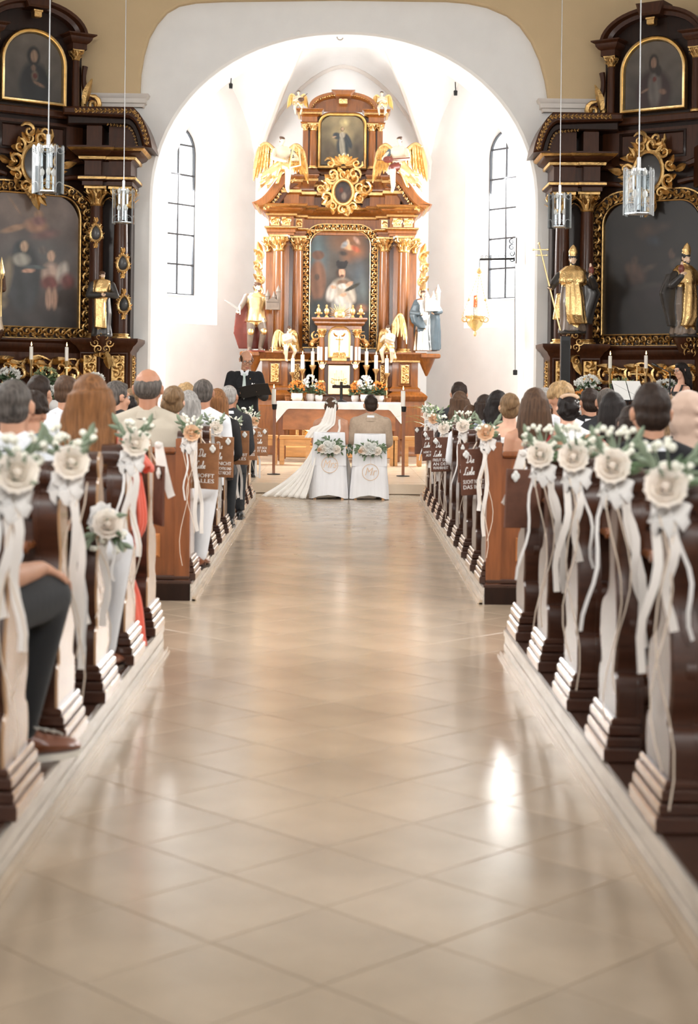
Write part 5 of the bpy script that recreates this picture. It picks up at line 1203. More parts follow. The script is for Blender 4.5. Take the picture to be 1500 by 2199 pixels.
        mb = MB(); carve_path(mb, [(sx * (x + .06), 24.53, z + .0) for x, z in arc[:-1]] + [(sx * 3.32, 24.53, 5.71), (sx * 4.2, 24.53, 5.71)], (0, -1, 0), .085, .065); mb.build('gilt_moulding', G_, pm, label='gilded leaf moulding'); mb = MB(); carve_path(mb, [(sx * x, 24.64, z - .03) for x, z in inn2] + [(sx * 3.7, 24.64, 5.52)], (0, -1, 0), .05, .05); mb.build('gilt_moulding', G_, pm, label='gilded leaf moulding')
    # ---- diagonal centre
    def B(*a, **k): return MB(T)
    mb = MB(T); mb.box(-1.15, 1.15, .06, .5, .14, 5.0); mb.box(-.95, .95, .1, .5, 5.0, 5.85); mb.build('centre_wall', D_, SA, False)
    mb = MB(T); mb.sweep([(-1.2, .3), (-1.2, -.05), (1.2, -.05), (1.2, .3)], [(0, 1.95), (.02, 2.0), (.06, 2.05), (.06, 2.1), (.1, 2.14), (.1, 2.17)]); mb.build('ledge', W_, SA)
    out = outline(.99, 2.16, 4.60, .52); mb = MB(T); frame_loops(mb, out, [(0, 0), (0, .06), (.03, .09), (.16, .06), (.19, .075), (.2, 0)], .06); f_ = mb.build('picture_frame', D_, SA)
    mb = MB(T)
    frame_loops(mb, out, [(-.004, .04), (0, .09), (.022, .09), (.03, .07)], .06); frame_loops(mb, out, [(.17, .07), (.18, .09), (.196, .08), (.2, .02)], .06)
    mid = inset(out, .1); carve_path(mb, [(x, -.03, z) for x, z in mid + mid[:1]], (0, -1, 0), .18, .10); mb.build('frame_carving', G_, f_, label='gilded acanthus frame carving')
    if sx < 0:
        fig = [(-.1, .9, .9, .2, 0, (118, 102, 92), 1), (.1, .55, 1, .2, 0, (84, 86, 86), 1), (.15, .84, .12, .055, 0, (150, 118, 94), .5), (.1, .76, .3, .07, -.1, (146, 110, 90), .5), (-.35, .73, .35, .03, .3, (146, 116, 94), .5), (.3, .70, .4, .05, .2, (112, 84, 80), .8), (.15, .80, .2, .05, .1, (120, 88, 84), .6), (-.35, .9, .3, .012, -.9, (128, 106, 88), .5),
               (-.15, .36, .42, .30, 0, (62, 64, 66), .3), (-.2, .57, .2, .09, 0, (56, 62, 64), .35), (-.14, .60, .1, .05, 0, (176, 148, 124), .4), (-.2, .5, .22, .06, 0, (150, 146, 136), .4), (-.55, .33, .18, .22, -.25, (130, 118, 100), .4), (-.65, .16, .25, .06, .5, (122, 110, 92), .5), (-.05, .42, .16, .02, .1, (180, 140, 120), .4), (.24, .58, .12, .04, 0, (100, 92, 88), .5),
               (.42, .54, .10, .05, 0, (178, 148, 128), .35), (.42, .40, .24, .11, 0, (176, 152, 138), .45), (.40, .34, .24, .07, .1, (112, 66, 62), .5), (.38, .22, .09, .1, 0, (168, 136, 118), .4), (.5, .22, .08, .1, 0, (164, 132, 114), .4), (.66, .42, .16, .10, -.3, (170, 160, 150), .5), (.76, .36, .2, .08, .2, (104, 62, 60), .6), (.1, .45, .3, .02, 0, (84, 92, 94), .5)]
        base = ((104, 92, 86), (58, 54, 54))
    else:
        fig = [(-.1, .78, .3, .08, .2, (66, 46, 34), .8), (.05, .70, .22, .05, -.3, (40, 44, 54), .8), (.2, .8, .3, .05, .3, (58, 42, 34), .8), (-.35, .56, .1, .045, 0, (72, 54, 44), .5), (-.3, .45, .25, .10, .3, (78, 56, 46), .6), (-.4, .5, .2, .06, -.3, (84, 62, 50), .6), (-.05, .5, .2, .03, .4, (70, 56, 48), .6), (.0, .36, .5, .04, .1, (62, 54, 48), .7), (-.1, .28, .4, .12, 0, (40, 30, 30), .8),
               (.42, .60, .09, .05, 0, (84, 62, 50), .4), (.5, .63, .1, .04, 0, (34, 26, 22), .4), (.55, .52, .22, .06, 0, (80, 70, 62), .5), (.6, .34, .22, .24, 0, (66, 56, 50), .5), (.4, .34, .12, .2, .2, (48, 38, 36), .6), (.2, .3, .3, .1, .2, (54, 40, 42), .7)]
        base = ((32, 26, 22), (34, 26, 22))
    canvas('painting', f_, .80, 2.35, 4.42, .44, .035, painter(*base, fig, 1.3, .25, dk=1.15 if sx < 0 else .8), T=T, label='faded painting of a kneeling nun with angels' if sx < 0 else 'darkened painting of a sick bed and a friar')
    # upper storey
    mb = MB(T); mb.box(-.86, .86, .14, .5, 5.55, 7.0); mb.build('attic_wall', D_, SA, False)
    mb = MB(T); mb.box(-.84, .84, .02, .2, 5.0, 5.55); mb.box(-.90, .90, -.06, .2, 5.62, 5.74, ch=.02); ab = mb.build('attic_base', W_, SA, False)
    mb = MB(T); frame_loops(mb, [(-.55, 5.08), (.55, 5.08), (.55, 5.5), (-.55, 5.5)], [(0, 0), (0, .02), (.03, .03), (.05, .005)], .02); mb.build('panel_moulding', D_, ab)
    for s in (-1, 1):
        # local column
        for x, r in ((.70, .062),):
            mb = MB(T); mb.lathe([(r, 0), (r, .4), (r * .86, .88)], (s * x, 0, 5.74), 14); c_ = mb.build('column', W_, SA)
            mb = MB(T); mb.lathe([(r * 1.4, 0), (r * 1.4, .03), (r * 1.1, .05)], (s * x, 0, 5.74), 14); mb.build('column_base', G_, c_, label='gilded column base')
            mb = MB(T); capital(mb, (s * x, 0, 6.56), r * .9, .17); mb.build('capital', G_, c_, label='gilded capital')
        mb = MB(T); scroll(mb, (s * .98, 0, 5.9), (s, 0, 0), (0, 0, 1), (0, -1, 0), .15, -1 * s * s, a0=1.9, r=.3); scroll(mb, (s * .98, .08, 5.9), (s, 0, 0), (0, 0, 1), (0, -1, 0), .15, 1, a0=1.9, r=.3); leafy(mb, (s * .86, 0, 5.9), (s * .1, 0, 1), (0, -1, 0), .4, .07); mb.build('side_scroll', G_, SA, label='gilded side scroll')
        mb = MB(T); mb.tube(bez((s * .88, .05, 6.5), (s * .84, .05, 6.3), (s * .84, .05, 6.1), (s * 1.02, .05, 5.95), 8), [.05, .045, .04, .04, .045, .05, .05, .05, .05], 8); mb.build('side_bracket', W_, SA)
    for s in (-1, 1):
        UPn = [(s * .60, .4), (s * .60, -.1), (s * .84, -.1), (s * .84, .4)][::s]
        mb = MB(T); mb.sweep(UPn, [(0, 6.73), (0, 6.82), (.03, 6.84), (.06, 6.88), (.07, 6.92), (.12, 6.95), (.12, 6.97)]); mb.build('attic_entablature', W_, SA)
    arc = [(-.86 * math.cos(a), 6.92 + .50 * math.sin(a)) for a in [PI * i / 22 for i in range(23)]]; ins = [(x * .82, 6.92 + (z - 6.92) * .74) for x, z in arc]
    mb = MB(T); mb.rings([[(x, .4, z) for x, z in arc], [(x, -.12, z) for x, z in arc], [(x * .94, -.12, 6.92 + (z - 6.92) * .9) for x, z in arc], [(x * .9, -.04, 6.92 + (z - 6.92) * .86) for x, z in arc], [(x, -.02, z) for x, z in ins], [(x, .2, z) for x, z in ins]], 0, False, False); pm = mb.build('arched_pediment', W_, SA, angle=30)
    mb = MB(T); mb.prism(ins, (0, .15, 0), (1, 0, 0), (0, 0, 1), (0, -1, 0), 0, .02); mb.build('tympanum', D_, pm, False)
    mb = MB(T); mb.prism([(-.17, 7.27), (.17, 7.27), (.23, 7.47), (-.23, 7.47)], (0, .2, 0), (1, 0, 0), (0, 0, 1), (0, -1, 0), 0, .40, 0, .03); mb.build('keystone', W_, pm)
    mb = MB(T); mb.box(-.06, .06, -.13, 0, 7.13, 7.25, ch=.012); mb.box(-.075, .075, -.14, 0, 7.21, 7.25, ch=.008); mb.build('gilt_tablet', G_, pm)
    OU = outline(.55, 5.80, 6.98, .54); mb = MB(T); frame_loops(mb, OU, [(0, 0), (0, .06), (.02, .085), (.04, .06), (.062, .07), (.075, .03), (.08, 0)], .05); f2 = mb.build('picture_frame', 'palegold', SA)
    if sx < 0: fig = [(.05, .22, .62, .40, 0, (34, 36, 38), .25), (.0, .66, .26, .17, 0, (30, 30, 30), .25), (.02, .66, .15, .11, 0, (150, 122, 100), .3), (.0, .48, .10, .06, 0, (120, 96, 80), .4), (.05, .36, .15, .10, 0, (120, 104, 86), .5), (.06, .36, .10, .055, 0, (96, 40, 30), .4), (.2, .24, .26, .03, -.35, (140, 110, 90), .4), (.5, .55, .12, .12, 0, (100, 92, 80), .8), (.5, .42, .03, .14, .1, (80, 84, 70), .5)]
    else: fig = [(0, .74, .38, .20, 0, (104, 92, 80), .9), (.0, .22, .72, .40, 0, (60, 38, 36), .25), (.04, .28, .28, .34, 0, (112, 104, 98), .35), (.0, .66, .20, .17, 0, (40, 28, 22), .25), (.15, .55, .16, .12, .2, (40, 28, 22), .4), (0, .67, .12, .10, 0, (146, 114, 94), .3), (.0, .575, .08, .03, 0, (58, 40, 32), .4), (.03, .42, .08, .05, 0, (110, 40, 30), .4), (-.3, .26, .2, .025, .4, (140, 110, 92), .4), (.32, .22, .16, .05, -.4, (136, 104, 86), .4)]
    canvas('painting', f2, .47, 5.88, 6.90, .46, .03, painter((108, 98, 88), (74, 68, 62), fig, 1.05, .15), T=T, nx=50, nz=60, label='half-length painting of a veiled woman with a heart' if sx < 0 else 'half-length painting of a bearded man with a red heart')
    # curved cornice fragments of the middle zone
    for s in (-1, 1):
        mb = MB(T); pts = [(s * 1.1, -.02, 4.98), (s * .8, -.04, 5.0), (s * .6, -.05, 4.94)]; mb.tube(smoothpts(pts, 4), .06, 6); mb.build('middle_cornice', W_, SA)
        mb = MB(T); mb.tube(smoothpts([(s * 1.1, -.02, 4.72), (s * .7, -.03, 4.72), (s * .45, -.03, 4.68)], 4), .04, 6); mb.build('lower_cornice', W_, SA)
    # cartouche hanging over the picture frame
    mb = MB(T); cc = Vector((0, -.10, 4.86))
    for k in range(11):
        a = 2 * PI * k / 11 + .2; d = Vector((math.cos(a), 0, math.sin(a))); t = Vector((-d.z, 0, d.x)); p = cc + Vector((d.x * .36, 0, d.z * .42))
        scroll(mb, p, d, t, (0, -1, 0), .10 + .03 * (k % 3), 1 if k % 2 else -1, a0=.8 if k % 2 else -.8, r=.24); leafy(mb, p - d * .06, d + t * .7, (0, -1, 0), .22, .05); leafy(mb, p - d * .05, d - t * .6, (0, -1, 0), .19, .045)
    for s in (-1, 1): scroll(mb, cc + Vector((s * .14, 0, .50)), (s, 0, 0), (0, 0, 1), (0, -1, 0), .13, -s, a0=.5, r=.28); leafy(mb, cc + Vector((s * .42, 0, 0)), (s, 0, .3), (0, -1, 0), .24, .06)
    leafy(mb, cc + Vector((0, 0, -.4)), (0, 0, -1), (0, -1, 0), .34, .08); leafy(mb, cc + Vector((.03, 0, -.42)), (.5, 0, -1), (0, -1, 0), .26, .06)
    mb.tube([cc + Vector((.24 * math.cos(a), -.04, .31 * math.sin(a))) for a in [2 * PI * i / 22 for i in range(23)]], .035, 6); ct = mb.build('cartouche', G_, SA, label='gilded scrollwork cartouche')
    mb = MB(T); mb.ell(cc + Vector((0, .02, 0)), (.24, .03, .31), 0, 16, 8); mb.build('cartouche_field', 'stblack', ct)
    # altar table of the side altar and its carved gilt screen
    mb = MB(T); mb.box(-1.15, 1.15, -.75, .1, .14, 1.22); mb.box(-1.18, 1.18, -.8, .1, 1.22, 1.3, ch=.012); mb.box(-1.0, 1.0, -.25, .08, 1.3, 1.95); mb.build('mensa', W_, SA, False)
    mb = MB(T)
    for k in range(8):
        s = 1 if k % 2 else -1; x = -.78 + .222 * k
        scroll(mb, (x, -.30, 1.66 + .05 * s), (1, 0, 0), (0, 0, 1), (0, -1, 0), .17, s, a0=s * 2.2, r=.2); leafy(mb, (x, -.29, 1.45), (.6 * s, 0, 1), (0, -1, 0), .32, .07); leafy(mb, (x + .1, -.29, 1.8), (-.8 * s, 0, .2), (0, -1, 0), .26, .06); leafy(mb, (x, -.29, 1.8), (.9 * s, 0, -.2), (0, -1, 0), .26, .06)
    mb.tube(smoothpts([(-.95, -.28, 1.7), (-.6, -.28, 1.86), (-.3, -.28, 1.8), (0, -.28, 1.9), (.3, -.28, 1.8), (.6, -.28, 1.86), (.95, -.28, 1.7)], 5), .022, 6)
    mb.build('carved_screen', 'gold', SA, label='gilded scroll carving')
    if sx < 0:
        # oval reliquary medallions hung on the columns
        for (px, py), lb in (((206, 500), 'gilt framed oval medallion on the inner column, level with the lantern'), ((264, 565), 'gilt framed oval medallion on the outer column, upper of two'), ((266, 653), 'gilt framed oval medallion on the outer column, lower of two')):
            v = at(px, py, 24.78); t = thing('medallion', lb, 'medallion', v, 0, 'medallions on the left columns'); mb = MB()
            ov = [v + Vector((.088 * math.cos(a) * (1 - .25 * math.sin(a)), 0, .13 * math.sin(a))) for a in [2 * PI * i / 18 for i in range(19)]]; mb.tube(ov, .022, 6)
            for k in range(12):
                a = 2 * PI * k / 12; d = Vector((math.cos(a), 0, 1.45 * math.sin(a))); p = v + d * .10; scroll(mb, p, d.normalized(), Vector((-d.z, 0, d.x)).normalized(), (0, -1, 0), .034, 1 if k % 2 else -1, r=.3, n=8, sides=4)
            for s in (-1, 1): leafy(mb, v + Vector((0, -.01, s * .16)), (.3, 0, s), (0, -1, 0), .09, .03); leafy(mb, v + Vector((0, -.01, s * .16)), (-.3, 0, s), (0, -1, 0), .09, .03)
            mb.build('carved_frame', 'gold', t); mb = MB(); mb.ell(v + Vector((0, .01, 0)), (.085, .02, .125), 0, 14, 6); mb.build('medallion_field', 'stblack', t)
    return SA, T
SAL, TL = side_altar(-1); SAR, TR = side_altar(1)
def bishop(px, py, Y, hgt, yaw, lb, mir=1, mats=None, cross=True, monk=False):
    b = at(px, py, Y); L = Loc(b, hgt, yaw); X = lambda x: mir * x; h = L.head(0, .03, .83 if not monk else .895, .15 * mir, .15, 0, hgt / 1.85)
    rr = L.d(1, 0, 0) * L.h; ff = L.d(0, 1, 0) * L.h; top = .72 if not monk else .80
    P = shead(h, 0, 4, not monk)
    P += [robed(L, 2, .125, .10, .15, (.10, 7, .6), top=top, mid=.125)]
    if not monk:
        P += [loft([(h.p(0, -.01, .09), h.r * .082 * h.k, h.f * .085 * h.k), (h.p(0, -.01, .17), h.r * .10 * h.k, h.f * .07 * h.k), (h.p(0, -.01, .25), h.r * .065 * h.k, h.f * .045 * h.k), (h.p(0, -.01, .32), h.r * .008 * h.k, h.f * .012 * h.k)], 1)]
        P += [loft([(L(0, 0, top + .04), rr * .08, ff * .07), (L(0, .01, top - .02), rr * .15, ff * .105), (L(0, .02, .60), rr * .175, ff * .125), (L(0, .02, .56), rr * .17, ff * .12)], 1, (.05, 8, 1, 1)), loft([(L(X(.0), .09, .58), rr * .085, ff * .04), (L(X(.02), .12, .4), rr * .095, ff * .045), (L(X(.04), .14, .2), rr * .10, ff * .05), (L(X(.07), .13, .10), rr * .095, ff * .03)], 1, (.12, 7, 1, 1))]
        P += [loft([(L(X(.08), -.03, .66), rr * .14, ff * .05), (L(X(.15), -.03, .45), rr * .16, ff * .06), (L(X(.13), -.02, .25), rr * .12, ff * .05), (L(X(.12), 0, .10), rr * .10, ff * .04)], 3, (.12, 5, 2, 1)), loft([(L(X(-.13), -.04, .45), rr * .05, ff * .04), (L(X(-.15), -.04, .15), rr * .07, ff * .04)], 1)]
        P += arm(L, (X(-.15), .02, .64), (X(-.24), .08, .52), (X(-.26), .16, .50), .042, 3, 0) + arm(L, (X(.15), .02, .64), (X(.24), .08, .53), (X(.20), .17, .62), .042, 3, 0)
        P += [ell(L(X(.20), .17, .70), (.035 * hgt, .03 * hgt, .05 * hgt), 5), cap(L(X(.20), .17, .70), .022 * hgt, L(X(.19), .17, .77), .014 * hgt, 0)]
    else:
        P += [loft([(L(0, .01, .84), rr * .10, ff * .09), (L(0, .02, .78), rr * .14, ff * .10), (L(-.02, .07, .7), rr * .12, ff * .07), (L(-.04, .10, .5), rr * .085, ff * .05), (L(-.04, .13, .3), rr * .085, ff * .05), (L(-.04, .15, .12), rr * .085, ff * .04)], 1, (.10, 6, 1, 1))]
        P += arm(L, (-.14, .02, .76), (-.20, .07, .60), (-.03, .17, .60), .046, 3, 0) + arm(L, (.14, .02, .76), (.20, .07, .60), (.03, .17, .61), .046, 3, 0)
    P += [ell(L(0, .02, .0), (.17 * hgt, .14 * hgt, .03 * hgt), 3)]
    t = statue('saint_statue', lb, 'statue', L, P, mats or ['flesh', 'gold', 'stgrey', 'stblack', 'stblack', 'stred'], .012)
    if cross:
        a, e = L(X(-.14), .2, .02), L(X(-.37), .16, .93); mb = MB(); mb.tube([a, e], .013, 7)
        d = (e - a).normalized(); s = L.d(1, 0, 0)
        for q, w in ((0, .11), (-.09, .075)):
            p = e + d * q; mb.tube([p - s * w, p + s * w], .009, 6)
            for k in (-1, 1): mb.ell(p + s * w * k, .018, 0, 6, 4)
        mb.tube([e, e + d * .09], .009, 6); mb.ell(e + d * .1, .02, 0, 6, 4); mb.build('cross_staff', 'palegold', t)
    mb = MB(); c0 = L(0, .1, -.10)
    for k in range(6): scroll(mb, c0 + L.d(math.cos(k * PI / 3), 0, math.sin(k * PI / 3)) * .11, L.d(1, 0, 0), (0, 0, 1), L.d(0, 1, 0), .07, 1 if k % 2 else -1, a0=k)
    mb.build('carved_foot', 'oldgold', t); mb = MB(); mb.lathe([(.05, -.25), (.12, -.1), (.16, -.03), (.16, .01)], L(0, 0, -.0), 10); mb.build('console', 'sidewood', t)
    return t
bishop(1229, 715, 24.45, 1.36, -.1, 'gilded bishop statue with a mitre and long double-barred cross staff')
bishop(1468, 722, 23.75, 1.40, .55, 'gilded bishop statue in profile raising a hand beside the dark painting', mir=-1)
bishop(218, 722, 24.45, 1.04, .25, 'tonsured monk statue in a gilded scapular and black cloak', monk=True, cross=False, mats=['flesh', 'gold', 'stblack', 'stblack', 'stbrown'])
t = bishop(-14, 712, 23.75, 1.05, -.4, 'gilded saint statue holding a tall torch at the worn painting', cross=False, monk=True, mats=['flesh', 'gold', 'ivory', 'stbrown', 'stbrown'])
v = at(3, 600, 23.5); mb = MB(); mb.lathe([(.014, -.55), (.014, 0), (.035, .03), (.05, .10), (.03, .2), (.0, .34)], v, 8); mb.build('torch', 'palegold', t)
# ================================================================ lanterns on cables
def lantern(px, ytop, ybot, Y, lb, seed):
    top = at(px, ytop, Y); hh = (ybot - ytop) * Y / FPX; R = .118; b = Vector((top.x, Y, top.z - hh)); rg = random.Random(seed); a0 = .3 + .35 * seed
    t = thing('pendant_lantern', lb, 'pendant lamp', b, 0, 'glass lanterns hanging on cables'); n = 6
    for k in range(n):
        a = a0 + 2 * PI * k / n; d = Vector((math.cos(a), math.sin(a), 0)); s = Vector((-d.y, d.x, 0)); w = R * math.tan(PI / n) * .94; o = b + d * R
        pl = [(-w, 0), (w, 0), (w, hh * .96)] + [(w * (1 - 2 * i / 8), hh * (.96 - .08 + .10 * abs(math.cos(PI * i / 8)) if True else 0)) for i in range(1, 8)] + [(-w, hh * .96)]
        mb = MB(); mb.prism(pl, o, s, (0, 0, 1), d, 0, .006); pn = mb.build('glass_pane', 'lampglass', t, False)
        mb = MB()
        for zc, sg in ((hh * .78, 1), (hh * .9, -1), (hh * .10, 1)):
            mb.tube([o + d * .008 + s * (w * .95 * math.cos(q)) + Vector((0, 0, zc + sg * .055 * math.sin(q))) for q in [PI * i / 8 for i in range(9)]], .0028, 4)
        for sg in (-1, 1): mb.tube([o + d * .006 + s * w * sg * .97, o + d * .006 + s * w * sg * .97 + Vector((0, 0, hh * .94))], .0035, 4)
        mb.build('etched_line', 'etch', pn)
    mb = MB(); mb.tube([b + Vector((0, 0, .05)), b + Vector((0, 0, hh + .08))], .018, 8); mb.prism(ngon(6, R * 1.05, a0 + PI / 6), b + Vector((0, 0, .012)), (1, 0, 0), (0, 1, 0), (0, 0, 1), 0, .008); mb.lathe([(.05, 0), (.05, .02), (.02, .03)], b + Vector((0, 0, hh * .9)), 10); mb.build('frame', 'chrome', t)
    for lv in (.13, .58):
        for k in range(3):
            a = a0 + 2 * PI * k / 3 + lv; c = b + Vector((.058 * math.cos(a), .058 * math.sin(a), hh * lv)); mb = MB(); mb.lathe([(.011, -.02), (.012, .10)], c, 8); ca = mb.build('candle_tube', 'chrome', t)
            mb = MB(); mb.lathe([(.008, .10), (.022, .125), (.02, .15), (.0, .18)], c, 8); mb.build('bulb', 'bulb', ca)
    mb = MB(); mb.tube([b + Vector((0, 0, hh + .06)), Vector((b.x, b.y, 9.3))], .006, 5); mb.build('cable', 'chrome', t, label='thin steel cable')
lantern(104, 308, 416, 14.2, 'six-sided glass lantern hanging in front of the left gilded cartouche', 1)
lantern(266, 402, 481, 19.2, 'smaller glass lantern hanging at the left altar columns', 2)
lantern(1203, 412, 490, 19.2, 'smaller glass lantern hanging above the right bishop statue', 3)
lantern(1373, 357, 463, 14.2, 'six-sided glass lantern hanging above the dark right painting', 4)
# ================================================================ sanctuary lamp
c = at(1021, 690, 27.0); t = thing('sanctuary_lamp', 'gilt sanctuary lamp with a red light hanging by the right window', 'lamp', c)
mb = MB(); mb.lathe([(.0, -.26), (.02, -.25), (.028, -.2), (.015, -.17), (.05, -.14), (.12, -.07), (.15, .0), (.13, .04), (.17, .07), (.18, .09), (.12, .10)], c, 16)
for k in range(6):
    a = 2 * PI * k / 6; d = Vector((math.cos(a), math.sin(a), 0)); scroll(mb, c + d * .19 + Vector((0, 0, .04)), d, (0, 0, 1), Vector((-d.y, d.x, 0)), .075, 1, a0=2, r=.2)
mb.build('bowl', 'palegold', t)
mb = MB(); mb.lathe([(.05, .10), (.055, .22), (.05, .24)], c, 12); mb.build('socket', 'silver', t)
mb = MB(); mb.lathe([(.035, .22), (.04, .42), (.03, .44)], c, 12); mb.build('red_light', 'redwax', t)
top = at(1030, 582, 27.0)
mb = MB(); mb.lathe([(.0, .06), (.03, .03), (.05, -.02), (.02, -.05)], top, 10)
for k in range(3):
    a = 2 * PI * k / 3 + .4; e = c + Vector((.27 * math.cos(a), .27 * math.sin(a), .08)); st = top + Vector((0, 0, -.03))
    for q in range(16): p = st.lerp(e, q / 15.5); mb.ell(p, (.008, .008, .022), 0, 5, 4)
    mb.ell(st.lerp(e, .6), .03, 0, 6, 4)
mb.build('chain', 'palegold', t, label='gilded chain')
j = at(1106, 538, 27.0); e = at(1031, 557, 27.0); t = thing('wrought_iron_bracket', 'black wrought iron bracket with scrolls on the right arch jamb', 'bracket', j)
mb = MB(); mb.box(j.x + .02, j.x + .035, j.y - .02, j.y + .02, j.z - .22, j.z + .22)
for q in (-.15, -.05, .05, .15): scroll(mb, j + Vector((-.05, 0, q)), (1, 0, 0), (0, 0, 1), (0, -1, 0), .055, 1 if q > 0 else -1, a0=1, r=.2)
mb.build('scroll_plate', 'iron', t)
mb = MB(); mb.tube([j + Vector((0, 0, -.14)), e + Vector((.0, 0, .0))], .018, 6); mb.tube([e, top + Vector((0, 0, .04))], .005, 5)
for k in range(8): scroll(mb, (j + Vector((0, 0, -.14))).lerp(e, (k + .5) / 8) + Vector((0, 0, .035)), (1, 0, 0), (0, 0, 1), (0, -1, 0), .03, 1, r=.2, n=8)
mb.build('arm', 'iron', t)
wv = at(1107, 798, 27.0); mb = MB(); mb.tube([j + Vector((.0, -.02, -.16)), wv], .006, 5); mb.build('pull_chain', 'iron', t)
mb = MB(); mb.box(wv.x - .035, wv.x + .035, wv.y - .03, wv.y + .03, wv.z - .06, wv.z + .03, ch=.01); mb.build('counterweight', 'black', t)
# ================================================================ altar table and what stands on it
Y0 = 28.6
xl, xr = at(608, 900, Y0).x, at(850, 900, Y0).x; tz = 1.20
TT = thing('altar_table', 'wooden altar table with a burl front in the chancel', 'table', ((xl + xr) / 2, Y0 + .5, .14))
mb = MB(); mb.box(xl - .07, xr + .07, Y0 - .02, Y0 + 1.0, tz - .06, tz, ch=.008); mb.build('tabletop', 'burl', TT)
mb = MB(); mb.box(xl, xr, Y0, Y0 + .05, .70, tz - .061, ch=.006); mb.build('front_board', 'burl', TT)
for s, x in ((-1, xl), (1, xr)):
    for y in (Y0 + .02, Y0 + .9): mb = MB(); mb.box(x - .055 + s * .03, x + .055 + s * .03, y, y + .09, .14, tz - .061, ch=.006); mb.build('leg', 'panelwood', TT)
# cloth with hanging corners
cx0, cx1 = at(594, 870, Y0).x, at(862, 870, Y0).x; mb = MB()
def clothfn(u, v):
    x = cx0 + (cx1 - cx0) * u; p = v * 3
    if p < 1: # front drop
        q = 1 - p; ed = max(0, 1 - min(u, 1 - u) * 11); dr = (.13 + .25 * ed) * q; return (x + .0, Y0 - .035 - .02 * q * (1 + math.sin(u * 60) * .5), tz + .012 - dr)
    q = (p - 1) / 2; return (x, Y0 - .03 + q * 1.06, tz + .012)
mb.grid(clothfn, 60, 18)
for s, x in ((0, cx0), (1, cx1)):
    mb.grid(lambda u, v: (x + (.0 + .012 * math.sin(u * 40)) * v, Y0 - .035 + 1.06 * u, tz + .012 - v * (.38 if u < .1 else .30)), 20, 6)
tag(mb.build('altar_cloth', 'linen', angle=60), 'white cloth with hanging corners over the altar table', 'tablecloth')
# dark crucifix on the table
c = at(733, 877, Y0 + .12); c.z = tz + .012; t = thing('standing_crucifix', 'dark standing crucifix on the altar table between the couple', 'crucifix', c)
mb = MB(); mb.lathe([(.11, 0), (.11, .012), (.07, .03), (.03, .05), (.022, .08)], c, 16); mb.build('foot', 'black', t)
hh = at(733, 820, Y0 + .12).z - c.z
mb = MB(); mb.box(c.x - .027, c.x + .027, c.y - .016, c.y + .016, c.z + .06, c.z + hh, ch=.006); mb.box(c.x - .165, c.x + .165, c.y - .015, c.y + .015, c.z + hh * .68, c.z + hh * .68 + .06, ch=.006); mb.build('cross', 'sidedark', t)
mb = MB(); q = c + Vector((0, -.03, hh * .72)); mb.tube([q + Vector((0, 0, .03)), q + Vector((.005, 0, -.08)), q + Vector((-.006, 0, -.2))], [.016, .016, .009], 7); mb.ell(q + Vector((0, -.005, .055)), .017, 0, 8, 5); mb.tube([q + Vector((-.13, .005, .05)), q + Vector((0, 0, .02)), q + Vector((.13, .005, .05))], .007, 5); mb.build('corpus', 'iron', t)
# ---------------------------------------------------------------- candles
def flame(par, p, q=1.):
    mb = MB(); mb.lathe([(.0, 0), (.008 * q, .012 * q), (.009 * q, .02 * q), (.004 * q, .042 * q), (0, .06 * q)], p, 8); mb.build('flame', 'flame', par, label='small burning flame')
def candle(px, ytop, ybot, Y, lb, r=.032, x=None, lit=True, group=None, zb=None):
    a = at(px, ytop, Y); b = at(px, ybot, Y)
    if zb is not None: b.z = zb
    t = thing('candle', lb, 'candle', b, 0, group); hh = a.z - b.z - (.05 if lit else 0)
    mb = MB(); mb.lathe([(r, 0), (r, hh - .008), (r * .8, hh), (r * .3, hh - .004)], b, 14); mb.build('wax', 'wax', t)
    mb = MB(); mb.tube([b + Vector((0, 0, hh - .005)), b + Vector((.002, 0, hh + .018))], .0025, 5); mb.build('wick', 'black', t)
    if lit: flame(t, b + Vector((.002, 0, hh + .008)), 1.1)
    return t
def stick(px, yb, ztop, Y, zbot, lb, r=.05):
    p = at(px, yb, Y); t = thing('candlestick', lb, 'candlestick', (p.x, Y, zbot), 0, 'brass candlesticks on the high altar'); hh = ztop - zbot
    mb = MB(); mb.lathe([(r * 1.3, 0), (r * 1.3, .015), (r * .6, hh * .14), (r * .35, hh * .25), (r * .55, hh * .33), (r * .3, hh * .42), (r * .42, hh * .6), (r * .28, hh * .72), (r * .6, hh * .86), (r * 1.35, hh * .95), (r * 1.4, hh)], (p.x, Y, zbot), 14); mb.build('stem', 'brass', t)
    mb = MB(); mb.lathe([(r * 1.5, hh - .012), (r * 1.55, hh), (r * .8, hh + .002)], (p.x, Y, zbot), 14); mb.build('drip_pan', 'brass', t); return t
for px, yt, yb, nm in ((629, 767, 799, 'outer left'), (650, 759, 792, 'middle left'), (672, 752, 784, 'inner left'), (787.5, 752, 784, 'inner right'), (808, 760, 792, 'middle right'), (831, 767, 801, 'outer right')):
    Yc = 31.15 + (.1 if 'inner' in nm else 0.02); z = at(px, yb, Yc).z
    zb = 1.321 if Yc > 31.4 else 1.205; where = nm.split()
    stick(px, yb, z, Yc, 1.20, 'tall brass candlestick on the high altar, %s of the three on its %s' % (where[0], where[1]))
    candle(px, yt - 3, yb, Yc, 'white candle burning on the %s candlestick of the high altar, %s side' % (where[0], where[1]), .036, zb=z + .003, group='candles on the high altar')
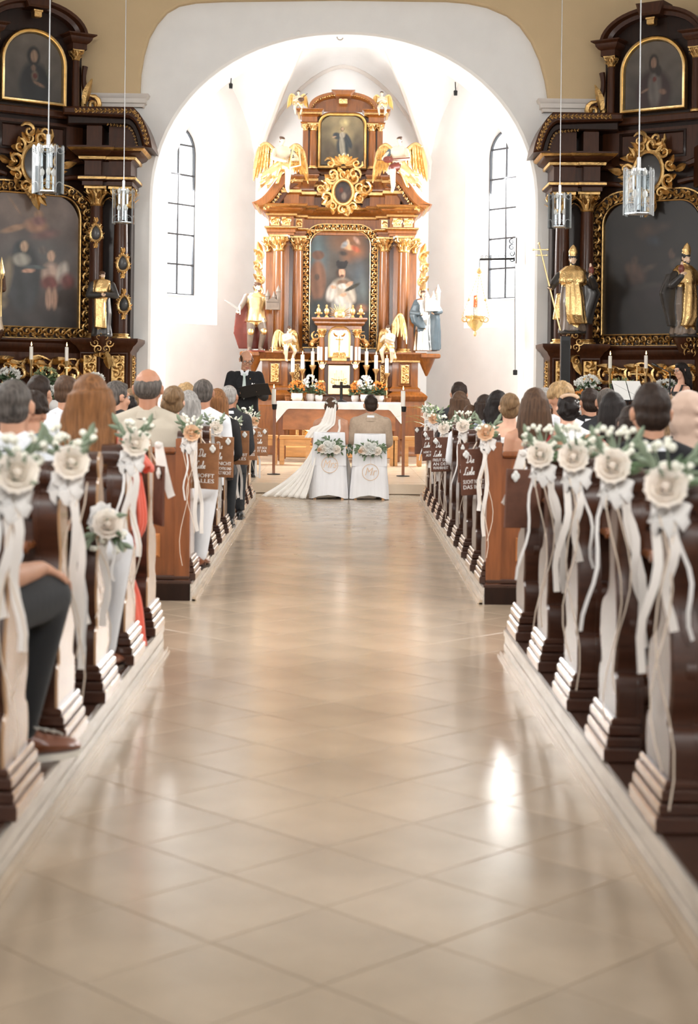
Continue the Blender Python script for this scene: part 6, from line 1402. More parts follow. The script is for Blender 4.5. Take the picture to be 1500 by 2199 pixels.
for s, xs in ((-1, ((684, 744), (690, 745), (701, 745))), (1, ((755, 743), (765, 745), (772, 745)))):
    t = None
    for k, (px, yt) in enumerate(xs):
        Yc = 31.18; cpos = at(px, 774, Yc)
        if t is None:
            base = at(692 if s < 0 else 764, 774, Yc); t = thing('candelabrum', 'small brass three-armed candelabrum %s of the tabernacle' % ('left' if s < 0 else 'right'), 'candelabrum', (base.x, Yc, base.z))
            mb = MB(); mb.tube([base + Vector((0, .2, -.1)), base + Vector((0, 0, -.06))], .015, 6); mb.ell(base + Vector((0, 0, -.06)), (.05, .04, .04)); leafy(mb, base + Vector((0, -.02, -.05)), (0, 0, -1), (0, -1, 0), .14, .05); mb.build('bracket', 'brass', t)
        mb = MB(); mb.tube(bez(base + Vector((0, 0, -.05)), base + Vector((0, 0, -.1)), cpos + Vector((0, 0, -.1)), cpos + Vector((0, 0, -.02)), 6), .008, 5); mb.lathe([(.01, -.03), (.035, -.005), (.036, 0), (.02, .002)], cpos, 10); mb.build('arm', 'brass', t)
        candle(px, yt, 774, Yc, 'slim white candle, %s one of the candelabrum %s of the tabernacle' % (('outer', 'middle', 'inner')[k if s < 0 else 2 - k], 'left' if s < 0 else 'right'), .024, lit=False, zb=cpos.z + .003, group='candelabrum candles')
for px, yt, yb, yf, lb in ((588, 832, 868, 1019, 'left'), (866, 836, 873, 1023, 'right')):
    Yc = 4318. / (unroll(px, yf)[1]); b = at(px, yf, Yc); b.z = .14; zt = at(px, yb, Yc).z
    t = thing('floor_candle_stand', 'brown floor candle stand %s of the altar table' % lb, 'candle stand', b); mb = MB(); mb.box(b.x - .022, b.x + .022, b.y - .022, b.y + .022, .155, zt - .08, ch=.004); mb.build('pole', 'panelwood', t)
    mb = MB(); mb.lathe([(.10, 0), (.10, .012), (.03, .02)], b, 16); mb.build('base', 'iron', t)
    mb = MB(); mb.lathe([(.03, -.08), (.033, -.07), (.04, 0), (.03, .0)], (b.x, b.y, zt), 14); mb.build('cup', 'black', t)
    candle(px, yt - 4, yb, Yc, 'thick white candle on the floor stand %s of the altar table' % lb, .033, zb=zt + .001)
# side altar candles
for px, yt, yb, lb, m in ((67, 742, 772, 'tall candle burning on the left side altar, further from the aisle', -1), (143, 743, 775, 'tall candle burning on the left side altar, nearer the aisle', -1), (1311, 762, 791, 'tall candle burning on the right side altar, left one', 1), (1388, 761, 791, 'tall candle burning on the right side altar, right one', 1)):
    Yc = 23.95 if px in (67, 1388) else 24.1; p = at(px, yb, Yc); t = thing('candlestick', 'gilt candlestick under the ' + lb.split(' burning')[0] + ' of ' + lb.split('on ')[1], 'candlestick', (p.x, Yc, 1.30)); hh = p.z - 1.30; mb = MB(); mb.lathe([(.06, 0), (.06, .02), (.02, .08), (.015, hh * .5), (.028, hh * .6), (.015, hh * .8), (.045, hh - .01), (.045, hh)], (p.x, Yc, 1.30), 12); mb.build('stem', 'brass', t)
    candle(px, yt - 5, yb, Yc, lb, .028, zb=p.z + .002)
for px, py, lb, s in ((143, 812, 'small silver gilt altar cross on the left side altar', -1), (1369, 806, 'small gilt altar cross on the right side altar', 1)):
    p = at(px, py, 23.75); t = thing('altar_cross', lb, 'cross', (p.x, p.y, 1.3)); mb = MB(); mb.tube([p + Vector((0, 0, .14)), p + Vector((0, 0, -.25))], .014, 6); mb.tube([p + Vector((-.11, 0, .02)), p + Vector((.11, 0, .02))], .014, 6)
    for d in ((0, .15), (-.12, .02), (.12, .02)):
        for q in (-1, 0, 1): mb.ell(p + Vector((d[0] + (q * .02 if d[0] == 0 else 0), 0, d[1] + (q * .02 if d[0] else 0))), .018, 0, 6, 4)
    mb.build('cross', 'palegold' if s < 0 else 'gold', t); mb = MB(); mb.lathe([(.07, 1.3 - p.z), (.07, 1.32 - p.z), (.015, -.2)], p, 12); mb.build('foot', 'palegold' if s < 0 else 'gold', t)
# ---------------------------------------------------------------- flowers in pots
def bloom(mb, c, r, rg, mi=0, n=6):
    c = Vector(c); ax = Vector((rg.uniform(-1, 1), rg.uniform(-1.4, .2), rg.uniform(.1, 1))).normalized(); u = ax.orthogonal().normalized(); w = ax.cross(u)
    for k in range(n):
        a = 2 * PI * k / n; d = u * math.cos(a) + w * math.sin(a); leafy(mb, c, d + ax * .3, ax, r, r * .5, mi, .3, 2)
    mb.ell(c + ax * r * .1, r * .28, mi, 5, 3)
def potplant(px, py, Y, zb, kind, lb, w=.17, hgt=.27, pr=.09, ph=.14, pot='pot', group=None, cat='potted plant', name='potted_flowers'):
    x = at(px, py, Y).x; b = Vector((x, Y, zb)); t = thing(name, lb, cat, b, 0, group); rg = random.Random(int(px * 3 + py))
    mb = MB()
    if pot == 'basket': mb.lathe([(pr * .8, 0), (pr, ph), (pr * .94, ph), (pr * .9, ph * .8)], b, 14, 0, True, (.03, 7))
    else: mb.lathe([(pr * .62, 0), (pr * .82, ph * .12), (pr, ph * .55), (pr * .96, ph * .9), (pr * 1.0, ph), (pr * .92, ph), (pr * .88, ph * .85)], b, 18)
    mb.build('pot', 'pot' if pot == 'pot' else 'basket', t)
    mb = MB()
    for k in range(46):
        a = rg.uniform(0, 2 * PI); q = rg.uniform(.2, 1); d = Vector((math.cos(a), math.sin(a), rg.uniform(-.1, 1.1))); p = b + Vector((.04 * math.cos(a), .04 * math.sin(a), ph + rg.uniform(0, hgt * .45))); leafy(mb, p, d, (0, 0, 1), w * rg.uniform(.55, .95), w * .2, 0, -.15, 3)
    mb.build('leaves', 'leaf', t)
    mb = MB(); r0 = {'white': .028, 'orange': .024, 'hydra': .02}[kind]
    for k in range(70 if kind != 'orange' else 55):
        z = rg.uniform(-.25, 1); a = rg.uniform(0, 2 * PI); q = math.sqrt(1 - z * z); bloom(mb, b + Vector((w * q * math.cos(a) * rg.uniform(.8, 1.02), w * .8 * q * math.sin(a), ph + hgt * .42 + z * hgt * .52)), r0 * rg.uniform(.8, 1.3), rg, 0, 5)
    mb.build('blossoms', {'white': 'whitefl', 'orange': 'orangefl', 'hydra': 'hydra'}[kind], t); return t
Z1 = 1.201
for i, (px, kind, w, hh, ph, pr, yo, lb) in enumerate(((638, 'orange', .17, .25, .16, .115, 0, 'orange flowers in a broad white pot, left end of the high altar'), (667, 'white', .15, .38, .15, .085, .04, 'tall white flowers in a white pot left of the crucifix'), (685, 'orange', .12, .25, .13, .078, .12, 'orange flowers in a small white pot next to the tabernacle, left'), (763, 'orange', .12, .26, .13, .078, .12, 'orange flowers in a small white pot next to the tabernacle, right'), (786, 'white', .17, .38, .15, .11, 0, 'large white flowers in a white pot right of the crucifix'), (815, 'orange', .15, .3, .13, .1, .08, 'orange flowers in a white pot, right end of the high altar'))):
    potplant(px, 862, 31.02 - yo * .3 + (.12 if yo else 0) - .02, Z1, kind, lb, w, hh, pr, ph)
for px, lb in ((619, 'little wicker basket at the left end of the high altar'), (834, 'little wicker basket at the right end of the high altar')):
    b = Vector((at(px, 860, 31.03).x, 31.03, Z1)); t = thing('wicker_basket', lb, 'basket', b); mb = MB(); mb.lathe([(.05, 0), (.065, .09), (.058, .09), (.05, .06)], b, 12, 0, True, (.04, 6)); mb.build('body', 'basket', t); mb = MB(); mb.tube([b + Vector((.06 * math.cos(a), 0, .085 + .05 * math.sin(a))) for a in [PI * i / 8 for i in range(9)]], .006, 5); mb.build('handle', 'basket', t)
for px, py, Y, kind, lb, w, hh in ((20, 800, 23.6, 'white', 'white flowers on the left side altar at the edge of the picture', .17, .3), (100, 800, 23.85, 'hydra', 'green hydrangeas between the candles of the left side altar', .2, .32), (205, 842, 23.8, 'white', 'white flowers behind the red-haired woman on the left', .13, .24), (1336, 822, 23.75, 'hydra', 'green hydrangeas on the right side altar by the cross', .19, .3), (1432, 828, 23.55, 'white', 'white flowers beside the violinist', .17, .24)):
    z0 = 1.30; potplant(px, py, Y, z0, kind, lb, w, max(.2, at(px, py, Y).z - z0 - .15 + hh * .3), .09, .15)
for px, py, Y, kind, lb, w, hh in ((1262, 826, 23.3, 'white', 'dome of white flowers standing before the right side altar', .19, .3), (1254, 846, 22.9, 'orange', 'orange flowers in front of the white dome of flowers', .15, .2), (118, 838, 22.9, 'white', 'white flowers in a white pot behind the boys on the left', .13, .2)):
    p = at(px, py, Y); zb = p.z - .3; t = potplant(px, py, Y, zb, kind, lb, w, hh, .10, .16)
    mb = MB(); b = Vector((p.x, Y, .14)); mb.lathe([(.17, 0), (.17, .02), (.03, .04), (.03, zb - .17), (.14, zb - .15), (.14, zb - .141)], b, 14); tag(mb.build('plant_stand', 'iron'), 'iron plant stand under the ' + lb.split(' standing')[0].split(' in front')[0].split(' in a')[0], 'plant stand')
# palms in the chancel
def palm(px, pyb, Y, zb, lb, n, L, seed):
    b = Vector((at(px, pyb, Y).x, Y, zb)); t = thing('potted_palm', lb, 'potted plant', b); rg = random.Random(seed); mb = MB(); mb.lathe([(.13, 0), (.17, .28), (.15, .28), (.14, .24)], b, 16); mb.build('pot', 'basket', t)
    mb = MB(); mb.tube([b + Vector((0, 0, .2)), b + Vector((.01, 0, .55))], [.03, .02], 7); st = mb.build('stem', 'panelwood', t)
    for k in range(n):
        a = 2 * PI * k / n + rg.uniform(-.2, .2); d = Vector((math.cos(a), math.sin(a), 0)); l = L * rg.uniform(.75, 1.1); pts = []; el = rg.uniform(.75, 1.4)
        for i in range(8): q = i / 7; pts.append(b + Vector((0, 0, .5)) + d * (l * math.cos(el) * q + l * .25 * q * q) + Vector((0, 0, l * math.sin(el) * q - l * .40 * q * q * q)))
        mb = MB(); mb.ribbon(pts, [.012, .03, .042, .045, .04, .032, .02, .004], .001, 0, d.cross(Vector((0, 0, 1)))); mb.build('frond', 'palm', t)
palm(948, 905, 26.3, .14, 'palm with long arching green leaves right of the high altar', 22, .95, 2)
palm(1018, 900, 26.9, .14, 'smaller leafy plant behind the guests on the right, below the sanctuary lamp', 16, .8, 5)
# ---------------------------------------------------------------- stools and step bench in the chancel
def stool(px0, px1, ys, yf, lb, Y=27.0):
    a, b = at(px0, ys, Y), at(px1, ys, Y); zt = at((px0 + px1) / 2, ys - 1, Y).z; t = thing('stool', lb, 'stool', ((a.x + b.x) / 2, Y, .14)); 
    mb = MB(); mb.box(a.x, b.x, Y, Y + .38, zt - .06, zt, ch=.008); mb.build('seat', 'lightwood', t); mb = MB(); mb.box(a.x + .05, b.x - .05, Y + .03, Y + .06, zt - .17, zt - .061); mb.build('apron', 'lightwood', t)
    for x in (a.x + .045, b.x - .045):
        for y in (Y + .03, Y + .33): mb = MB(); mb.box(x - .035, x + .035, y - .03, y + .03, .14, zt - .061, ch=.005); mb.build('leg', 'lightwood', t)
stool(600, 668, 937, 999, 'honey-coloured wooden stool left of the bride'); stool(548, 596, 936, 999, 'honey-coloured wooden stool behind the left floor candle')
stool(838, 856, 939, 1001, 'narrow honey-coloured stool right of the groom'); stool(868, 908, 939, 1001, 'honey-coloured wooden stool behind the right floor candle')
# loudspeaker column, microphone, music stand on the right
v = at(1215, 722, 21.9); mb = MB(); t = thing('loudspeaker_column', 'slim black loudspeaker column before the right bishop', 'loudspeaker', (v.x, 21.9, .14)); mb.box(v.x - .065, v.x + .065, 21.85, 21.95, .6, v.z, ch=.008); mb.build('cabinet', 'black', t); mb = MB(); mb.box(v.x - .05, v.x + .05, 21.843, 21.85, .75, v.z - .06); mb.build('grille', 'iron', t); mb = MB(); mb.box(v.x - .2, v.x + .2, 21.72, 22.1, .14, .165, ch=.005); mb.box(v.x - .03, v.x + .03, 21.87, 21.93, .165, .6); mb.build('foot', 'black', t)
a, b = at(1412, 786, 22.6), at(1440, 800, 22.3); t = thing('microphone_stand', 'black boom microphone in front of the right side altar', 'microphone', (b.x, 22.3, .14)); mb = MB(); mb.tube([(b.x, 22.3, .16), (b.x, 22.3, b.z)], .011, 6); mb.tube([b, a], .008, 6); mb.build('pole', 'black', t)
mb = MB(); d = (a - b).normalized(); mb.tube([a - d * .02, a + d * .06, a + d * .12], [.014, .02, .016], 8); mb.build('microphone', 'iron', t)
for k in range(3): q = 2 * PI * k / 3; mb = MB(); mb.tube([(b.x, 22.3, .3), (b.x + .25 * math.cos(q), 22.3 + .25 * math.sin(q), .15)], .009, 5); mb.build('leg', 'black', t)
v = at(1350, 842, 22.0); t = thing('music_stand', 'music stand with white sheets before the violinist', 'music stand', (v.x, 22.0, .14)); 
mb = MB(); mb.tube([(v.x, 22.02, .16), (v.x, 22.02, v.z)], .01, 6); mb.build('pole', 'black', t)
for k in range(3): q = 2 * PI * k / 3 + .4; mb = MB(); mb.tube([(v.x, 22.02, .36), (v.x + .24 * math.cos(q), 22.02 + .24 * math.sin(q), .15)], .008, 5); mb.build('leg', 'black', t)
T_ = Matrix.Translation(v) @ Matrix.Rotation(.35, 4, 'Z') @ Matrix.Rotation(-.5, 4, 'X'); mb = MB(T_); mb.box(-.24, .24, -.004, .004, -.14, .13); mb.tube([(-.24, -.01, -.14), (.24, -.01, -.14)], .008, 5); mb.tube([(-.2, -.01, .12), (.2, -.01, -.12)], .006, 5); mb.build('desk', 'black', t)
for s in (-1, 1): mb = MB(T_); mb.box(s * .115 - .107, s * .115 + .107, -.012 - .003, -.008, -.13, .17); tag(mb.build('sheet_music', 'paint', smooth=False), 'white music sheet, %s one on the music stand' % ('left' if s < 0 else 'right'), 'sheet music', 'sheets on the music stand')
# ================================================================ pews
def edge(sx, Y):
    if Y < 9: return sx * (.955 + (.0 if sx < 0 else -.004 * (Y - 5)))
    return sx * (.985 + (Y - 10.6) * (.0088 if sx < 0 else .0078)) 
PROF = [(0, .0), (0, .14), (-.012, .17), (-.016, .24), (.0, .29), (.028, .30), (.02, .33), (.0, .38), (-.01, .46), (.006, .56), (.03, .63), (.036, .68), (.02, .72), (-.004, .78), (-.010, .84), (.006, .885), (.03, .895), (.022, .91), (.004, .935), (.006, .97), (.03, .992), (.07, 1.0), (.105, .985), (.12, .955), (.115, .92), (.095, .905), (.115, .88), (.15, .82), (.162, .74), (.15, .66), (.16, .60), (.20, .555), (.26, .535), (.31, .50), (.335, .44), (.33, .38), (.305, .33), (.30, .30), (.33, .285), (.35, .24), (.352, .19), (.34, .15), (.345, .14), (.345, 0)]
def paint_aisle_sheen(o, sx):  # faces towards the aisle get the lighter oak: sheen put into the colour
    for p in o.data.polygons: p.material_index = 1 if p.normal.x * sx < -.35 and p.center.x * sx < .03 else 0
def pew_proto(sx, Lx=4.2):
    t = thing('pew', 'x', 'pew', (0, 0, 0)); q = lambda x: sx * x
    P = [(y, z) for y, z in PROF]
    sm = [(p.x, p.y) for p in smoothpts([Vector((a, b, 0)) for a, b in P[2:-2]], 3)]
    pts = [(0, .10)] + sm + [(.345, .10)]
    mb = MB(); mb.prism(pts, (q(.004), 0, 0), (0, 1, 0), (0, 0, 1), (q(1), 0, 0), .075, 0.0, 0, .008); e = mb.build('end_panel', ['pewwood', 'pewlit'], t, world=False, angle=35); paint_aisle_sheen(e, sx)
    mb = MB(); mb.prism(inset(pts, .004), (q(.078), 0, 0), (0, 1, 0), (0, 0, 1), (q(1), 0, 0), 0, .02); mb.build('end_panel_backing', 'pewwood', t, world=False, label='darker brown inner face of the bench end')
    mb = MB()
    for a, b, z0, z1 in ((.04, .0, 0, .05), (.03, .0, .05, .085), (.022, .0, .09, .125), (.012, .0, .125, .15)):
        mb.box(q(-a), q(.09), -.012 - a * .5, .357 + a * .5, z0, z1, ch=.006)
    paint_aisle_sheen(mb.build('base_moulding', ['pewwood', 'pewlit'], e, world=False), sx)
    mb = MB(); mb.box(q(.09), q(Lx), .06, .46, .42, .45, ch=.008); mb.box(q(.09), q(Lx), .44, .465, .34, .42); mb.build('seat', 'pewwood', t, world=False)
    mb = MB(); mb.box(q(.09), q(Lx), .05, .075, .42, .86); 
    mb.build('backrest', 'pewwood', t, world=False)
    mb = MB(); mb.tube([(q(.09), .055, .86), (q(Lx), .055, .86)], .035, 10); mb.box(q(.09), q(Lx), .02, .09, .80, .85, ch=.01); mb.build('top_rail', 'pewwood', t, world=False)
    mb = MB(); mb.box(q(.09), q(Lx), -.13, .05, .70, .725, ch=.008); mb.tube([(q(.09), -.13, .715), (q(Lx), -.13, .715)], .02, 8); mb.build('book_ledge', 'panelwood', t, world=False)
    mb = MB(); mb.box(q(.15), q(Lx), -.16, -.03, .16, .19, ch=.01); mb.build('kneeler', 'panelwood', t, world=False)
    for x in (.4, Lx - .4): mb = MB(); mb.box(q(x), q(x + .05), -.12, .05, 0, .16); mb.build('kneeler_support', 'pewwood', t, world=False)
    # stacked round beads on the near edge of the end (the turned rolls seen from behind)
    for z, r in ((.955, .045), (.84, .042), (.46, .05), (.23, .045)): mb = MB(); mb.tube([(q(.05), .035, z), (q(.125), .035, z)], r, 12); mb.build('end_roll', 'pewwood', t, world=False, label='turned dark roll on the bench end')
    mb = MB(); mb.prism(pts, (q(Lx), 0, 0), (0, 1, 0), (0, 0, 1), (q(1), 0, 0), 0, .06); mb.build('end_panel', 'pewwood', t, world=False)
    return t
REAR_Y = [8.02, 7.15, 6.28, 5.42, 4.55]; FRONT_Y = [11.42 + .92 * k for k in range(9)]
ORD = ('first', 'second', 'third', 'fourth', 'fifth', 'sixth', 'seventh', 'eighth', 'ninth')
for sx in (-1, 1):
    p0 = pew_proto(sx); sd = 'left' if sx < 0 else 'right'; first = True
    for k, y in enumerate(REAR_Y):
        dy = .04 if sx < 0 and k else 0
        lb = 'dark oak pew with carved end, rear %s block, %s behind the cross aisle' % (sd, ORD[k]); loc = (edge(sx, y) , y + dy, .155)
        if first: p0.location = loc; p0['label'] = lb; p0['group'] = 'rear pews'; first = False
        else: dup(p0, loc, 0, lb, 'rear pews')
    for k, y in enumerate(FRONT_Y):
        dup(p0, (edge(sx, y), y, .125), 0, 'dark oak pew with carved end, front %s block, %s from its tall end panel' % (sd, ORD[k]), 'front pews')
    # panelled partition that closes the front block towards the cross aisle
    Y = 10.62; a = abs(edge(sx, Y)) + .01; t = thing('pew_partition', 'chestnut panelled partition closing the front %s pews' % sd, 'partition', (sx * a, Y, 0))
    q = lambda x: sx * x
    mb = MB(); mb.box(q(a + .09), q(5.3), Y + .02, Y + .05, .0, .98); mb.build('board', 'panelwood', t, False)
    mb = MB(); mb.box(q(a), q(a + .10), Y - .01, Y + .08, .12, 1.08, ch=.006); mb.build('post', 'panelwood', t, False)
    mb = MB(); mb.box(q(a - .02), q(5.3), Y - .035, Y + .09, 0, .13, ch=.012); mb.box(q(a - .0), q(5.3), Y - .015, Y + .09, .13, .16, ch=.008); mb.build('plinth', 'pewwood', t)
    mb = MB(); mb.box(q(a + .1), q(5.3), Y - .03, Y + .09, .98, 1.02, ch=.012); mb.build('top_rail', 'panelwood', t)
    mb = MB(); mb.box(q(a + .1), q(5.2), Y + .05, Y + .45, .545, .575, ch=.008); mb.build('seat', 'pewwood', t)
    for ch in children(p0):
        if ch.name.startswith('end_panel'):
            for c_ in [ch] + children(ch):
                if c_.data.vertices[0].co.x * sx > 2: continue
                o = link(c_.name.split('.')[0], c_.data, t, False); o.location = (0, .06, .125)
    for k in range(5):
        x0 = a + .2 + k * .85; pl = [(x0, .28), (x0 + .68, .28), (x0 + .68, .44), (x0 + .61, .44), (x0 + .61, .72), (x0 + .68, .72), (x0 + .68, .88), (x0, .88), (x0, .72), (x0 + .07, .72), (x0 + .07, .44), (x0, .44)]
        mb = MB(); mb.prism([(q(x), z) for x, z in pl], (0, Y + .02, 0), (1, 0, 0), (0, 0, 1), (0, -1, 0), 0, .018, 0, .014); mb.build('raised_panel', 'burl', t)
# ================================================================ posies with ribbons on the pew ends
def rose(name, par, c, r, m, rg, ax=(0, -1, .25), label=None):
    c = Vector(c); ax = Vector(ax).normalized(); u = ax.orthogonal().normalized(); w = ax.cross(u); mb = MB()
    mb.ell(c + ax * r * .1, r * .24, 0, 8, 6)
    for lay, (n, q, o, h) in enumerate(((3, .30, .9, .55), (4, .50, .75, .46), (5, .74, .5, .33), (6, 1.0, .3, .16))):
        for k in range(n):
            a = 2 * PI * (k + lay * .37) / n; d = u * math.cos(a) + w * math.sin(a); s = ax.cross(d); rows = []
            for i in range(4):
                tt = i / 3; rr = r * q * (.5 + .55 * math.sin(tt * 1.5) - (.2 * tt * tt if lay < 2 else 0)); hh = r * (-.22 + (h + .22) * tt * 1.2 - (.18 * tt ** 4 if lay > 1 else 0)); wd = r * (.34 + .16 * lay) * math.sin(.6 + tt * 1.9)
                rows.append([c + d * (rr * math.cos(x * .55)) + s * (wd * x) + ax * (hh - .05 * r * x * x) for x in (-1, -.5, 0, .5, 1)])
            vs = [p for rw in rows for p in rw]; mb.add(vs, [(i * 5 + j, i * 5 + j + 1, i * 5 + j + 6, i * 5 + j + 5) for i in range(3) for j in range(4)])
    return mb.build(name, m, par, world=False, label=label) if label else mb.build(name, m, par, world=False)
def posy(seed, sx, rosecol='rose', tails=3, long=.62, flip=False):
    """posy tied to a pew end; origin at the knot, hanging on the aisle side"""
    rg = random.Random(seed); t = thing('posy', 'x', 'flower posy', (0, 0, 0)); V = Vector; a = -sx   # a: towards the aisle
    z = -1 if flip else 1
    rose('rose', t, (a * .02, -.065, .05 * z), .058, rosecol, rg, (a * .25, -1, .35))
    mb = MB()
    for k in range(9):
        p = V((rg.uniform(-.05, .08) * a, rg.uniform(-.05, .03), z * rg.uniform(.07, .17))); bs = V((0, 0, .02 * z)); mb.tube([bs, p], .002, 4, 1)
        for j in range(3): mb.ell(p + V((rg.uniform(-.018, .018), rg.uniform(-.018, .018), rg.uniform(-.015, .02))), rg.uniform(.009, .014), 0, 7, 5)
    mb.build('berries', ['berry', 'sage'], t, world=False)
    mb = MB()
    for k in range(13):
        aa = rg.uniform(0, 2 * PI); d = V((math.cos(aa) * .7, -.35 + .4 * math.sin(aa * 3), z * rg.uniform(-.1, 1.2))); leafy(mb, V((rg.uniform(-.02, .03), -.03, z * rg.uniform(.02, .07))), d, (0, -1, .2), rg.uniform(.05, .10), .013, (k % 3 > 0) * 1, .1, 3)
    for s in (-1, 1):
        d = V((s * .55, 0, z * .8)); st = V((0, -.02, .03 * z)); mb.tube([st, st + d * .14], .002, 4, 0)
        for j in range(5): leafy(mb, st + d * (.03 + .024 * j), d + V((0, -.3, (-1) ** j * .6)), (0, -1, 0), .06, .013, 1, .1, 3)
    mb.build('leaves', ['leaf', 'sage'], t, world=False)
    mb = MB()
    for k in range(7):
        aa = k * .9; mb.ribbon(smoothpts([V((0, -.02, 0)), V((.045 * math.cos(aa), -.045, .035 * math.sin(aa) - .015)), V((.055 * math.cos(aa + .4), -.03, .05 * math.sin(aa + .4) - .045)), V((.03 * math.cos(aa), -.025, -.03))], 3), [.035] * 10, .001, 0, (.3, 0, 1))
    mb.build('tulle_knot', 'tulle', t, world=False)
    for k in range(tails):
        x = rg.uniform(-.035, .035); L = long * rg.uniform(.55, 1.1); w = .028 if k < 2 else .012; ph = rg.uniform(0, 6)
        pts = [V((x * (1 + i * .25) + .012 * math.sin(ph + i), -.03 - .01 * math.sin(ph + i * .8), -.02 - L * i / 9)) for i in range(10)]
        mb = MB(); mb.ribbon(pts, w, .0008, 0, lambda q, ph=ph: (math.cos(.5 * math.sin(ph + q * 4)), math.sin(.5 * math.sin(ph + q * 4)), 0)); mb.build('ribbon_tail', 'ribbon' if k < 2 else 'tulle', t, world=False)
    for k in range(2):
        x = rg.uniform(-.04, .04); L = long * rg.uniform(.9, 1.5); ph = rg.uniform(0, 6); mb = MB(); mb.tube([V((x + .03 * math.sin(ph + i * .7), -.035, -.02 - L * i / 10)) for i in range(11)], .0025, 5); mb.build('twine_tail', 'twine', t, world=False)
    return t
PR = {}
for sx in (-1, 1):
    for v in range(3): PR[sx, v] = [posy(11 * v + sx + 3, sx, ('rose', 'rose', 'peach')[v]), False]
PR[-1, 3] = [posy(77, -1, 'rose', 3, .4, True), False]
def put_posy(px, py, Y, sx, v, lb, k=1.):
    p = at(px, py, Y); pr = PR[sx, v]
    p.z -= .06 * k; p.x = sx * max(abs(p.x), abs(edge(sx, Y)) - .03)
    if not pr[1]: o = pr[0]; o.location = p; o['label'] = lb; o.scale = (k,) * 3; pr[1] = True
    else: o = dup(pr[0], p, 0, lb, None, k)
    o['group'] = 'posies tied to the pew ends'; return o
for px, py, Y, sx, v, lb in (
    (36, 1004, 4.52, -1, 0, 'blush rose posy with berries on the nearest left pew end'), (160, 984, 5.42, -1, 1, 'blush rose posy with trailing tulle on the second left pew end from the camera'), (238, 1062, 6.28, -1, 3, 'posy hanging upside down on the third left pew end from the camera'), (286, 946, 7.14, -1, 0, 'rose posy beside the coral dress strap on a left pew end'),
    (408, 926, 10.62, -1, 2, 'peach rose posy with long tulle on the left partition post'), (461, 915, 13.26, -1, 1, 'rosy green posy above the three-line sign on the left'), (501, 918, 15.1, -1, 2, 'peach posy beside the third sign on the left'), (531, 893, 16.94, -1, 0, 'white flowered posy high above the fourth sign on the left'), (553, 903, 18.78, -1, 2, 'last posy on the left, nearest the priest'),
    (1436, 1034, 4.52, 1, 0, 'blush rose posy on the nearest right pew end'), (1322, 992, 5.40, 1, 1, 'blush rose posy with olive leaves by the black-suited man'), (1238, 974, 6.26, 1, 0, 'blush rose posy behind the rust dress on a right pew end'), (1166, 970, 7.12, 1, 1, 'rose posy with a bow behind the red sash dress'),
    (1048, 925, 10.62, 1, 2, 'peach rose posy on the right partition post'), (998, 912, 13.26, 1, 1, 'green budded posy with a white ribbon, second on the front right block'), (957, 917, 15.1, 1, 0, 'posy above the truth sign on the right'), (935, 897, 16.94, 1, 2, 'posy with white berries, fourth on the front right block'), (922, 890, 18.78, 1, 1, 'last posy on the right, nearest the chancel palm')):
    put_posy(px, py, Y, sx, v, lb, 1.0 if Y < 9 else .95)
# loose bows of ribbon on the rear front-most pew ends
for px, py, Y, lb, sx in ((342, 968, 8.0, 'white ribbon bow on the left pew end by the cross aisle', -1), (1122, 985, 8.0, 'white ribbon bow on the right pew end by the cross aisle', 1)):
    p = at(px, py, Y); t = thing('ribbon_bow', lb, 'ribbon', p)
    for q, (dx, L) in enumerate(((.06 if sx < 0 else -.08, .2), (.02 if sx < 0 else -.04, .12))):
        mb = MB(); mb.ribbon(smoothpts([p + Vector((0, -.03, .04)), p + Vector((dx * .5, -.06, -L * .4)), p + Vector((dx, -.05, -L)), p + Vector((dx * 1.2, -.05, -L * 1.15))], 3), .04, .001, 0, (.8, .3, .4)); mb.build('ribbon_tail', 'ribbon', t)
    mb = MB(); mb.ell(p + Vector((0, -.04, .03)), (.02, .02, .02), 0, 8, 5); mb.build('knot', 'ribbon', t)
# ================================================================ hand-lettered signs
CUR = {'D': [[(.28, .95), (.2, .05)], [(.02, .85), (.2, 1.0), (.5, .95), (.62, .65), (.5, .2), (.2, .03), (.05, .12)]], 'i': [[(0, .1), (.1, .4), (.08, .1), (.16, .02), (.26, .12)], [(.13, .55), (.14, .57)]],
       'e': [[(0, .12), (.16, .22), (.2, .38), (.1, .42), (.04, .2), (.12, .02), (.26, .12)]], 'L': [[(.42, .85), (.34, 1.0), (.2, .85), (.16, .3), (.02, .02), (.0, .12), (.15, .1), (.45, .02)]], 'b': [[(0, .12), (.16, .6), (.16, .95), (.08, .9), (.06, .15), (.16, .02), (.26, .16), (.2, .36), (.28, .3)]]}
ADV = {'D': .62, 'i': .26, 'e': .25, 'L': .42, 'b': .3}
def cursive(mb, word, x, z, hh, r, P):
    for ch in word:
        for st in CUR[ch]:
            pts = smoothpts([P(x + a * hh + b * hh * .18, z + b * hh) for a, b in st], 4) if len(st) > 2 else [P(x + a * hh + b * hh * .18, z + b * hh) for a, b in st]
            mb.tube(pts, r, 5)
        x += ADV[ch] * hh
    return x
FONT = {}
def text_mesh(s, size):
    c = bpy.data.curves.new('t', 'FONT'); c.body = s; c.size = size; c.align_x = 'CENTER'; c.extrude = .0012; c.resolution_u = 2; o = bpy.data.objects.new('t', c); C.objects.link(o); return o
ZF_ = .125
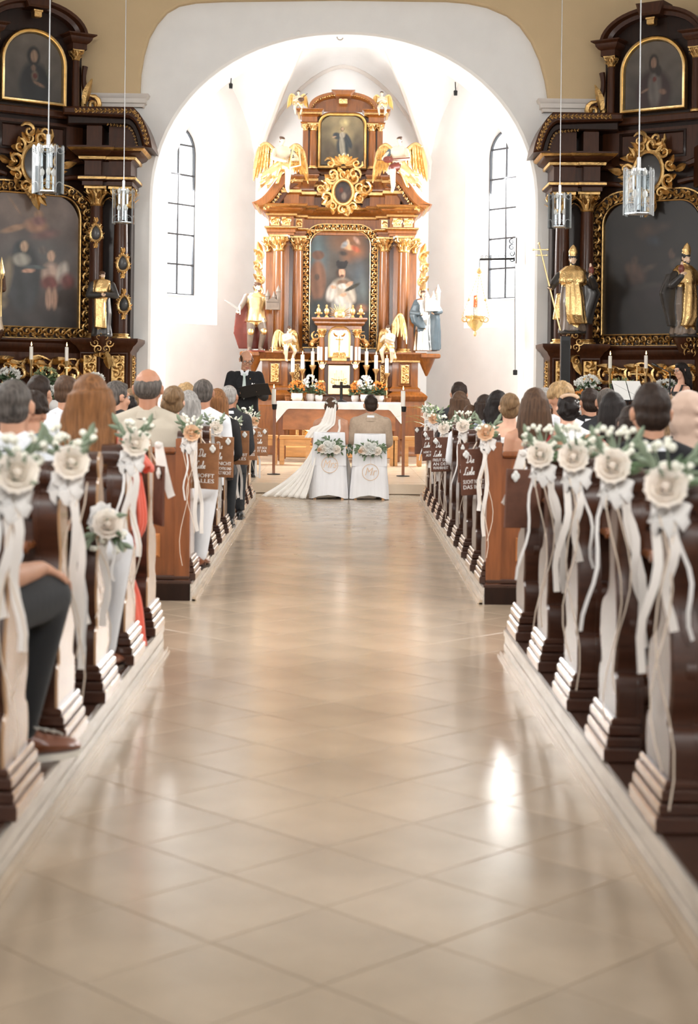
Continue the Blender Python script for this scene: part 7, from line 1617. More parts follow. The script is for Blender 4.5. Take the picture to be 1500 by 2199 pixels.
SIGNS = [  # px, py top, py bottom, Y, side, width px, yaw, tilt, lines, colour, label
    (441, 952, 1050, 11.05, -1, .205, -.45, .02, ['HOFFT', 'ALLES'], 'wooden love sign hanging nearest on the left block'), (477, 938, 1025, 12.75, -1, .205, -.45, .01, ['IST NICHT', 'EIFERSÜCHTIG UND', 'PRAHLT NICHT'], 'wooden love sign with three printed lines on the left'),
    (515, 925, 998, 14.6, -1, .185, -.35, .0, ['GLAUBT', 'ALLES'], 'wooden love sign reading GLAUBT ALLES on the left'), (538, 920, 988, 16.4, -1, .17, -.6, .0, ['ERTRÄGT', 'ALLES'], 'wooden love sign half hidden by tulle, fourth on the left'), (561, 920, 979, 18.3, -1, .165, -.3, .0, ['FREUT SICH', 'MIT DIR'], 'wooden love sign nearest the priest'),
    (1020, 964, 1063, 11.05, 1, .185, .35, -.05, ['SUCHT NICHT', 'DAS IHRE'], 'dark wooden love sign nearest on the right block'), (1000, 952, 1035, 12.3, 1, .17, .95, -.03, ['DULDET', 'ALLES'], 'dark wooden sign seen nearly edge-on behind the nearest right one'),
    (948, 939, 1013, 14.95, 1, .185, .35, -.02, ['FREUT SICH', 'AN DER', 'WAHRHEIT'], 'dark wooden love sign with three printed lines on the right'), (922, 925, 989, 16.8, 1, .15, .6, -.05, ['HÖRT NIE', 'AUF'], 'dark wooden love sign, third on the right'), (903, 917, 975, 18.9, 1, .12, .2, -.02, None, 'dark blank wooden board farthest on the right'),
    (340, 1000, 1128, 7.9, -1, .15, -1.15, .0, None, 'dark back of a sign on the rear left pew end by the cross aisle'), (1124, 1008, 1134, 7.9, 1, .21, .5, .04, None, 'brown back of a sign on the rear right pew end by the cross aisle')]
TX = []
for i, sg in enumerate(SIGNS):
    if sg[8]:
        n = len(sg[8])
        for k, s in enumerate(sg[8]): TX.append((i, k, s, text_mesh(s, 1.0)))
_dg = bpy.context.evaluated_depsgraph_get(); _dg.update()
_tm = []
for i, k, s, o in TX: _tm.append((i, k, s, bpy.data.meshes.new_from_object(o.evaluated_get(_dg))))
for n_, s in (('mrs', 'Mrs'), ('mr', 'Mr')): FONT[n_] = text_mesh(s, 1.0)
_dg.update()
for n_ in FONT: o = FONT[n_]; FONT[n_] = (bpy.data.meshes.new_from_object(o.evaluated_get(_dg)), o)
for _, _, _, o in TX: bpy.data.objects.remove(o)
for n_ in FONT: bpy.data.objects.remove(FONT[n_][1]); FONT[n_] = FONT[n_][0]
def place_text(me, name, par, T, width, m, maxh=None):
    co_ = np.empty(len(me.vertices) * 3); me.vertices.foreach_get('co', co_); c3 = co_.reshape(-1, 3); w = c3[:, 0].max() - c3[:, 0].min(); k = width / w; hh = c3[:, 1].max() - c3[:, 1].min()
    kz = k if maxh is None else min(k * 2.2, maxh / hh)
    cx_ = (c3[:, 0].max() + c3[:, 0].min()) / 2; y0 = c3[:, 1].min()
    v = [tuple(T @ Vector(((a - cx_) * k, -b2 - .001, (b - y0) * kz))) for a, b, b2 in c3]
    me2 = bpy.data.meshes.new(name); me2.from_pydata(v, [], [tuple(p.vertices) for p in me.polygons]); me2.materials.append(M[m]); return link(name, me2, par)
for i, (px, yt, yb, Y, sx, wd, yaw, tilt, lines, lb) in enumerate(SIGNS):
    a, b = at(px, yt, Y), at(px, yb, Y); hh = a.z - b.z; t = thing('wooden_sign', lb, 'sign', (a.x, Y, b.z), 0, 'wooden signs on the pew ends')
    T = Matrix.Translation((a.x, Y, b.z)) @ Matrix.Rotation(yaw, 4, 'Z') @ Matrix.Rotation(tilt, 4, 'Y'); mb = MB(T); mb.box(-wd / 2, wd / 2, 0, .012, 0, hh, ch=.002); mb.build('board', 'sign' if sx < 0 and Y > 9 else 'signdark', t, False)
    if lines:
        mb = MB(T); P = lambda x, z: Vector((x, -.001, z)); s = hh * .17
        cursive(mb, 'Die', -wd * .30, hh * .70, s, .0028, P); cursive(mb, 'Liebe', -wd * .40, hh * .44, s, .0028, P); mb.build('script_lettering', 'paint', t, label='white handwritten words Die Liebe')
        n = len(lines); lh = .085 * hh
        for (i2, k, s_, me) in _tm:
            if i2 == i:
                T2 = T @ Matrix.Translation((0, -.0005, hh * (.27 - (k * .115) + (.03 if n > 2 else -.02)))); place_text(me, 'printed_line', t, T2, wd * min(.86, .13 * len(s_) + .08), 'paint', lh)
    ys = [y + .12 for y in (FRONT_Y if Y > 9.5 else REAR_Y)]; yn = min(ys, key=lambda q: abs(q - Y)); mb = MB(); mb.tube([T @ Vector((0, .006, hh - .01)), (edge(sx, yn) + sx * .02, yn, (ZF_ if Y > 9.5 else .155) + .94)], .004, 5); mb.build('cord', 'twine', t)
    # petals or tag where it is tied
    mb = MB(T); s2 = 1 if sx < 0 else -1
    for q in range(4): mb.ell((s2 * wd * .3 + .012 * math.cos(q * 1.6), -.012, hh - .035 + .014 * math.sin(q * 1.6)), (.014, .008, .016), 0, 8, 5)
    mb.build('paper_petals', 'whitefl', t)
for me in [m for _, _, _, m in _tm]: bpy.data.meshes.remove(me)
# ================================================================ the bridal couple
CY = 20.55
def chair(px0, px1, ptop, txt, lb):
    a, b = at(px0, 1073, CY), at(px1, 1073, CY); t0, t1 = at(px0 + 6, ptop, CY), at(px1 - 8, ptop, CY); cx = (a.x + b.x) / 2; hw = (b.x - a.x) / 2; tw = .205; zt = (t0.z + t1.z) / 2
    t = thing('covered_chair', lb, 'chair', (cx, CY, 0))
    mb = MB(); N = 44
    def ring(z, hx, y0, y1, amp, arch=0):
        pts = []
        for k in range(N):
            th = 2 * PI * k / N; c, s = math.cos(th), math.sin(th); sg = lambda v: (1 if v > 0 else -1) * abs(v) ** .35
            x = hx * sg(c); y = (y0 + y1) / 2 + (y1 - y0) / 2 * sg(s); f = 1 + amp * math.sin(th * 11) * (0.3 + abs(math.sin(th * 3)))
            zz_ = z + (arch * max(0, 1 - (x / (hx * .8)) ** 2) if s < -.2 else 0); pts.append((cx + x * f, CY + y, zz_))
        return pts
    mb.rings([ring(.012, hw, 0, .50, .02, .05), ring(.15, hw * .97, .0, .49, .02, .0), ring(.30, hw * .92, .005, .48, .015), ring(.44, hw * .88, .01, .47, .008), ring(.47, hw * .87, .02, .46, .0)], 0, True)
    mb.rings([ring(.44, hw * .88, .008, .09, .004), ring(.6, hw * .86, .0, .075, .004), ring(.75, tw * 1.02, -.02, .05, .0), ring(zt - .02, tw, -.035, .03, 0, -.012), ring(zt, tw * .98, -.03, .025, 0, -.015)], 0, True)
    mb.build('chair_cover', 'chaircover', t, angle=60)
    for sx in (-1, 1):
        for y in (.06, .42): mb = MB(); mb.box(cx + sx * .18 - .018, cx + sx * .18 + .018, CY + y - .018, CY + y + .018, .001, .42); mb.build('leg', 'lightwood', t, False)
    # wooden ring with the word
    wx = cx + .01; wz = zt - (.42 if txt == 'mrs' else .50); wy = CY - .05
    w = thing('wooden_ring_sign', 'round wooden ring with the word %s hanging on the %s chair' % (txt.capitalize(), "bride's" if txt == 'mrs' else "groom's"), 'sign', (wx, wy, wz - .1))
    mb = MB(); mb.tube([(wx + .105 * math.cos(q), wy, wz + .105 * math.sin(q)) for q in [2 * PI * i / 32 for i in range(33)]], .005, 6); mb.build('ring', 'palewood', w)
    T = Matrix.Translation((wx, wy, wz - .04)) @ Matrix(((1, 0, .25, 0), (0, 1, 0, 0), (0, 0, 1, 0), (0, 0, 0, 1))); place_text(FONT[txt], 'lettering', w, T, .165 if txt == 'mrs' else .14, 'palewood', .10)
    mb = MB(); mb.tube([(wx, wy, wz + .105), (wx, CY - .05, wz + .2)], .002, 4); mb.build('cord', 'twine', w)
    # garland on the chair back
    gx, gz, gy = cx + .005, zt - .19, CY - .07; g = thing('garland', 'garland of white roses and olive leaves on the %s chair back' % ("bride's" if txt == 'mrs' else "groom's"), 'flower garland', (gx, gy, gz)); rg = random.Random(5 if txt == 'mrs' else 9)
    mb = MB()
    for k in range(90):
        th = rg.uniform(0, 2 * PI); d = Vector((math.cos(th) * 1.5, rg.uniform(-.5, .1), math.sin(th))); st = Vector((gx + math.cos(th) * rg.uniform(.03, .15), gy, gz + math.sin(th) * rg.uniform(.01, .06))); leafy(mb, st, d, (0, -1, 0), rg.uniform(.05, .10), .013, k % 2, .1, 3)
    for k in range(10):
        th = rg.uniform(0, 2 * PI); d = Vector((math.cos(th) * 1.3, -.1, math.sin(th) * .8)).normalized(); st = Vector((gx + d.x * .1, gy, gz + d.z * .05))
        for j in range(4): leafy(mb, st + d * .025 * j, d + Vector((0, -.1, (-1) ** j * .9)), (0, -1, 0), .055, .012, k % 2, .1, 3)
    mb.build('leaves', ['leaf', 'sage'], g)
    for k, (dx, dz, r, m) in enumerate(((-.09, -.02, .054, 'rose'), (-.03, .03, .058, 'whitefl'), (.03, -.01, .058, 'whitefl'), (.09, -.03, .056, 'rose'), (-.05, -.05, .034, 'whitefl'), (.05, .05, .03, 'whitefl'), (0., -.055, .03, 'whitefl'), (-.13, -.035, .028, 'peach'))):
        o = rose('rose', g, (dx, -.06, dz), r, m, rg, (rg.uniform(-.3, .3), -1, rg.uniform(-.2, .4)), 'white rose' if m == 'whitefl' else ('peach bud' if m == 'peach' else 'blush rose'))
    mb = MB()
    for k in range(16): mb.ell((gx + rg.uniform(-.12, .12), gy - .03, gz + rg.uniform(-.07, .06)), .009, 0, 6, 4)
    mb.build('berries', 'berry', g)
    return t
chair(663, 749, 928, 'mrs', "white covered chair of the bride with the Mrs ring"); chair(750, 837, 931, 'mr', "white covered chair of the groom with the Mr ring")
def bride_extra(root, D):
    h = D['h']; kb = D['kb']; V = Vector
    mb = MB(); rg = random.Random(4)
    for k in range(16):
        a = PI * (k / 15) * 1.0 + .0; p = h.p(.06 * math.cos(a), -.10 - .02 * math.sin(a), .055 + .02 * math.sin(a * 2)); bloom(mb, p, .017, rg, 0, 5)
    mb.build('hair_flowers', 'whitefl', root)
    mb = MB()
    P0 = h.p(.01, -.115, .035)
    base = D['nb']
    chain = [(P0, .055, .02), (h.p(-.01, -.165, -.08), .075, .03), (V((base.x - .05, CY + .05, base.z - .08)), .10, .03), (V((base.x - .13, CY + .01, .93)), .13, .03), (V((base.x - .24, CY + .02, .80)), .10, .03)]
    side = [(V((base.x - .22, CY + .05, .86)), .15, .05), (V((base.x - .30, CY + .12, .66)), .17, .06), (V((base.x - .38, CY + .14, .45)), .20, .08), (V((base.x - .50, CY + .05, .22)), .24, .09), (V((base.x - .62, CY - .05, .05)), .27, .07), (V((base.x - .80, CY - .10, .014)), .22, .05)]
    def sheet(ch, name, m, th=.004, fold=9, amp=.18):
        pts = smoothpts([c[0] for c in ch], 5); n = len(pts); ws = np.interp(np.linspace(0, 1, n), np.linspace(0, 1, len(ch)), [c[1] for c in ch]); ds = np.interp(np.linspace(0, 1, n), np.linspace(0, 1, len(ch)), [c[2] for c in ch])
        mb = MB(); mm = 26; rows = []
        for i, p in enumerate(pts):
            rows.append([p + V((ws[i] * (2 * j / mm - 1), -ds[i] * (.6 * (1 - (2 * j / mm - 1) ** 2) + amp * math.sin(fold * j / mm * PI + i * .05)), 0)) for j in range(mm + 1)])
        mb.rings([[*r, *[q + V((0, th, 0)) for q in r[::-1]]] for r in rows], 0, True); return mb.build(name, m, root, angle=70)
    sheet(chain, 'veil', 'veil', .003, 8, .25)
    # long skirt with a train spreading over the floor to the left
    mb = MB(); NU, NV = 60, 26; tipx = at(557, 1066, CY - .1).x
    def tr(u, v):
        # u: 0 outer left contour .. 1 beside the chair, v: 0 waist .. 1 hem on the floor
        top = V((base.x - .20 + .05 * u, CY + .10 - .06 * u, .80)); ctl = V((base.x - .27 + .06 * u, CY + .12 - .14 * u, .38 - .05 * u)); hem = V((tipx + (base.x - .30 - tipx) * u ** .75, CY + .22 - .34 * u + .10 * math.sin(PI * u), .012))
        p = top * (1 - v) ** 2 + ctl * 2 * v * (1 - v) + hem * v * v
        f = math.sin(u * 40 + 2 * v) * .018 * v + math.sin(u * 75) * .006 * v
        return (p.x + f * .5, p.y + f, max(.010, p.z + .025 * v * abs(math.sin(u * 20 + v)) * (1 if v < .97 else .3)))
    mb.grid(tr, NU, NV); o = mb.build('train', 'dress', root, angle=80)
    md = o.modifiers.new('s', 'SOLIDIFY'); md.thickness = .006
    # front of the skirt
    P = [loft([(V((D['pel'].x, D['pel'].y + .1, .62)), V((.2, 0, 0)), V((0, .2, 0))), (V((D['pel'].x - .03, D['pel'].y + .3, .5)), V((.27, 0, 0)), V((0, .22, 0))), (V((D['pel'].x - .06, D['pel'].y + .42, .25)), V((.36, 0, 0)), V((0, .24, 0))), (V((D['pel'].x - .08, D['pel'].y + .46, .03)), V((.46, 0, 0)), V((0, .30, 0)))], 0, (.07, 11, 1))]
    blob('skirt', P, 'dress', root, .02, 2)
bride = seated('seated bride with flower-trimmed updo, long veil and white lace strap dress', 712, 852, CY + .22, 0, 'strap', 'dress', 'skin', 'updo', 'h_brown', legc=None, female=True, extra=bride_extra, group=None, zseat=.47, vox=.010, hs=1.16, shoulders=1.22)
def groom_extra(root, D):
    h = D['h']; mb = MB(); mb.tube([h.p(-.05, .05, -.09), h.p(0, .075, -.115), h.p(.05, .05, -.09)], .02, 6); mb.build('beard', 'h_dark', root)
    c = D['nb']; mb = MB(); mb.ribbon([Vector((c.x, c.y - .115, c.z - .08)), Vector((c.x, c.y - .145, c.z - .3)), Vector((c.x, c.y - .15, c.z - .5))], .004, .002, 0, (1, 0, 0)); mb.build('back_seam', 'suitbeige', root)
groom = seated('seated groom with dark cropped hair in a sand-coloured suit', 797, 849, CY + .22, 0, 'suit', 'suitbeige', 'skin', 'short', 'h_dark', legc='suitbeige', collar='shirt', extra=groom_extra, group=None, zseat=.47, vox=.010, hs=1.2, shoulders=1.12, hands=True, yaw=.12)
# bouquet edge between the couple
p = at(750, 966, CY + .15); t = thing('bouquet', 'small white bouquet held between the couple', 'bouquet', p); rg = random.Random(2); mb = MB()
for k in range(14): bloom(mb, p + Vector((rg.uniform(-.05, .05), rg.uniform(-.04, .04), rg.uniform(-.03, .05))), .03, rg, 0, 5)
mb.build('blossoms', 'whitefl', t); mb = MB()
for k in range(14): a = rg.uniform(0, 6.28); leafy(mb, p, (math.cos(a), -.3, math.sin(a)), (0, -1, 0), .09, .015)
mb.build('leaves', 'leaf', t)
# ================================================================ the standing celebrant
Yp = 23.2; top = at(527, 750, Yp); sc = FPX / Yp; k = (top.z - .14 - .01) / 1.80; X = top.x; V = Vector
root = thing('person', 'bald standing man in glasses and black suit reading from an open black folder', 'person', (X, Yp, .14)); r, f, u = V((1, 0, 0)), V((0, -1, 0)), V((0, 0, 1))
Q = lambda x, y, z: V((X + x * k, Yp - y * k, .14 + z * k))
h = Fr(Q(.02, .05, 1.655), PI + .25, .34, 0, k * 1.17)
# body
tors = lambda g, mi=0: [loft([(Q(0, 0, .86), r * (.17 * k + g), f * (.12 * k + g)), (Q(0, 0, 1.0), r * (.165 * k + g), f * (.12 * k + g)), (Q(0, .0, 1.2), r * (.165 * k + g), f * (.125 * k + g)), (Q(0, 0, 1.36), r * (.185 * k + g), f * (.115 * k + g)), (Q(0, -.01, 1.46), r * (.16 * k + g), f * (.08 * k + g)), (Q(0, -.01, 1.50), r * (.10 * k + g), f * (.065 * k + g))], mi)]
Sx, Ex, Wx = [Q(-.19, 0, 1.43), Q(.19, 0, 1.43)], [Q(-.26, .03, 1.14), Q(.28, .03, 1.14)], [Q(-.04, .30, 1.19), Q(.22, .30, 1.18)]
def arms(g, upto, mi=0): return [q for i in (0, 1) for q in (cap(Sx[i], .055 * k + g, Ex[i], .046 * k + g, mi), cap(Ex[i], .046 * k + g, Ex[i].lerp(Wx[i], upto), .033 * k + g, mi))]
P = tors(0) + arms(0, 1) + head_prims(h) + [cap(h.p(0, -.03, -.05), .055 * k, Q(0, -.01, 1.48), .06 * k)]
P += hand_prims(Wx[0], V((.9, -.5, .1)), V((0, 0, 1)), k, .8, -1) + hand_prims(Wx[1], V((-.1, -1, .1)), V((0, 0, 1)), k, .9, 1)
blob('body', P, 'skin', root, .0085)
face_bits(h, root, glasses=True); hair(h, 'bald', 'h_brown', root, .008)
mb = MB(); mb.tube([h.p(-.022, .096, -.064), h.p(0, .100, -.067), h.p(.022, .096, -.064)], [.003, .005, .003], 6); mb.build('mouth', 'red', root)
blob('jacket', tors(.03) + arms(.022, .93) + [loft([(Q(0, .0, .80), r * .215 * k, f * .155 * k), (Q(0, 0, 1.0), r * .195 * k, f * .15 * k), (Q(0, 0, 1.1), r * .19 * k, f * .145 * k)], 0)], 'suitblack', root, .011)
for s in (-1, 1):
    mb = MB(); mb.prism([(0, 0), (s * .10, .10), (s * .12, .20), (s * .06, .30), (s * .03, .26)], Q(0, .165, 1.17), V((1, 0, 0)), V((0, .18, 1)).normalized(), V((0, -1, 0)), 0, .008, 0, .003); mb.build('lapel', 'suitblack', root)
mb = MB(); mb.prism([(-.01, 0), (.01, 0), (.065, .26), (.05, .33), (-.05, .33), (-.065, .26)], Q(.0, .155, 1.17), V((1, 0, 0)), V((0, .22, 1)).normalized(), V((0, -1, 0)), 0, .012); mb.build('shirt_front', 'shirt', root)
mb = MB(); mb.prism([(-.018, .33), (.018, .33), (.024, .30), (.016, .28), (.036, .02), (.0, -.06), (-.036, .02), (-.016, .28), (-.024, .30)], Q(.0, .172, 1.15), V((1, 0, 0)), V((0, .16, 1)).normalized(), V((0, -1, 0)), 0, .012, 0, .004); mb.build('necktie', 'tie', root)
mb = MB()
for s in (-1, 1): mb.prism([(0, 0), (s * .06, .02), (s * .065, .07), (s * .02, .05)], Q(0, .10, 1.46), V((1, 0, 0)), V((0, .3, 1)).normalized(), V((0, -1, 0)), 0, .01)
mb.build('collar', 'shirt', root)
mb = MB(); mb.prism([(-.03, 0), (.03, 0), (.02, .03), (.0, .02), (-.02, .035)], Q(.13, .163, 1.30), V((1, 0, 0)), V((0, 0, 1)), V((0, -1, 0)), 0, .006); mb.build('pocket_square', 'paint', root)
mb = MB(); mb.ell(Q(.085, .168, 1.39), (.007, .004, .012), 0, 6, 4); mb.build('lapel_pin', 'gold', root)
P = [cap(Q(-.09, 0, .88), .098 * k, Q(-.10, .01, .5), .072 * k), cap(Q(-.10, .01, .5), .07 * k, Q(-.11, -.01, .10), .055 * k), cap(Q(.09, 0, .88), .098 * k, Q(.11, .02, .5), .072 * k), cap(Q(.11, .02, .5), .07 * k, Q(.12, 0, .10), .055 * k)]
blob('trousers', P, 'trouser', root, .013)
for x in (-.11, .12): shoe_mesh(Q(x, -.01, 0), V((.15 if x > 0 else -.15, -1, 0)), 'blackleather', root, k)
# folder in his hands
t = thing('folder', 'open black folder held by the standing man', 'folder', Q(.08, .38, 1.10))
T = Matrix.Translation(Q(.20, .38, 1.16)) @ Matrix.Rotation(-.22, 4, 'Y') @ Matrix.Rotation(.5, 4, 'X')
for s in (0, 1):
    mb = MB(T if s == 0 else T @ Matrix.Rotation(-.55, 4, 'Z') @ Matrix.Rotation(-.12, 4, 'Y')); q = (-.23, 0) if s == 0 else (0, .25)
    mb.box(*q, -.006, .0, 0, .19); cv_ = mb.build('cover', 'black', t, False); T2 = mb.T
    mb = MB(T2); mb.box(q[0] + .01, q[1] - .01, .0, .004, .01, .18); mb.build('page', 'paint', cv_, False)
# ================================================================ guests
G = seated
ZR, ZF = .155, .125
def knee_man(root, D):
    # visible arm on the thigh, brown shoe pointing into the aisle
    pass
# ---- left block, rear pews
def near_left(root, D):
    w = V((D['pel'].x + .27, D['pel'].y + .42, D['pel'].z + .115)); e = V((D['S'][1].x + .06, D['S'][1].y + .02, D['S'][1].z - .29)); s = D['S'][1] + V((.0, 0, 0)); kb = D['kb']
    hp = hand_prims(w, (.55, .75, -.35), (0, 0, -1), kb, .55, 1)
    blob('forearm', [cap(s, .055 * kb, e, .047 * kb), cap(e, .047 * kb, w, .030 * kb)] + hp, 'skin', root, .009)
    blob('sleeve', [cap(s, .072 * kb, s.lerp(e, .75), .075 * kb)], 'shirt', root, .012)
    kn = V((D['pel'].x + .29, D['pel'].y + .46, D['pel'].z + .02)); an = V((kn.x - .08, kn.y - .02, ZR + .11)); hp0 = D['pel'] + V((.12, 0, 0))
    blob('trouser_leg', [cap(hp0, .105 * kb, kn, .085 * kb), cap(kn, .084 * kb, an, .052 * kb)], 'trouser', root, .013)
    shoe_mesh((an.x - .01, an.y + .0, ZR), (.75, .55, 0), 'leather', root, 1.12, 'sole')
    mb = MB()
    for q in range(4): mb.tube([V((an.x + .02 + .022 * q, an.y + .0 + .03 * q, ZR + .125 - .012 * q)), V((an.x + .06 + .022 * q, an.y - .04 + .03 * q, ZR + .12 - .012 * q))], .004, 5)
    mb.build('laces', 'sole', root)
G('man at the left edge in dark trousers and tan shoes, hand on knee', -150, 800, 4.86, ZR, 'shirt', 'shirt', 'skin', 'short', 'h_brown', legs=False, sleeve='none', extra=near_left, shoulders=1.05)
def white_leg(root, D):
    kb = D['kb']; kn = V((D['pel'].x + .385, D['pel'].y + .42, D['pel'].z + .03)); zf = root.location.z; an = V((kn.x - .05, kn.y - .02, zf + .10))
    blob('trouser_leg', [cap(D['pel'] + V((.1, 0, 0)), .10 * kb, kn, .082 * kb), cap(kn, .08 * kb, an, .055 * kb)], 'whitetrouser', root, .013); shoe_mesh((an.x, an.y, zf), (.2, 1, 0), 'leather', root)
G('man with cropped greying hair in a white shirt, far left behind the posies', 28, 808, 6.62, ZR, 'shirt', 'shirt', 'skin', 'buzz', 'h_saltpepper', legs=False, extra=white_leg, shoulders=1.12)
def coral(root, D):
    kb = D['kb']; S = D['S'][1]; rgc = random.Random(3)
    # flutter strap and skirt panel hanging over the pew end into the aisle
    mb = MB()
    def fl(u_, v_): return (S.x - .03 + .12 * v_ + .03 * math.sin(u_ * 9), S.y - .08 + .2 * u_, S.z + .06 - .16 * v_ + .02 * math.sin(u_ * 14) * v_)
    mb.grid(fl, 14, 6); o = mb.build('flutter_sleeve', 'coral', root, angle=80); o.modifiers.new('s', 'SOLIDIFY').thickness = .006
    mb = MB()
    topx = S.x + .02
    chain = [V((topx, S.y - .06, S.z - .05)), V((topx + .04, S.y - .05, .78)), V((-1.04, 7.55, .60)), V((-.99, 7.60, .40)), V((-.965, 7.62, .20)), V((-.955, 7.60, .165))]
    pts = smoothpts(chain, 6); n = len(pts)
    def sk(u_, v_):
        i = min(n - 1, int(v_ * (n - 1) + .5)); p = pts[i]; w = .05 + .10 * v_
        return (p.x + .018 * math.sin(u_ * 16 + v_ * 3) + .02 * u_, p.y + (u_ - .5) * 2 * w, p.z)
    mb.grid(sk, 22, n - 1); o = mb.build('hanging_skirt', 'coral', root, angle=80); o.modifiers.new('s', 'SOLIDIFY').thickness = .008
G('woman with half-tied auburn hair in a trailing coral dress', 196, 799, 7.50, ZR, 'lowback', 'coral', 'skinpale', 'half', 'h_auburn', legc='coral', female=True, hl=.34, extra=coral, roll=-.10, shoulders=1.1)
mb = MB(); T = at(78, 985, 5.95); mb.grid(lambda u_, v_: (T.x - .10 + .20 * u_ + .01 * math.sin(v_ * 7), T.y - .06 + .02 * math.sin(u_ * 9), T.z - .16 * v_ * 1.2 + .02 * math.sin(u_ * 6)), 14, 12); o = mb.build('folded_jacket', 'suitgrey', angle=80); o.modifiers.new('s', 'SOLIDIFY').thickness = .03; tag(o, 'dark jacket hung over the pew back at the left edge', 'jacket')
G('broad man with a bald crown in an oatmeal shirt seen from behind', 318, 790, 10.97, ZF, 'shirt', 'shirtbeige', 'skintan', 'bald', 'h_saltpepper', hs=1.18, shoulders=1.2, legs=False, extra=white_leg)
# ---- left block, front pews
G('curly dark-haired woman half hidden behind the red-haired woman', 66, 842, 8.33, ZR, 'blouse', 'bluefloral', 'skin', 'curly', 'h_dark', female=True, legs=False)
G('boy with brown hair and white shirt on the far left', 84, 806, 12.1, ZF, 'shirt', 'shirt', 'skin', 'short', 'h_dark', legs=False, yaw=-.25)
G('boy with brown hair beside the white pot of flowers', 142, 806, 12.3, ZF, 'shirt', 'shirt', 'skin', 'short', 'h_brown', legs=False, yaw=-.3)
def specs(root, D): face_bits(D['h'], root, glasses=True)
G('man with glasses and greying hair turned to the right', 251, 818, 12.6, ZF, 'suit', 'suitgrey', 'skin', 'short', 'h_saltpepper', collar='shirt', legs=False, yaw=-.8, extra=specs)
G('dark-haired child low between two grown-ups on the left', 277, 850, 13.2, ZF, 'blouse', 'blacktop', 'skin', 'short', 'h_black', legs=False)
G('fair-haired guest behind the oatmeal shirt on the left', 284, 833, 15.2, ZF, 'blouse', 'floralgrey', 'skin', 'short', 'h_dkblond', legs=False)
G('woman with a loose blond chignon beside the oatmeal shirt', 371, 826, 11.73, ZF, 'blouse', 'floralgrey', 'skinpale', 'bun', 'h_dkblond', female=True, roll=.12, legs=False)
G('grey-haired woman with shoulder-length hair on the left', 405, 836, 12.9, ZF, 'blouse', 'floralgrey', 'skinpale', 'long', 'h_grey', female=True, hl=.24, legs=False)
G('blond guest partly hidden on the front left', 399, 821, 14.4, ZF, 'blouse', 'coral', 'skinpale', 'short', 'h_blond', female=True, legs=False)
G('man with thinning cropped hair in a white shirt, front left', 437, 809, 13.4, ZF, 'shirt', 'shirt', 'skintan', 'thin', 'h_saltpepper', shoulders=.92, legs=False)
G('woman with long reddish-brown hair, front left', 467, 832, 14.5, ZF, 'blouse', 'blacktop', 'skinpale', 'long', 'h_auburn', female=True, hl=.34)
G('older man with grey hair and dark suit nearest the standing reader', 493, 823, 15.75, ZF, 'suit', 'suitgrey', 'skintan', 'thin', 'h_grey', legc='suitgrey', collar='shirt', yaw=-.25, shoulders=.86, dx=-.02)
# ---- right block, rear pews
G('broad man with a short dark crop and black suit at the near right', 1402, 822, 6.59, ZR, 'suit', 'suitblack', 'skin', 'short', 'h_dark', collar='shirt', shoulders=1.18, legs=False)
G('woman with sleek dark shoulder-length hair in a rust pleated dress', 1318, 839, 10.97, ZF, 'lowback', 'rust', 'skin', 'bob', 'h_black', female=True, hl=.30, legs=False, roll=-.08, shoulders=1.05)
G('woman with a straight brown bob and red one-shoulder dress', 1150, 830, 10.97, ZF, 'sash', 'red', 'skin', 'bob', 'h_brown', female=True, hl=.29, shoulders=1.02, legs=False)
def pinkband(root, D):
    h = D['h']; mb = MB(); mb.tube([h.p(.06 * math.cos(a), -.075, .085 + .022 * math.sin(a)) for a in [PI * i / 10 for i in range(11)]], .014, 7); mb.build('headband', 'peach', root)
    mb = MB(); rg = random.Random(1)
    for i in range(8): mb.ell(h.p(.05 + rg.uniform(-.02, .03), -.09, .03 + rg.uniform(-.04, .05)), .006, 0, 6, 4)
    mb.build('hair_pearls', 'paint', root)
G('woman with a dark updo, pink headband and white lace blouse', 1222, 842, 11.73, ZF, 'blouse', 'lace', 'skinpale', 'updo', 'h_black', female=True, sleeve='short', extra=pinkband, legs=False)
G('boy with curly fair hair and a white shirt on the right', 1206, 822, 12.65, ZF, 'shirt', 'shirt', 'skin', 'curly', 'h_blond', legs=False)
def flower(root, D):
    mb = MB(); bloom(mb, D['h'].p(-.085, -.03, .0), .03, random.Random(2), 0, 6); mb.build('hair_flower', 'peach', root)
G('woman with a dark blond chignon and peach flower in a lace dress', 1096, 842, 12.4, ZF, 'dress', 'lace', 'skinpale', 'bun', 'h_dkblond', female=True, extra=flower)
G('woman with long dark hair in a blue and white flowered jacket', 1070, 836, 13.4, ZF, 'suit', 'bluefloral', 'skin', 'wavy', 'h_black', female=True, hl=.30)
G('woman with dark brown hair beside the flowered jacket', 1042, 845, 14.4, ZF, 'blouse', 'blacktop', 'skin', 'long', 'h_dark', female=True, hl=.26)
G('small boy with a short brown crop on the front right', 1011, 866, 14.9, ZF, 'shirt', 'shirt', 'skinpale', 'buzz', 'h_brown', legs=False)
G('woman with long wavy brown hair, front right', 988, 838, 16.0, ZF, 'blouse', 'blacktop', 'skinpale', 'wavy', 'h_brown', female=True, hl=.42)
G('man with dark hair and dark suit nearest the palm', 987, 820, 17.0, ZF, 'suit', 'suitgrey', 'skin', 'short', 'h_dark', legc='suitgrey', collar='shirt')
G('grey-haired guest between two women on the right', 1172, 827, 13.6, ZF, 'shirt', 'shirtbeige', 'skin', 'thin', 'h_grey', legs=False)
G('man with dark hair and black suit, white collar, right of the lace blouse', 1268, 833, 13.35, ZF, 'suit', 'suitblack', 'skin', 'short', 'h_dark', collar='shirt', legs=False, yaw=.2)
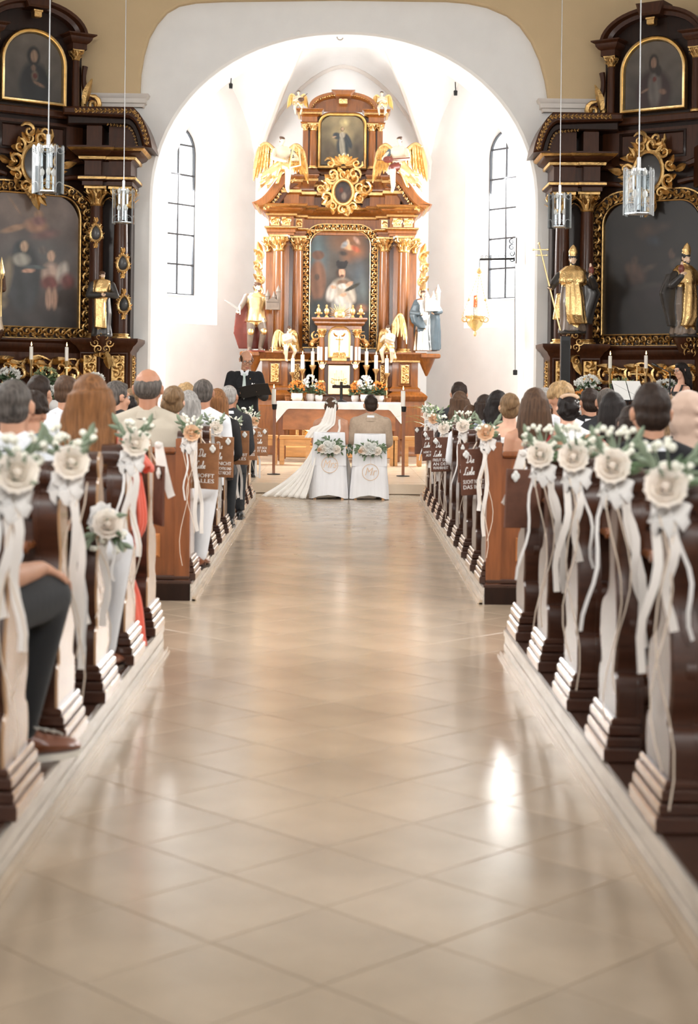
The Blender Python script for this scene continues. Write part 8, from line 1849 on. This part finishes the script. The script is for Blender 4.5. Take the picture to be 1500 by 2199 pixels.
G('man with greying dark hair behind the rust dress', 1305, 828, 12.4, ZF, 'suit', 'suitgrey', 'skin', 'thin', 'h_saltpepper', collar='shirt', legs=False)
G('woman in a beige headscarf and dark coat at the right edge', 1482, 838, 8.33, ZR, 'suit', 'blacktop', 'skin', 'scarf', 'scarf', female=True, legs=False, yaw=-.5)
G('fair-haired child between the black suit and the headscarf', 1437, 846, 11.45, ZF, 'blouse', 'floralgrey', 'skinpale', 'long', 'h_dkblond', female=True, hl=.2, legs=False)
G('woman with long dark hair behind the broad black-suited man', 1362, 866, 8.33, ZR, 'blouse', 'rust', 'skin', 'long', 'h_dark', female=True, hl=.3, legs=False)
# ---- violinist standing on the right
Yv = 22.6; top = at(1464, 776, Yv); k = (top.z - .14) / 1.86 if False else .98; X = top.x; zb = top.z - 1.80 * k
root = thing('person', 'dark-haired woman with glasses and black dress facing left at the right altar', 'person', (X, Yv, .14)); Q = lambda x, y, z: V((X + x * k, Yv - y * k, zb + z * k))
yawv = PI / 2 + .35; fv = Matrix.Rotation(yawv, 3, 'Z') @ V((0, 1, 0)); rv = Matrix.Rotation(yawv, 3, 'Z') @ V((1, 0, 0))
h = Fr(Q(0, 0, 1.665), yawv, .12, 0, k)
B3 = lambda a, b, z: Q(0, 0, z) + rv * a * k + fv * b * k
tf = lambda g: [loft([(B3(0, 0, z), rv * (a * k + g), fv * (b * k + g)) for z, a, b in ((.9, .15, .11), (1.05, .125, .10), (1.25, .145, .11), (1.38, .15, .09), (1.46, .11, .06))])]
S_ = [B3(-.16, 0, 1.40), B3(.16, 0, 1.40)]; E_ = [B3(-.24, .10, 1.16), B3(.25, .14, 1.15)]; W_ = [B3(-.06, .34, 1.20), B3(.14, .36, 1.08)]
P = tf(0) + head_prims(h) + [cap(h.p(0, -.02, -.05), .05 * k, B3(0, 0, 1.45), .055 * k)]
for i in (0, 1): P += [cap(S_[i], .047 * k, E_[i], .038 * k), cap(E_[i], .038 * k, W_[i], .027 * k)] + hand_prims(W_[i], fv, V((0, 0, -1)), k * .9, .8, 1 if i else -1)
blob('body', P, 'skinpale', root, .0095); face_bits(h, root, glasses=True); hair(h, 'long', 'h_black', root, .01, random.Random(4), .28)
blob('dress', [loft([(B3(0, 0, z), rv * a * k, fv * b * k) for z, a, b in (((.14 - zb) / k + .02, .24, .22), (.6, .21, .18), (.95, .165, .13), (1.1, .145, .12), (1.25, .16, .125), (1.36, .15, .105))], 0, (.03, 9, 0))], 'blacktop', root, .014)
mb = MB()
for s in (-1, 1): mb.ribbon([B3(s * .1, .09, 1.33), B3(s * .10, .04, 1.455), B3(s * .1, -.05, 1.44), B3(s * .1, -.1, 1.33)], .05, .004, 0, tuple(rv))
mb.build('straps', 'blacktop', root)
t = thing('violin', 'dark violin held low by the woman at the right altar', 'violin', B3(.02, .38, 1.12)); a, b = B3(-.05, .36, 1.22), B3(.16, .44, .92); d = (b - a).normalized(); mb = MB()
mb.ell(a.lerp(b, .25), (.09, .05, .12), 0, 14, 8); mb.ell(a.lerp(b, .75), (.10, .05, .12), 0, 14, 8); mb.build('violin_body', 'stred', t); mb = MB(); mb.tube([a, a - d * .25], .013, 6); scroll(mb, a - d * .26, d, fv, rv, .02, 1); mb.build('neck', 'sidedark', t)
finish_blobs()
